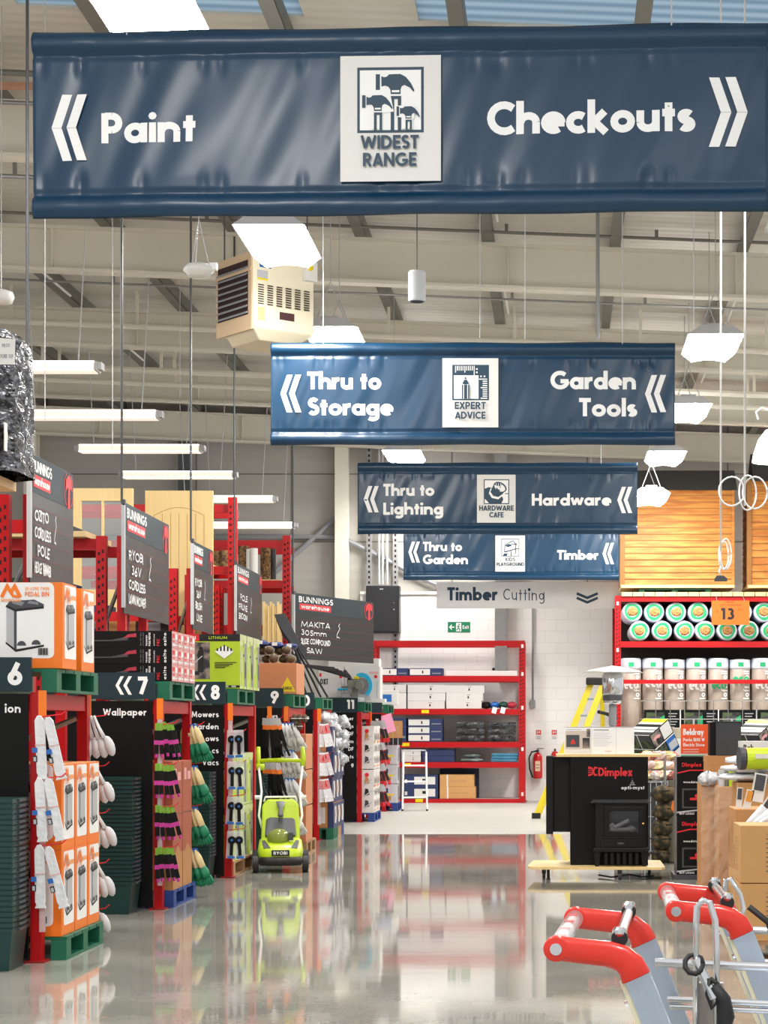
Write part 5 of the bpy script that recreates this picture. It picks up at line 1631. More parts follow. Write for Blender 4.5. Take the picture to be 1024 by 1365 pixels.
GB = 'cartons on the red back wall rack'
bb('navy flat carton with white label, left one on the top shelf of the back rack', 503, 544, 890.5, 900.8, NAVYB, 'n', GB)
bb('navy flat carton with white label, right one on the top shelf of the back rack', 545.5, 590, 890.5, 900.8, NAVYB, 'n', GB)
bb('long white panel carton lying right on the top shelf of the back rack', 594, 690, 894, 900.8, W_, None, GB, .6)
bb('large white carton lower left on the second shelf of the back rack', 502, 541.5, 923.5, 944.8, W_, None, GB)
bb('flat white carton above the large one, second shelf of the back rack', 502, 541.5, 912.5, 923.2, W_, 'w', GB)
for k in range(3): bb('white carton, %s of middle column, second shelf of the back rack' % ('lowest', 'middle', 'top')[k], 543, 593 + k, 934.2 - 10.8 * k, 944.8 - 10.8 * k, W_, 'w', GB)
for k in range(3): bb('white carton, %s of right column, second shelf of the back rack' % ('lowest', 'middle', 'top')[k], 594.5, 642 + 2 * k, 934.2 - 10.4 * k, 944.6 - 10.4 * k, W_, 'w', GB, dy=-.0 + .05)
for k in range(3): bb('navy carton with white label, %s of stack on the third shelf of the back rack' % ('lowest', 'middle', 'top')[k], 543.5, 590, 978.6 - 10.3 * k, 988.8 - 10.3 * k, NAVYB, 'n', GB)
bb('navy carton partly hidden at the left of the third shelf of the back rack, lower', 524, 541.5, 969.5, 988.8, NAVYB, 'n', GB)
bb('navy carton partly hidden at the left of the third shelf of the back rack, upper', 524, 541.5, 957, 969.2, NAVYB, None, GB)
for k in range(2): bb('pale carton behind the step stool on the fourth shelf, %s' % ('lower', 'upper')[k], 535, 561, 1007.6 - 8.5 * k, 1015.8 - 8.5 * k, W_, 'w', GB)
for k in range(2): bb('plain navy carton, %s of two on the fourth shelf of the back rack' % ('lower', 'upper')[k], 562.5, 606, 1007.6 - 8.5 * k, 1015.8 - 8.5 * k, NAVYB, None, GB)
for k in range(2): bb('navy carton with big white label, %s of two, bottom shelf of back rack' % ('lower', 'upper')[k], 537, 584, 1048.8 - 16.1 * k, 1064.8 - 16.1 * k, NAVYB, 'b', GB)
for k in range(2): bb('kraft carton with white strap, %s of two on the bottom shelf of the back rack' % ('lower', 'upper')[k], 586, 634 - 2 * k, 1048.8 - 16.1 * k, 1064.8 - 16.1 * k, KRAFT2, 'k', GB)
bb('tall dark navy carton behind the kraft ones on the bottom shelf', 584, 637, 1025.5, 1064.8, mat('dark_navy_card', '1A2444', .6), None, GB, .2, .57)
for k in range(4):
    b = M((BLACK, BLUE, mat('bag_green', '14493C', .5), mat('bag_red', 'A81F35', .5))[k])
    b.blob((0, 0, .07), .105, .14, .065, 11, 6, jit=.35, seed=k)
    tt = thing('soft_bundle', '%s soft bundle, right end of the second shelf of the back rack' % ('black', 'bright blue', 'dark green', 'crimson')[k], 'bundle', (XB(648 + k * 11.4), Y0 + .16, ZB(944.8)), 0, 'coloured soft bundles on the back rack')
    b.obj('cloth', tt, smooth=True)
    if k in (1, 2): b = M(WHITE); b.T = Matrix.Rotation(R(15), 4, 'Y'); b.box(-.04, -.19, -.09, .05, -.185, .03); b.obj('paper_tag', tt)
for c in range(2):
    for k in range(3):
        b = M(BAGK)
        w2, h2 = .27, .125
        vs, fs = [], []
        for j in range(5):
            for i in range(9):
                u, v = i / 8 * 2 - 1, j / 4
                vs.append((u * w2 + rnd.uniform(-.012, .012), -.02 * math.sin(math.pi * v) + rnd.uniform(-.01, .01), v * h2 + rnd.uniform(-.01, .01) * (0 < j < 4)))
        for j in range(4):
            for i in range(8): fs.append((j * 9 + i, j * 9 + i + 1, j * 9 + i + 10, j * 9 + i + 9))
        b.add(vs, fs); b.box(-w2 + .01, 0, .008, w2 - .01, .5, h2 - .008)
        tag(b.obj('bagged_item', loc=(XB(627 + c * 42), Y0 + .07, ZB(988.8) + k * .128)), 'black bagged item, %s, %s stack, third shelf of the back rack' % (('lowest', 'middle', 'top')[k], ('left', 'right')[c]), 'bag', 'black bagged items on the back rack')
for k in range(2):
    b = M(mat('grey_packet', '8D9A98', .2, bump=.6, vs=10, var=.3)) if k == 0 else M(bpy.data.materials['grey_packet'])
    b.blob((0, 0, .04), .25 - .04 * k, .2, .04, 12, 5, jit=.2, seed=k)
    tag(b.obj('flat_packet', loc=(XB(629), Y0 + .25, ZB(1015.8) + .082 * k)), 'grey clear wrapped packet, %s of two on the fourth shelf' % ('lower', 'upper')[k], 'packet')
for k in range(3):
    b = M(mat('teal_packet', '3A7F9F', .25, vs=14, var=.3, bump=.4)) if k == 0 else M(bpy.data.materials['teal_packet'])
    b.box(-.26, -.18, 0, .26, .18, .055)
    tag(b.obj('flat_packet', loc=(XB(672) + .01 * k, Y0 + .24, ZB(1015.8) + .057 * k), bev=.015), 'teal blue flat packet, %s of three at the right of the fourth shelf' % ('lowest', 'middle', 'top')[k], 'packet', 'teal packets on the back rack')

# step stool
p = at(553, 1083, 34.2); p.z = 0
t = thing('step_stool', 'white three step stool standing before the red back rack', 'step ladder', p, R(4))
for s in (-1, 1):
    b = M(WHITE); b.cyl((s * .215, 0, .02), (s * .2, .14, 1.03), .016, 8); o = b.obj('front_leg', t)
    c = M(RUBBER); c.cyl((s * .215, 0, 0), (s * .215, 0, .03), .02, 8); c.obj('foot', o)
    b = M(LGREY); b.cyl((s * .215, .5, .02), (s * .19, .2, .95), .013, 8); o = b.obj('rear_leg', t)
    c = M(RUBBER); c.cyl((s * .215, .5, 0), (s * .215, .5, .03), .018, 8); c.obj('foot', o)
for z in (.22, .5, .78):
    b = M(WHITE); b.box(-.2, .02 + z * .14, z, .2, .2 + z * .1, z + .025); b.obj('tread', t, bev=.005)
b = M(LGREY); b.tube([(-.2, .14, 1.0), (-.19, .15, 1.06), (.19, .15, 1.06), (.2, .14, 1.0)], .014, 8); b.obj('top_rail', t)

# ============================================================ ON THE BACK WALL
yw = YW - .165
def wat(px, py, y=None): q = at(px, py, yw if y is None else y); return q


p = wat(717, 1038, yw - .12)
t = thing('fire_extinguisher', 'red fire extinguisher with black hose on the white back wall', 'fire extinguisher', p)
b = M(mat('extinguisher_red', 'C8141C', .3, coat=.4)); b.lathe([(.06, 0), (.085, .01), (.09, .04), (.09, .42), (.075, .48), (.03, .52)], 22); b.obj('cylinder', t, smooth=True)
b = M(DGREY); b.cyl((0, 0, .52), (0, 0, .57), .025, 10); b.box(-.02, -.06, .56, .02, .04, .58); b.box(-.02, -.09, .59, .12, .02, .605); b.obj('valve_handle', t)
b = M(RUBBER); b.tube([(-.02, 0, .55), (-.12, -.02, .53), (-.17, -.02, .42), (-.16, -.02, .2), (-.12, -.02, .08), (-.1, -.02, .02)], .016, 8); b.obj('hose', t, smooth=True)
f = Fr(M(OFFW), (-.05, -.092, .15), (1, 0, 0), (0, 0, 1)); f.rect(0, 0, .1, .2, mat('cream_label', 'E7C9A8', .5)); f.rect(.01, .12, .09, .13, INK); f.rect(.01, .06, .09, .07, INK); f.mb.obj('label', t)
b = M(DGREY); b.box(-.05, .08, .3, .05, .118, .42); b.obj('wall_bracket', t)
for k, px in enumerate((718, 739)):
    p = wat(px, 986)
    b = M(OFFW); b.box(-.06, 0, 0, .06, .006, .2)
    f = Fr(b, (-.06, -.001, 0), (1, 0, 0), (0, 0, 1)); f.rect(.01, .1, .11, .19, WREDP); f.rect(.03, .12, .05, .17, OFFW); f.rect(.07, .13, .09, .17, OFFW); f.rect(.02, .02, .1, .03, GREY); f.rect(.02, .05, .1, .06, GREY)
    tag(b.obj('fire_sign', loc=p), ('small red and white notice above the visible extinguisher', 'small red and white notice beside the yellow ladder')[k], 'sign')
p = wat(740, 1035, yw - .1)
t = thing('fire_extinguisher', 'red fire extinguisher mostly hidden behind the yellow ladder', 'fire extinguisher', p)
b = M(bpy.data.materials['extinguisher_red']); b.lathe([(.05, 0), (.075, .01), (.08, .04), (.08, .42), (.06, .48), (.03, .5)], 18); b.obj('cylinder', t, smooth=True)
b = M(DGREY); b.cyl((0, 0, .5), (0, 0, .55), .02, 8); b.obj('valve_handle', t)
b = M(DGREY); b.box(-.05, .07, .3, .05, .098, .42); b.obj('wall_bracket', t)
p = wat(597, 843)
s = FOC / yw
b = M(mat('exit_green', '0E7B52', .4)); b.box(0, 0, 0, 30 / s, .02, 14 / s)
f = Fr(b, (0, -.001, 0), (1, 0, 0), (0, 0, 1)); h = 14 / s; w = 30 / s
f.line([(.14 * w / 1, h * .5), (.3 * w, h * .5)], h * .1, WHITE); f.line([(.18 * w, h * .72), (.09 * w, h * .5), (.18 * w, h * .28)], h * .1, WHITE)
f.rect(.37 * w, .1 * h, .6 * w, .9 * h, WHITE); g_ = bpy.data.materials['exit_green']
f.disc(.5 * w, h * .76, h * .08, g_, n=10); f.line([(.48 * w, h * .66), (.47 * w, h * .42), (.54 * w, h * .3), (.52 * w, h * .14)], h * .1, g_); f.line([(.47 * w, h * .42), (.42 * w, h * .28), (.39 * w, h * .2)], h * .09, g_); f.line([(.4 * w, h * .52), (.46 * w, h * .64), (.55 * w, h * .52)], h * .07, g_)
f.text('Exit', .66 * w, h * .34, h * .34, WHITE, fit=w * .28, wt=.18)
tag(b.obj('exit_sign', loc=p), 'green and white Exit sign with arrow on the white wall', 'sign')
p = wat(488, 843, yw - .45)
t = thing('wall_cabinet', 'black steel cabinet high on the wall left of the Timber Cutting sign', 'cabinet', p)
b = M(mat('cabinet_black', '18191C', .4)); b.box(0, 0, 0, .65, .44, .92); b.obj('body', t, bev=.01)
b = M(mat('cabinet_black_door', '1C1D20', .35)); b.box(.02, -.012, .02, .61, 0, .9); b.obj('door', t, bev=.004)
b = M(LGREY); b.cyl((.55, -.012, .45), (.55, -.02, .45), .014, 10); b.cyl((.55, -.012, .58), (.55, -.018, .58), .008, 8); b.box(.27, -.014, .84, .34, -.012, .86); b.obj('lock', t)
p = wat(668, 891, yw - .02)
b = M(INK); b.blob((0, 0, 0), .03, .03, .03, 8, 5); tag(b.obj('wall_sensor', loc=wat(658, 892, yw - .03)), 'tiny black sensor on the wall left of the steel column foot', 'sensor')

# ============================================================ YELLOW LADDER AND PATIO HEATER
p = at(757, 1090, 31.5); p.z = 0
t = thing('step_ladder', 'tall yellow fibreglass step ladder standing open near the back wall', 'ladder', p)
T0 = Vector((.52, .3, 2.18))
for s in (-1, 1):
    b = M(YELLOW)
    a = Vector((-.52 if s < 0 else -.1, -.05 if s < 0 else -.25, .03)); c = T0 + Vector((-.04 + s * .1, -.06 + (.04 if s < 0 else -.04), 0))
    a = Vector((-.5 + (0 if s < 0 else .24), -.1 if s < 0 else -.3, .03))
    u = (c - a).normalized(); sd = Vector((u.z, 0, -u.x))
    b.prism([a - sd * .06, a + sd * .06, c + sd * .05, c - sd * .05], (0, .06, 0)); o = b.obj('front_rail', t, bev=.004)
    d = M(RUBBER); d.box(a.x - .08, a.y - .02, 0, a.x + .06, a.y + .09, .09); d.obj('foot', o)
    d = M(OFFW); q = a + (c - a) * .33; d.prism([q - sd * .04, q + sd * .04, q + sd * .04 + u * .3, q - sd * .04 + u * .3], (0, -.003, 0)); d.obj('label_sticker', o)
    b = M(YELLOW); a2 = Vector((.74 + s * .12, .75, .03)); c2 = T0 + Vector((.1 + s * .06, .08, -.06))
    u = (c2 - a2).normalized(); sd = Vector((u.z, 0, -u.x))
    b.prism([a2 - sd * .04, a2 + sd * .04, c2 + sd * .035, c2 - sd * .035], (0, .05, 0)); o = b.obj('rear_rail', t, bev=.004)
    d = M(RUBBER); d.box(a2.x - .05, a2.y - .02, 0, a2.x + .05, a2.y + .07, .07); d.obj('foot', o)
for k in range(1, 8):
    q = k / 8
    l = Vector((-.5, -.07, .03)) + (T0 + Vector((-.14, -.02, 0)) - Vector((-.5, -.1, .03))) * q
    r_ = Vector((-.26, -.27, .03)) + (T0 + Vector((.06, -.1, 0)) - Vector((-.26, -.3, .03))) * q
    b = M(ALU); d = Vector((0, .09, 0))
    b.add([l, r_, r_ + d, l + d, l + Vector((0, 0, .03)), r_ + Vector((0, 0, .03)), r_ + d + Vector((0, 0, .03)), l + d + Vector((0, 0, .03))], [(3, 2, 1, 0), (4, 5, 6, 7), (0, 1, 5, 4), (1, 2, 6, 5), (2, 3, 7, 6), (3, 0, 4, 7)]); b.obj('tread', t)
b = M(RUBBER); b.box(T0.x - .22, T0.y - .14, T0.z - .02, T0.x + .2, T0.y + .14, T0.z + .1); b.obj('top_cap', t, bev=.02)
b = M(RUBBER); b.tube([(.5, .2, 1.72), (.6, .3, 1.7), (.72, .4, 1.66), (.8, .5, 1.62)], .03, 6); b.obj('hinge_bracket', t)

p = at(817, 1100, 27.5); p.z = 0
t = thing('patio_heater', 'free standing patio heater with wide white disc hood', 'patio heater', p)
b = M(mat('hood_white', 'E6E6E4', .3, .2)); b.lathe([(.42, 2.24), (.43, 2.245), (.3, 2.29), (.08, 2.33), (.02, 2.34), (.08, 2.315), (.3, 2.27)], 32); b.obj('hood', t, smooth=True)
b = M(CHROME); b.lathe([(.14, 1.93), (.15, 1.95), (.15, 2.2), (.13, 2.24)], 22); b.lathe([(.11, 1.8), (.13, 1.82), (.13, 1.93)], 20); b.obj('burner', t, smooth=True)
b = M(DGREY); b.lathe([(.135, 1.85), (.14, 1.86), (.14, 1.92), (.135, 1.93)], 20)
b.obj('burner_band', t)
b = M(GREY); b.cyl((0, 0, .8), (0, 0, 1.8), .04, 12); b.lathe([(.055, 1.5), (.055, 1.8)], 12); b.obj('pole', t)
b = M(LGREY); b.lathe([(.24, 0), (.24, .03), (.2, .06), (.19, .78), (.06, .84)], 22); b.obj('base_tank', t, smooth=True)

# ============================================================ BLACK FIREPLACE DISPLAY
p = at(812, 1173, 19.2); p.z = 0
t = thing('rolling_platform', 'pale wooden platform on castors under the black fireplace display', 'platform', (p.x, p.y, 0))
b = M(PALEW)
pts = [(-.68 + .12 * math.cos(R(a)), -.1 + .16 * math.sin(R(a)), .1) for a in range(180, 271, 30)] + [(.5, -.3, .1), (.54, -.22, .1), (.54, .7, .1), (-.75, .7, .1)]
b.prism(pts, (0, 0, .025)); b.obj('deck', t)
for x, y in ((-.64, -.08), (.1, -.2), (.42, .5), (-.6, .55)):
    b = M(DGREY); b.cyl((x - .015, y, .04), (x + .015, y, .04), .04, 14); b.box(x - .022, y - .02, .05, x + .022, y + .02, .1); b.obj('castor', t)
t = thing('fireplace_display', 'black panel display unit with red lettering and pale top', 'display stand', (p.x, p.y, .126))
b = M(BLACK); b.box(-.38, 0, 0, .385, .55, 1.065); b.obj('cabinet', t)
b = M(PALEW); b.box(-.52, -.02, 1.065, .52, .58, 1.09); b.obj('counter_top', t)
b = M(mat('matt_black_panel', '0E0F10', .5, spec=.25)); b.box(-.55, .1, .32, -.38, .55, 1.06); b.box(-.62, .05, .3, -.55, .5, 1.07); b.obj('side_fire', t, bev=.004)
f = Fr(M(WREDP), (-.38, -.001, 0), (1, 0, 0), (0, 0, 1))
f.text('Dimplex', .275, .875, .085, WREDP, fit=.335, wt=.2, track=.06)
for k in range(4): f.line([(.175, .89 + k * .02), (.205, .89 + k * .02)], .01, WREDP)
f.line([(.175, .965), (.21, .955), (.222, .92), (.21, .89), (.175, .88)], .014, WREDP); f.line([(.265, .955), (.24, .96), (.225, .92), (.24, .885), (.265, .89)], .016, WREDP)
f.mb.obj('lettering', t); f = Fr(M(WHITE), (-.38, -.001, 0), (1, 0, 0), (0, 0, 1))
f.text('opti-myst', .5, .745, .035, WHITE, fit=.23, wt=.2)
for k in range(4): f.poly([(.6 - .02 + .01 * k, .785 + k * .018), (.6 + .04 - .01 * k, .785 + k * .018), (.6 + .035 - .01 * k, .797 + k * .018), (.6 - .015 + .01 * k, .797 + k * .018)], GREY)
f.mb.obj('lettering', t)
STV = mat('stove_black', '08080A', .38, vs=30, spec=.3)
t = thing('electric_stove', 'black electric stove with log fire window on the wooden platform', 'stove', (p.x + .11, p.y - .2, .126))
b = M(STV); b.box(-.25, 0, .17, .25, .178, .62); b.box(-.27, -.02, .14, .27, .178, .18)
b.obj('body', t, bev=.006)
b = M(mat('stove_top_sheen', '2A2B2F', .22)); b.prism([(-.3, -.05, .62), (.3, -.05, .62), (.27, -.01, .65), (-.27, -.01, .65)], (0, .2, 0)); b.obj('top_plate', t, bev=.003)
b = M(STV); b.box(-.17, -.02, .27, .235, 0, .6)
b.box(-.16, -.035, .3, -.12, -.02, .58); b.box(.17, -.035, .3, .22, -.02, .58); b.box(-.12, -.035, .54, .17, -.02, .58); b.box(-.12, -.035, .3, .17, -.02, .34); o = b.obj('fire_door', t, bev=.003)
b = M(GLASSD); b.box(-.12, -.024, .34, .17, -.021, .54); b.obj('window_glass', o)
b = M(mat('log_grey', '55565C', .8, vs=20, var=.4)); b.cyl((-.06, -.032, .38), (.08, -.032, .45), .022, 8); b.cyl((-.1, -.03, .36), (.1, -.03, .365), .02, 8); b.blob((.1, -.03, .37), .04, .012, .03, 8, 5, jit=.4); b.blob((-.08, -.03, .39), .03, .012, .035, 8, 5, jit=.4); b.obj('log', o)
b = M(mat('brass', 'D8B460', .25, .9)); b.blob((.215, -.045, .42), .013, .013, .013, 10, 6); b.obj('door_knob', o, smooth=True)
b = M(STV); b.box(-.2, -.015, .19, .22, 0, .265); b.obj('drawer', t, bev=.003)
b = M(DGREY); b.lathe([(.03, .215), (.035, .225), (.03, .235)], 12, o=(.0, -.016, 0), sy=.3); b.obj('drawer_handle', t)
for x in (-.23, .23):
    for y in (-.0, .14): b = M(STV); b.prism([(x - .02, y, 0), (x + .02, y, 0), (x + .03, y, .14), (x - .03, y, .14)], (0, .035, 0)); b.obj('leg', t)
b = M(STV)
for k in range(6): b.box(-.16 + k * .06, .0, .02, -.13 + k * .06, .02, .13)
b.obj('ash_grate', t)
b = M(RUBBER); b.tube([(p.x - .1, p.y + .1, .02), (p.x + .02, p.y - .12, .015), (p.x + .2, p.y - .1, .04), (p.x + .32, p.y - .05, .012), (p.x + .45, p.y + .1, .012)], .008, 6); tag(b.obj('power_cord'), 'black power cord lying under the wooden platform', 'cord')
for k, (x0, x1, lb) in enumerate(((-.44, -.18, 'leaflet card with a fireplace photo on the pale counter'), (-.17, .25, 'folded white information card with small text on the pale counter'))):
    b = M(WHITE); w = x1 - x0
    b.box(0, 0, 0, w if k == 0 else w * .58, .004, .27)
    if k: b.box(w * .58, .0, 0, w, .004, .27)
    b.box(0, .08, 0, w, .084, .2); b.box(0, 0, .262, w, .084, .266)
    f = Fr(b, (0, -.001, 0), (1, 0, 0), (0, 0, 1))
    if k == 0:
        f.rect(.01, .015, w - .005, .23, mat('photo_beige', 'CDBFB2', .5)); f.rect(.02, .07, .15, .19, DGREY); f.poly([(.06, .1), (.11, .1), (.1, .14), (.085, .15), (.07, .13)], REDP); f.rect(.18, .06, w - .01, .16, PHOTO2); f.rect(w - .04, .17, w - .005, .25, PHOTO2); f.rect(.02, .24, .17, .246, LGREY); f.rect(.01, .015, w - .005, .05, OFFW)
    else:
        f.rect(.02, .235, .17, .243, GREY)
        for q in range(8): f.rect(.02, .08 + q * .018, .16 + .02 * (q % 3), .083 + q * .018, LGREY)
        f.rect(.13, .025, .19, .032, PINKP); f.rect(w * .575, .0, w * .58, .27, LGREY)
    tag(b.obj('leaflet_stand', loc=(p.x + x0, p.y + .06, 1.2165)), lb, 'leaflet')

# ============================================================ BIG RED RACK WITH INSULATION ROLLS AND SHEDS
YR = 36.0; sR = FOC / YR
XR = lambda px: (px - CX) / sR
ZR = lambda py: EYE + (CY - py) / sR
t = thing('insulation_rack', 'big red rack of insulation rolls on the right under the sheds', 'rack', (0, YR, 0))
for x, y in ((XR(820), 0), (XR(820), 1.6), (XR(1085), 0), (XR(1085), 1.6)): post(t, x, y, ZR(794), .11, .1, holes=(y == 0))
for py0, py1 in ((795, 802), (855, 863), (906, 911.5), (975, 982)):
    for y in (-.02, 1.62):
        b = M(RED); b.box(XR(827), y, ZR(py1), XR(1086), y + .05, ZR(py0)); b.obj('beam', t)
    if py0 in (795, 855, 975): b = M(mat('deck_board', '6B5138', .7) if py0 == 795 else bpy.data.materials['deck_board']); b.box(XR(827), .03, ZR(py0) - .05, XR(1086), 1.6, ZR(py0) - .003); b.obj('shelf_deck', t)
b = M(mat('rack_back_sheet', '3A302A', .8)); b.box(XR(826), 1.55, ZR(978), XR(1084), 1.59, ZR(797)); b.obj('back_sheet', t)
b = M(TAN)
for k in range(17): b.box(XR(829) + k * .205, -.06, ZR(795), XR(829) + k * .205 + .19, 1.6, ZR(789.6))
b.obj('top_slat', t)
b = M(OFFW)
for py in (865, 803): b.box(XR(822), -.014, ZR(py + 4), XR(825), -.001, ZR(py - 1))
b.obj('beam_lock', t)
GLW = mat('glass_wool', '9A6E3A', .9, vs=40, hx2='C9A064', bump=.5); GRN = mat('green_print', '18A86A', .4, vs=20, var=.15); PALEF = mat('pale_blue_film', 'DCE3F2', .25, vs=10, var=.08, bump=.4)
def roll(label, px, py, group):
    r = .186
    tt = thing('insulation_roll', label, 'insulation roll', (XR(px), YR + .05, ZR(py)), 0, group)
    q = M(PALEF); q.T = Matrix.Rotation(R(90), 4, 'X') @ Matrix.Translation((0, 0, -1.2)); q.lathe([(r * .9, 0), (r, .03), (r, 1.15), (r * .9, 1.2), (r * .72, 1.2)], 24); q.obj('film_sleeve', tt, smooth=True)
    q = M(GRN); j = rnd.uniform(-.3, .3); q.T = Matrix.Rotation(R(90), 4, 'X') @ Matrix.Translation((0, 0, -.0))
    vs = []
    for k in range(24):
        a = 2 * math.pi * k / 24; e = 1 + .06 * math.sin(3 * a + j * 9)
        vs += [(r * .8 * e * math.cos(a), r * .8 * e * math.sin(a), .006), (r * .55 * math.cos(a), r * .55 * math.sin(a), .006)]
    q.add(vs, [(2 * k, (2 * k + 2) % 48, (2 * k + 3) % 48, 2 * k + 1) for k in range(24)]); q.obj('printed_ring', tt)
    q = M(GLW); q.T = Matrix.Rotation(R(90), 4, 'X'); q.blob((0, 0, -.005), r * (.56 + j * .12), r * .5, .03, 12, 5, jit=.15, seed=px); q.obj('glass_wool', tt, smooth=True)
    return tt


for k, px in enumerate((853, 883, 913, 940.5, 970, 999, 1029)): roll('insulation roll lying end on in lower row of top bay, %s from left' % ORD[k], px, 840.6 + (k > 3) * .0, 'insulation rolls lying on the top bay')
for k, (px, py) in enumerate(((843.8, 815), (873, 815.5), (902.3, 815.6), (931.8, 815.2), (961, 815.4), (990.3, 815.4), (1019.6, 815.4))): roll('insulation roll lying end on in upper row of top bay, %s from left' % ORD[k], px - .5, py, 'insulation rolls lying on the top bay')
p = (XR(947), YR - .3, ZR(834))
t = thing('price_sign', 'orange handwritten price sign reading 13 before the insulation rolls', 'sign', p)
b = M(mat('price_orange', 'E8640F', .5)); b.box(0, 0, 0, 50 / sR, .006, 32 / sR); b.obj('card', t)
f = Fr(M(INK), (0, -.001, 0), (1, 0, 0), (0, 0, 1)); q = 1 / sR
f.text('13', 12 * q, 7 * q, 15 * q, INK, fit=18 * q, wt=.24)
f.text('LOFT INSULATION', 11 * q, 25 * q, 2.4 * q, INK, fit=28 * q, wt=.14, jit=.05); f.text('THERMAL', 18 * q, 29.2 * q, 1.8 * q, INK, fit=12 * q, jit=.05); f.text('$', 6 * q, 16 * q, 4 * q, INK, wt=.1, fit=2.5 * q); f.text('.00', 33 * q, 19 * q, 3 * q, INK, fit=8 * q, wt=.12)
f.mb.obj('lettering', t)
b = M(LGREY); b.cyl((.1, .003, 32 * q), (.1, .2, 38.5 * q), .004, 5); b.cyl((.6, .003, 32 * q), (.6, .2, 38.5 * q), .004, 5); b.obj('hanging_wire', t)
WOOL2 = mat('wrapped_wool', 'A89A8E', .35, vs=9, var=.25, bump=.4)
for k in range(8):
    px = 842 + k * 29.3
    tt = thing('insulation_roll', 'wrapped insulation roll standing upright in second bay, %s from left' % ORD[k], 'insulation roll', (XR(px), YR + .3, ZR(975)), 0, 'insulation rolls standing in the second bay')
    q = M(WOOL2); q.lathe([(.17, 0), (.19, .02), (.195, .6), (.19, 1.16), (.17, 1.18)], 18); q.obj('wool', tt, smooth=True)
    q = M(PALEF); q.lathe([(.196, 1.16), (.198, 1.2), (.195, 1.33), (.17, 1.36 - .03 * (k % 3 == 2)), (.05, 1.35)], 18); q.obj('film_collar', tt, smooth=True)
    f = Fr(M(WHITE), (-.15, -.199, 0), (1, 0, 0), (0, 0, 1))
    if k % 2: f.text('eco', .01, .76 + .05 * (k % 3), .25, WHITE if k != 5 else GRN, fit=.29, wt=.2)
    else: f.text('eco', .02, .78, .22, GRN if k == 4 else WHITE, fit=.26, wt=.2)
    qn = f.fn(); f.mb.use(WHITE); text(f.mb, 'loft roll', lambda a, c, e=0: qn(.28 - c, a, e), .6, -.02, .1, fit=.52)
    f.rect(.1, 1.2, .2, 1.28, GRN)
    f.mb.obj('lettering', tt)

# timber sheds on top
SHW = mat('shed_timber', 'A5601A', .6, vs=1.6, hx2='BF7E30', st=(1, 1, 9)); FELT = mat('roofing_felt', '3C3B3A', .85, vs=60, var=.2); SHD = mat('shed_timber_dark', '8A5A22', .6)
def shed(label, px0, px1, py0, py1, pyr, pal):
    x0, x1, z0, z1, zr = XR(px0), XR(px1), ZR(py1), ZR(py0), ZR(pyr)
    W = x1 - x0
    tt = thing('timber_shed', label, 'shed', (x0, YR, z0), 0, 'timber sheds on top of the insulation rack')
    H = z1 - z0
    q = M(SHW); n = 15
    for k in range(n):
        za, zb_ = .05 + (H - .05) * k / n, .05 + (H - .05) * (k + 1) / n
        q.prism([(.05, -.02, za), (.05, -.02, za + .012), (.05, -.005, zb_), (.05, .03, zb_), (.05, .03, za)], (W - .08, 0, 0))
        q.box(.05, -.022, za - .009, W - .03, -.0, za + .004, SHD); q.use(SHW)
        q.prism([(.03, 1.2, za), (.015, 1.2, za), (.03, 1.2, zb_)], (0, -1.2, 0))
    q.box(.04, 0, .05, W - .03, 1.2, H); q.obj('cladding', tt)
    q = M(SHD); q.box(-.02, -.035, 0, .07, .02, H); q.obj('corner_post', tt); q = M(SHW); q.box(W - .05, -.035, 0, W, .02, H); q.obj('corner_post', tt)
    q = M(PALEW); q.box(0, -.04, 0, W, 1.2, .05); q.obj('base_batten', tt)
    q = M(FELT); R_ = zr - z0
    q.prism([(0.1, -.1, H - .03), (0.1, .55, R_), (0.1, 1.3, H - .03), (0.1, .55, R_ - .06)], (W - .05, 0, 0)); q.obj('roof', tt)
    return tt


for k, (a, c, pr) in enumerate(((812, 958, 1), (1003, 1100, 2))):
    pallet(('green pallet under the left timber shed', 'green pallet under the right timber shed')[k], XR(a + 40), YR + .05, ZR(789.4), (c - a - 50) / sR, 1.2, GREENP, h=.068)
shed('orange stained timber shed with black felt roof, whole one above the price sign', 828, 979, 652, 783.6, 622, 0)
shed('orange stained timber shed cut off by the right edge of the frame', 997, 1090, 640, 783.6, 600, 0)


# ============================================================ RIGHT HAND STOCK BETWEEN THE RACK AND THE TROLLEYS
def heater_art(b, rng=0):
    for f in (b.F, b.R):
        w, h = f.W, f.H
        f.rect(0, 0, w, h, BLACK); f.rect(w * .05, h * .3, w * .55, h * .95, PHOTO); f.rect(w * .3, h * .1, w * .6, h * .6, KRAFT3 if f is b.F else PHOTO2)
        f.disc(w * .3, h * .84, w * .2, DGREY, h * .05); f.rect(w * .28, h * .4, w * .33, h * .82, LGREY); f.rect(w * .2, h * .02, w * .42, h * .36, DGREY); f.rect(w * .45, h * .02, w * .6, h * .3, LGREY)
        f.poly([(w * .4, h * .65), (w * .56, h * .6), (w * .55, h * .9), (w * .42, h * .85)], GRN)
        for k in range(7): f.rect(w * .66, h * (.92 - .05 * k), w * (.9 - .04 * (k % 3)), h * (.935 - .05 * k), LGREY)
        f.rect(w * .97, 0, w, h, WHITE)


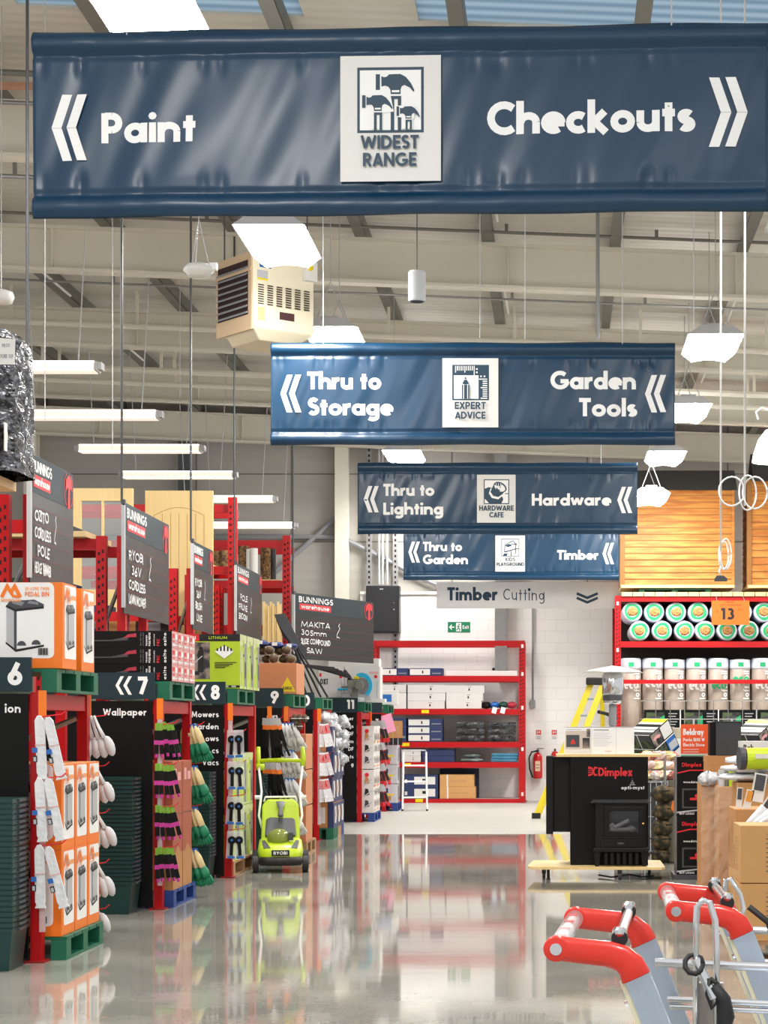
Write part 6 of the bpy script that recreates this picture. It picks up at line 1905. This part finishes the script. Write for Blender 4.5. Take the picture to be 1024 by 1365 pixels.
YC = 31.0; sC = FOC / YC
XC = lambda px: (px - CX) / sC
ZC = lambda py: EYE + (CY - py) / sC
for k in range(4):
    for l in range(2):
        plain_carton('tall patio heater carton with garden photo inside the wire cage, %s from left, %s' % (ORD[k], ('lower', 'upper')[l]), (XC(884 + k * 51), YC + .35, .02 + l * .87), (.58, .5, .86), BLACK, 'patio heater cartons in the wire cage', heater_art)
t = thing('wire_cage', 'tall chrome wire cage holding patio heater cartons', 'cage', (XC(855), YC, 0))
b = M(CHROME); Wc = 3.0
for k in range(13): b.cyl((k * .23, 0, .0), (k * .23, 0, 1.9 if k else 1.9), .008, 6)
for z in (.06, .45, .85, 1.27, 1.6, 1.89): b.cyl((0, 0, z), (2.76, 0, z), .008, 6)
b.obj('front_mesh', t)
b = M(CHROME)
for k in range(4): b.cyl((0, k * .22, 0), (0, k * .22, 1.9), .008, 6)
for z in (.06, .45, .85, 1.27, 1.6, 1.89): b.cyl((0, 0, z), (0, .66, z), .008, 6)
b.obj('side_mesh', t)
# tilted cartons leaning out of a bin
YT = 25.0; sT = FOC / YT
XT = lambda px: (px - CX) / sT
ZT = lambda py: EYE + (CY - py) / sT
def tilt_art(b):
    f = b.F; w, h = f.W, f.H
    f.rect(0, 0, w, h, BLACK); f.rect(w * .03, h * .52, w * .48, h * .97, PHOTO2); f.disc(w * .26, h * .78, w * .17, PINKP, h * .07); f.rect(w * .2, h * .56, w * .32, h * .75, INK); f.rect(w * .52, h * .55, w * .97, h * .97, OFFW)
    f.rect(w * .03, h * .05, w * .5, h * .48, PHOTO); f.rect(w * .55, h * .05, w * .97, h * .48, BLUE); f.rect(w * .6, h * .1, w * .97, h * .35, LGREY)
    f.line([(0, h * .5), (w, h * .5)], .012, WHITE)
    f = b.R; f.rect(0, 0, f.W, f.H, OFFW)
    f = b.U; w, h = f.W, f.H
    f.rect(0, 0, w, h, OFFW); f.rect(w * .02, h * .0, w * .2, h, INK); f.rect(w * .3, 0, w * .38, h, GREY); f.rect(w * .5, 0, w * .66, h, BLACK); f.rect(w * .78, 0, w * .98, h, YELLOW)
    # left face
    L_ = Fr(b, (-b.F.W / 2, b.R.W / 2, 0), (0, -1, 0), (0, 0, 1)); L_.rect(0, 0, b.R.W, b.F.H, DGREY); L_.rect(.03, .05, b.R.W * .45, b.F.H - .05, PHOTO); L_.rect(b.R.W * .5, .05, b.R.W - .03, b.F.H * .8, PHOTO)
    L_.line([(b.R.W * .48, 0), (b.R.W * .48, b.F.H)], .012, WHITE); L_.line([(0, b.F.H * .5), (b.R.W, b.F.H * .5)], .012, WHITE)


for k, (px, py, a, rz, w, h, lb) in enumerate(((878, 1003, 24, 38, .4, .42, 'tilted black and white heater carton with wire straps behind the leaflets'), (1018, 1000, 24, 38, .36, .38, 'tilted heater carton with yellow panel at the right edge'), (846, 1004, 24, 40, .34, .36, 'tilted heater carton half hidden behind the white information card'))):
    b = bx(w, .42, h, BLACK); tilt_art(b)
    tag(b.obj('heater_carton', loc=(XT(px), YT + (.6 if k == 2 else 0), ZT(py) - (.12 if k == 2 else .03)), bev=.003), lb, 'carton', 'tilted heater cartons behind the fireplace display')
    o = C.objects[-1]; o.rotation_mode = 'ZXY'; o.rotation_euler = (R(22), R(-a), R(rz))
# wire bin that carries them
t = thing('wire_bin', 'chrome wire bin carrying the tilted heater cartons', 'bin', (XT(822), YT - .5, 0))
b = M(CHROME)
for k in range(15): b.cyl((k * .15, 0, 0), (k * .15, 0, .92), .007, 6)
for z in (.05, .35, .65, .92): b.cyl((0, 0, z), (2.1, 0, z), .008, 6)
b.obj('front_mesh', t)
b = M(DGREY); b.box(0, .02, 0, 2.1, 1.5, .9); b.obj('inner_board', t)
# beige lamp-shade like cylinder panel
b = M(mat('beige_drum', 'B7AE98', .6)); b.lathe([(.3, 0), (.31, .01), (.31, .13), (.3, .14)], 28, sx=1)
tag(b.obj('drum_shade', loc=(XT(922) + .1, YT + .65, 1.33)), 'beige drum shaped shade behind the orange heater carton', 'lamp shade')
b = M(OFFW); b.box(-.3, -.25, 0, .3, .25, .428); tag(b.obj('white_carton', loc=(XT(922) + .1, YT + .65, .901)), 'white carton under the beige drum shade', 'carton')
# colourful bags heap on the bin
cols = [mat('bag_yellow', 'C9AE14', .4, vs=9, hx2='D8CFA8'), mat('bag_pink', 'C26A6A', .4, vs=9, hx2='D8C8C4'), mat('bag_cream', 'C9BFAE', .4, vs=9, hx2='A8544A'), mat('bag_orange', 'E9852E', .4, vs=8, hx2='F4E0C8'), mat('bag_redw', 'D84438', .4, vs=8, hx2='F3EDEA')]
for k in range(26):
    px = 862 + (k % 9) * 5.6 + rnd.uniform(-2, 2) ; row = k // 9
    b = M(cols[(k * 7 + row) % 5]); b.blob((0, 0, 0), .085, .08, .05, 9, 5, jit=.5, seed=40 + k)
    tag(b.obj('snack_bag' if False else 'seed_packet', loc=((px - CX) / FOC * 22.6, 22.6 + row * .18 + (k % 2) * .06, EYE + (CY - (1034 - row * 13)) / FOC * 22.6), rot=(rnd.uniform(-.4, .4), rnd.uniform(-.4, .4), 0)),
        'bright printed packet, %s row of heap, %s from left, beside fireplace display' % (('front', 'middle', 'back')[row], ORD[k % 9]), 'packet', 'bright printed packets heaped beside the fireplace display')
t = thing('dump_bin', 'wire sided dump bin under the bright packets', 'bin', ((859 - CX) / FOC * 22.6, 22.45, 0))
b = M(CHROME)
for k in range(8): b.cyl((k * .065, 0, 0), (k * .065, 0, .86), .006, 5)
for z in (.05, .45, .86): b.cyl((0, 0, z), (.46, 0, z), .007, 5)
b.obj('front_mesh', t)
b = M(DGREY); b.box(0, .05, .02, .46, .7, .84); b.obj('inner_board', t)
# camouflage bags hanging in a column
for k in range(5):
    px, py = (886, 886, 884, 882, 880)[k], (1058, 1082, 1103, 1122, 1141)[k]
    t = thing('camouflage_bag', 'camouflage cloth bag, %s of the column beside the fireplace display' % ('topmost', 'second', 'third', 'fourth', 'lowest')[k], 'bag', at(px, py, 21.3), 0, 'camouflage bags hanging beside the display')
    b = M(CAMO); b.blob((0, 0, 0), .155 - .014 * k, .13, .095, 13, 8, jit=.22, seed=k); b.obj('cloth', t, smooth=True)
    b = M(mat('webbing', '2A2A22', .8) if k == 0 else bpy.data.materials['webbing']); b.tube([(.12 * math.cos(a * .63), .115 * math.sin(a * .63), .035) for a in range(11)], .011, 5); b.obj('strap', t)
p = at(888, 1170, 21.6); p.z = 0
b = M(STEEL); b.cyl((0, .1, 0), (0, .1, 1.12), .015, 8); b.lathe([(.14, 0), (.14, .02), (.03, .03)], 14, o=(0, .1, 0)); tag(b.obj('bag_stand', loc=(p.x, p.y + .12, 0)), 'steel stand behind the column of camouflage bags', 'stand')
b = M(BLUE); b.blob((0, 0, .1), .1, .1, .1, 10, 6, jit=.3, seed=3); tag(b.obj('blue_bag', loc=(p.x - .04, p.y - .2, 0), smooth=True), 'bright blue bag on floor below the camouflage bags', 'bag')
b = M(mat('grey_green_sleeve', '6B6656', .6)); b.lathe([(.05, 0), (.07, .02), (.075, .5), (.04, .9)], 12); tag(b.obj('rolled_mat', loc=(p.x + .05, p.y - .3, 0)), 'grey green roll standing on floor beside the black cartons', 'roll')
b = M(ORANGE); b.prism([(0, 0, 0), (.11, 0, 0), (.09, 0, .13), (.03, 0, .13)], (0, .01, 0)); tag(b.obj('orange_tag', loc=(p.x + .02, p.y - .4, .55)), 'orange tag in front of the grey green roll', 'tag')
# black stove cartons
def stove_art(b):
    for f in (b.F,):
        w, h = f.W, f.H
        f.text('Dimplex', w * .12, h * .83, h * .07, WREDP, fit=w * .45); f.line([(0, h * .72), (w * .3, h * .77), (w * .7, h * .77), (w, h * .72)], .012, WREDP); f.text('woodstock', w * .15, h * .55, h * .04, WHITE, fit=w * .42)
        f.rect(w * .12, h * .12, w * .8, h * .46, DGREY); f.rect(w * .16, h * .15, w * .76, h * .43, BLACK); f.rect(w * .3, h * .26, w * .6, h * .3, WREDP); f.disc(w * .46, h * .33, .02, WREDP); f.line([(0, h * .05), (w * .5, h * .09), (w, h * .05)], .014, LGREY); f.text('BUY LOGIC', w * .06, h * .012, h * .035, WHITE, fit=w * .35); f.rect(w * .7, h * .9, w * .95, h * .96, OFFW)
    L_ = Fr(b, (-b.F.W / 2, b.R.W / 2, 0), (0, -1, 0), (0, 0, 1)); L_.rect(0, 0, b.R.W, b.F.H, GREY)


for k in range(2):
    plain_carton('black stove carton with red arc, %s of two stacked beside the kraft load' % ('lower', 'upper')[k], ((932 - CX) / FOC * 18.9, 19.2, .05 + .575 * k), (.42, .45, .57), BLACK, 'black stove cartons', stove_art)
b = M(DGREY); b.box(-.24, -.25, 0, .24, .25, .049); tag(b.obj('low_dolly', loc=((932 - CX) / FOC * 18.9, 19.2, 0)), 'low dark dolly under the black stove cartons', 'dolly')
def bel(b):
    f = b.F; w, h = f.W, f.H
    f.rect(0, 0, w, h, mat('bel_orange', 'F2571B', .45)); f.text('Beldray', w * .08, h * .66, h * .2, WHITE, fit=w * .68, wt=.22); f.text('Pavia 1800 W', w * .08, h * .46, h * .11, WHITE, fit=w * .72); f.text('Electric Stove', w * .08, h * .3, h * .11, WHITE, fit=w * .72)
    for k in range(2): f.rect(w * .08, h * (.2 - .08 * k), w * .6, h * (.215 - .08 * k), WHITE)
    f.rect(0, 0, w, h * .07, OFFW); f.rect(0, 0, w, h * .03, GRN)
    L_ = Fr(b, (-w / 2, b.R.W / 2, 0), (0, -1, 0), (0, 0, 1)); L_.rect(0, 0, b.R.W, h, LORANGE)


plain_carton('orange heater carton with white lettering on top of the black stove cartons', ((931 - CX) / FOC * 18.9, 19.25, 1.201), (.29, .3, .31), ORANGE, None, bel, rz=R(-4))
p = at(970, 1003, 18.2)
t = thing('wood_burner_unit', 'plain black box heater standing above the kraft cartons', 'heater', (p.x, 18.3, 1.22))
b = M(mat('charcoal_box', '35373B', .45)); b.box(-.11, -.12, 0, .125, .15, .31); b.box(-.125, -.13, .31, .13, .16, .32); b.obj('casing', t, bev=.003)
b = M(BLACK); b.box(-.165, -.1, 0, -.112, .13, .31); b.obj('side_vent', t)
b = M(KRAFT); b.box(-.2, -.2, 0, .25, .25, .06); tag(b.obj('kraft_tray', loc=(p.x, 18.3, 1.158)), 'kraft tray under the plain black box heater', 'carton')
plain_carton('tall kraft carton carrying the plain black box heater', (p.x + .02, 18.3, 0), (.44, .42, 1.157), KRAFT)
# kraft stacks
def writing(b):
    f = b.F; w, h = f.W, f.H
    if w > .3:
        f.line([(w * .3, h * .84), (w * .8, h * .84)], .008, WOODP)
        for k in range(8): f.rect(w * .3, h * (.76 - .08 * k), w * (.62 - .06 * (k % 3)), h * (.775 - .08 * k), DGREY)
    L_ = Fr(b, (-w / 2, b.R.W / 2, 0), (0, -1, 0), (0, 0, 1)); W2 = b.R.W
    for k in range(9): L_.rect(W2 * .35, h * (.2 + .07 * k), W2 * (.65 + .05 * (k % 2)), h * (.215 + .07 * k), WOODP)
    L_.rect(W2 * .1, h * .2, W2 * .16, h * .6, WOODP)


YK = 12.6
for lay in range(2):
    for c in range(2):
        plain_carton('large kraft carton, %s layer, %s, nearest to the red trolleys' % (('lower', 'upper')[lay], ('left', 'right, mostly outside frame')[c]), (1.44 + c * .56, YK, .13 + lay * .37), (.55, .45, .365), KRAFT2, 'kraft cartons behind the red trolleys', writing)
pallet('wooden pallet under the nearest kraft cartons', 1.16, YK - .24, 0, 1.12, .5, WOODP, h=.129)
XK = lambda px, Y: (px - CX) / FOC * Y
for k, (pa, pb, Y, z1, lb) in enumerate(((935, 957, 16.6, 1.0, 'tall narrow kraft carton at the left of the wrapped load'), (958, 985, 16.1, .99, 'tall kraft carton in the middle of the wrapped load'), (983, 1040, 15.2, 1.05, 'tall kraft carton under the white bags'))):
    w = XK(pb, Y) - XK(pa, Y)
    plain_carton(lb, (XK(pa, Y) + w / 2, Y + .3, .13), (w - .01, .5, z1 - .13), KRAFT, 'tall kraft cartons of the wrapped load', writing)
b = M(mat('cling_film', 'D8D0C4', .12, alpha=.24, bump=1.0, bs=30))
vs, fs = [], []
x0, x1 = XK(936, 16.0) - .0, XK(984, 16.0)
for j in range(16):
    for i in range(10): vs.append((x0 + (x1 - x0) * i / 9, 16.06 + rnd.uniform(-.012, .012), .132 + .86 * j / 15))
for j in range(15):
    for i in range(9): fs.append((j * 10 + i, j * 10 + i + 1, j * 10 + i + 11, j * 10 + i + 10))
b.add(vs, fs); tag(b.obj('cling_wrap'), 'crinkled clear wrap stretched over the tall kraft cartons', 'wrap')
pallet('wooden pallet under the tall kraft cartons', XK(934, 16.6), 15.3, 0, .9, 1.85, WOODP, h=.129)
b = M(BAGC); b.blob((0, 0, 0), .1, .08, .06, 12, 5, jit=.5, seed=77); tag(b.obj('clear_bag', loc=(XK(946, 16.5), 16.6, 1.045), smooth=True), 'crumpled clear bag on the narrow kraft carton, before the black stove cartons', 'bag')
for k in range(3):
    b = M(BAGW); b.blob((0, 0, 0), .24, .2, .036, 18, 6, jit=.3, seed=80 + k)
    b.use(INK); b.tube([(-.1 + q * .03, -.12 - .02 * math.sin(q), .03) for q in range(6)], .003, 4)
    tag(b.obj('white_bag', loc=(XK(998, 15.4) + .03 * k, 15.5, 1.09 + .068 * k), smooth=True), 'flat white plastic sack, %s of pile on the tall kraft carton' % ('lowest', 'middle', 'top')[k], 'bag', 'white plastic sacks')
def swatch(label, px, py, m, rx, w=.05, h=.17):
    tt = thing('packet_sleeve', label, 'packet', at(px, py, 13.6), 0, 'clear sleeves sticking out of the kraft carton')
    b = M(OFFW); b.box(-w, 0, -h, w, .012, h); b.obj('card', tt, rot=(0, R(rx), 0))
    b = M(m); b.box(-w * .75, -.004, -h * .2, w * .75, -.001, h * .9); b.obj('printed_front', tt, rot=(0, R(rx), 0))


swatch('upright pale packet with dark print at the left of the kraft carton', 986, 1063, DGREY, 4, .02, .07)
swatch('orange printed packet in the kraft carton', 998, 1066, mat('amber_print', 'D9922E', .4), 14, .026, .07)
swatch('large dark printed packet leaning right in the kraft carton', 1012, 1050, DGREY, 10, .045, .1)
swatch('dark printed packet at the right frame edge in the kraft carton', 1024, 1075, DGREY, 34, .04, .1)
for k in range(3):
    b = M(BAGW); b.tube([(0, 0, -.18), (.0, 0, -.05), (.05, 0, .1)], [.03, .045, .04], 8, sx=.5); tag(b.obj('clear_sleeve', loc=at(1003 + k * 11, 1090, 13.3 - .05 * k), rot=(0, R(22 + 9 * k), 0), smooth=True), 'clear white sleeve leaning in kraft carton, %s from left' % ORD[k], 'sleeve', 'clear white sleeves')
plain_carton('open kraft carton holding the clear sleeves', (XK(1040, 13.5), 13.75, .5), (.62, .55, .42), KRAFT, None, writing)
plain_carton('kraft carton under the open one with clear sleeves', (XK(1040, 13.5), 13.75, .13), (.62, .55, .365), KRAFT2, None, writing)
pallet('wooden pallet under the open kraft carton', XK(1040, 13.5) - .31, 13.46, 0, .62, .56, WOODP, h=.129)
# white heater carton and yellow cylinder on top
b = bx(.5, .3, .2, W_)
f = b.F; f.text('Bek', .02, .12, .05, INK, fit=.09, wt=.22); f.rect(.25, .08, .45, .14, WREDP); f.rect(.02, .04, .2, .06, PINKP); f.rect(.02, .08, .15, .09, PINKP)
tag(b.obj('white_carton', loc=(XK(1025, 17.4) , 17.5, 1.16), bev=.003), 'white printed carton behind the yellow tube at the right edge', 'carton')
b = M(KRAFT); b.box(-.26, -.2, 0, .3, .3, 1.158); tag(b.obj('kraft_carton', loc=(XK(1025, 17.4), 17.5, 0)), 'tall plain kraft carton carrying the white printed one', 'carton')
t = thing('foam_tube_pack', 'lime yellow cylinder pack with dark end lying on white bags', 'tube pack', at(985, 1011, 15.2))
b = M(LIME); b.cyl((.05, 0, 0), (.4, .05, .0), .085, 20); b.obj('sleeve', t, smooth=False)
b = M(DGREY); b.cyl((-.0, -.006, 0), (.04, 0, 0), .09, 20); b.cyl((.04, 0, 0), (.052, .0, 0), .088, 20, m=PINK); b.obj('end_cap', t)
b = M(OFFW); b.prism([(.12, -.08, .0), (.38, -.045, .0), (.38, -.052, .035), (.12, -.086, .035)], (0, -.003, .0)); b.obj('paper_band', t)
for k in range(4):
    b = M((LGREY, GREY, LIMEC, BLACK)[k]); b.cyl((0, 0, 0), (0, 0, .14), .028, 10)
    tag(b.obj('spray_can', loc=(XK(962 + k * 7, 16.3), 16.3 + .06 * (k % 2), .9905)), 'small %s can, %s from left of row behind the clear bag' % (('pale', 'grey', 'lime', 'black')[k], ORD[k]), 'can', 'small cans on the kraft load')

# ============================================================ RED HANDLED TROLLEYS IN THE FOREGROUND
def trolley(label, loc, rz, wd, near_tilt, long=1.15):
    t = thing('platform_trolley', label, 'trolley', loc, rz, 'red handled trolleys in the foreground')
    zt_ = 1.02
    for s, y in (('near', 0), ('far', wd)):
        # red moulded arm: swept stadium profile
        b = M(REDP)
        path = [(-.0, zt_), (.05, zt_ - .005), (.11, zt_ - .011), (.14, zt_ - .02), (.16, zt_ - .036), (.172, zt_ - .062)]
        vs, fs = [], []
        prof = []
        for k in range(16):
            a = 2 * math.pi * k / 16
            prof.append((.027 * math.copysign(abs(math.cos(a)) ** .7, math.cos(a)), .019 * math.copysign(abs(math.sin(a)) ** .7, math.sin(a))))
        P = [Vector((a, 0, c)) for a, c in path]
        for i, q in enumerate(P):
            d = (P[min(i + 1, len(P) - 1)] - P[max(0, i - 1)]).normalized(); n_ = Vector((-d.z, 0, d.x))
            sc_ = 1.0 + .25 * (i / 5) ** 2
            for e, g_ in prof: vs.append(q + n_ * e * sc_ + Vector((0, y + g_, 0)))
        for i in range(len(P) - 1):
            for k in range(16): fs.append((i * 16 + k, i * 16 + (k + 1) % 16, i * 16 + 16 + (k + 1) % 16, i * 16 + 16 + k))
        fs += [tuple(range(15, -1, -1)), tuple(range(80, 96))]
        b.add(vs, fs); b.cyl((0, y - .019, zt_), (0, y + .019, zt_), .0275, 24)
        o = b.obj('handle_arm', t, smooth=False, bev=.003)
        for pg in o.data.polygons: pg.use_smooth = True
        c = M(CHROME); c.cyl((0, y - .0215, zt_), (0, y - .018, zt_), .013, 16); c.obj('bolt', o)
        # aluminium post
        b = M(ALU)
        a0, a1 = Vector((.17, y, zt_ - .058)), Vector((.17 + .31, y, .19))
        d = (a1 - a0).normalized(); sd = Vector((d.z, 0, -d.x)) * -1
        b.prism([a0 - sd * .026, a0 + sd * .031, a1 + sd * .031, a1 - sd * .026], (0, .03, 0))
        for q in (-.012, .012): b.prism([a0 + sd * (q - .003) + Vector((0, -.002, 0)), a0 + sd * (q + .003) + Vector((0, -.002, 0)), a1 + sd * (q + .003) + Vector((0, -.002, 0)), a1 + sd * (q - .003) + Vector((0, -.002, 0))], (0, .003, 0))
        o = b.obj('post', t)
        c = M(mat('post_edge', 'D9D3B8', .4, .2) if 'post_edge' not in bpy.data.materials else bpy.data.materials['post_edge'])
        c.prism([a0 - sd * .037 + Vector((0, .002, 0)), a0 - sd * .0255 + Vector((0, .002, 0)), a1 - sd * .0255 + Vector((0, .002, 0)), a1 - sd * .037 + Vector((0, .002, 0))], (0, .026, 0)); c.obj('edge_strip', o)
        c = M(CHROME); q = a0 + d * .05 - sd * .037; c.cyl(q + Vector((0, .015, 0)), q - sd * .008 + Vector((0, .015, 0)), .006, 10); c.obj('rivet', o)
    b = M(CLEAR); b.cyl((0, .02, zt_), (0, wd - .02, zt_), .021, 20); o = b.obj('clear_grip', t, smooth=True)
    b = M(OFFW); b.cyl((0, .06, zt_), (0, wd - .06, zt_), .015, 16); b.obj('paper_insert', o)
    b = M(WREDP)
    for k in range(4): b.box(-.012, .1 + k * (wd - .2) / 3, zt_ + .0145, .012, .13 + k * (wd - .2) / 3, zt_ + .0165)
    b.obj('red_print', o)
    b = M(CHROME); b.cyl((.135, .02, zt_ + .02), (.135, wd - .02, zt_ + .02), .012, 14); b.obj('cross_bar', t)
    for y in (.03, wd - .03):
        b = M(RUBBER); b.cyl((.135, y - .012, zt_ + .02), (.135, y + .02, zt_ + .02), .018, 18)
        b.use(CHROME); b.lathe([(.01, .02), (.016, .03), (.016, .038), (.01, .044)], 14, o=(.135, y, zt_))
        b.obj('bar_collar', t)
    # side rails and platform running away to the right
    for y, q in ((.05, 0), (wd - .08, 1)):
        for dz, xo, r in (((.1, .2, .011),) if q else ()) + ((.19, .23, .008), (.208, .236, .007)):
            b = M(ALU if dz < .1 else CHROME); b.cyl((xo, y, zt_ - dz), (xo + long, y, zt_ - dz - .04), r, 12); b.obj('side_rail', t)
    b = M(ALU); b.box(.4, -.02, .17, .5 + long, wd + .05, .2); b.obj('platform', t, bev=.005)
    b = M(ALU)
    for y in (.0, wd): b.prism([(.158 + long + .03, y, .2), (.158 + long + .07, y, .2), (.18 + long, y, zt_ - .1), (.14 + long, y, zt_ - .1)], (0, .03, 0))
    b.obj('end_post', t)
    for x in (.5, .42 + long):
        for y in (.03, wd - .0):
            b = M(RUBBER); b.cyl((x, y - .02, .075), (x, y + .02, .075), .075, 18); o = b.obj('castor_wheel', t)
            c = M(CHROME); c.box(x - .03, y - .03, .08, x + .03, y - .024, .17); c.box(x - .03, y + .024, .08, x + .03, y + .03, .17); c.box(x - .03, y - .03, .155, x + .03, y + .03, .17); c.obj('castor_fork', o)
    return t


T1 = trolley('nearest red handled trolley, left of the pair', (.0, 4.2, 0), R(-4), .67, 0)
T2 = trolley('second red handled trolley, farther right by the kraft cartons', ((901 - CX) / FOC * 5.05, 5.05, 0), R(-1), .58, 0, .9)
# wire hook, lock and black strap on the nearest trolley; plain loop on the far one
b = M(CHROME); b.tube([(.30, .12, .80), (.30, .12, 1.06), (.302, .12, 1.1), (.315, .12, 1.115), (.33, .12, 1.11), (.342, .12, 1.07), (.345, .12, 1.0), (.347, .12, .7)], .0075, 10); b.obj('wire_loop', T1, smooth=True)
b = M(CHROME); b.cyl((.3, .12, .985), (.34, .1, .9), .012, 12); b.obj('lock_tube', T1)
b = M(RUBBER)
b.tube([(.295 + .02 * math.cos(a), .11 + .012 * math.sin(a), .975 + .02 * math.sin(a)) for a in [k * .7 for k in range(10)]], .006, 6)
b.tube([(.34, .1, .93), (.36, .1, .9), (.365, .11, .86), (.36, .1, .83), (.375, .1, .8), (.39, .1, .76), (.37, .1, .72), (.36, .11, .6)], [.012, .016, .02, .016, .02, .015, .02, .02], 8)
b.tube([(.33, .1, .945), (.325, .1, .91), (.335, .1, .88), (.35, .1, .9), (.345, .1, .935), (.33, .1, .945)], .006, 6); b.obj('coin_lock_strap', T1, smooth=True)
b = M(mat('grey_panel', 'A29A94', .4)); b.box(.298, .14, .3, .36, .16, .93); b.obj('end_panel', T1)
b = M(CHROME); b.tube([(.165, .5, .93), (.16, .5, 1.02), (.165, .5, 1.06), (.178, .5, 1.065), (.205, .5, 1.02), (.215, .5, .98), (.2, .48, .93)], .007, 8); b.obj('wire_loop', T2, smooth=True)
b = M(RUBBER); b.tube([(.19, .01, 1.03), (.24, .0, .99), (.25, 0, .95), (.27, 0, .85), (.3, 0, .78)], .009, 6); b.obj('black_strap', T2, smooth=True)
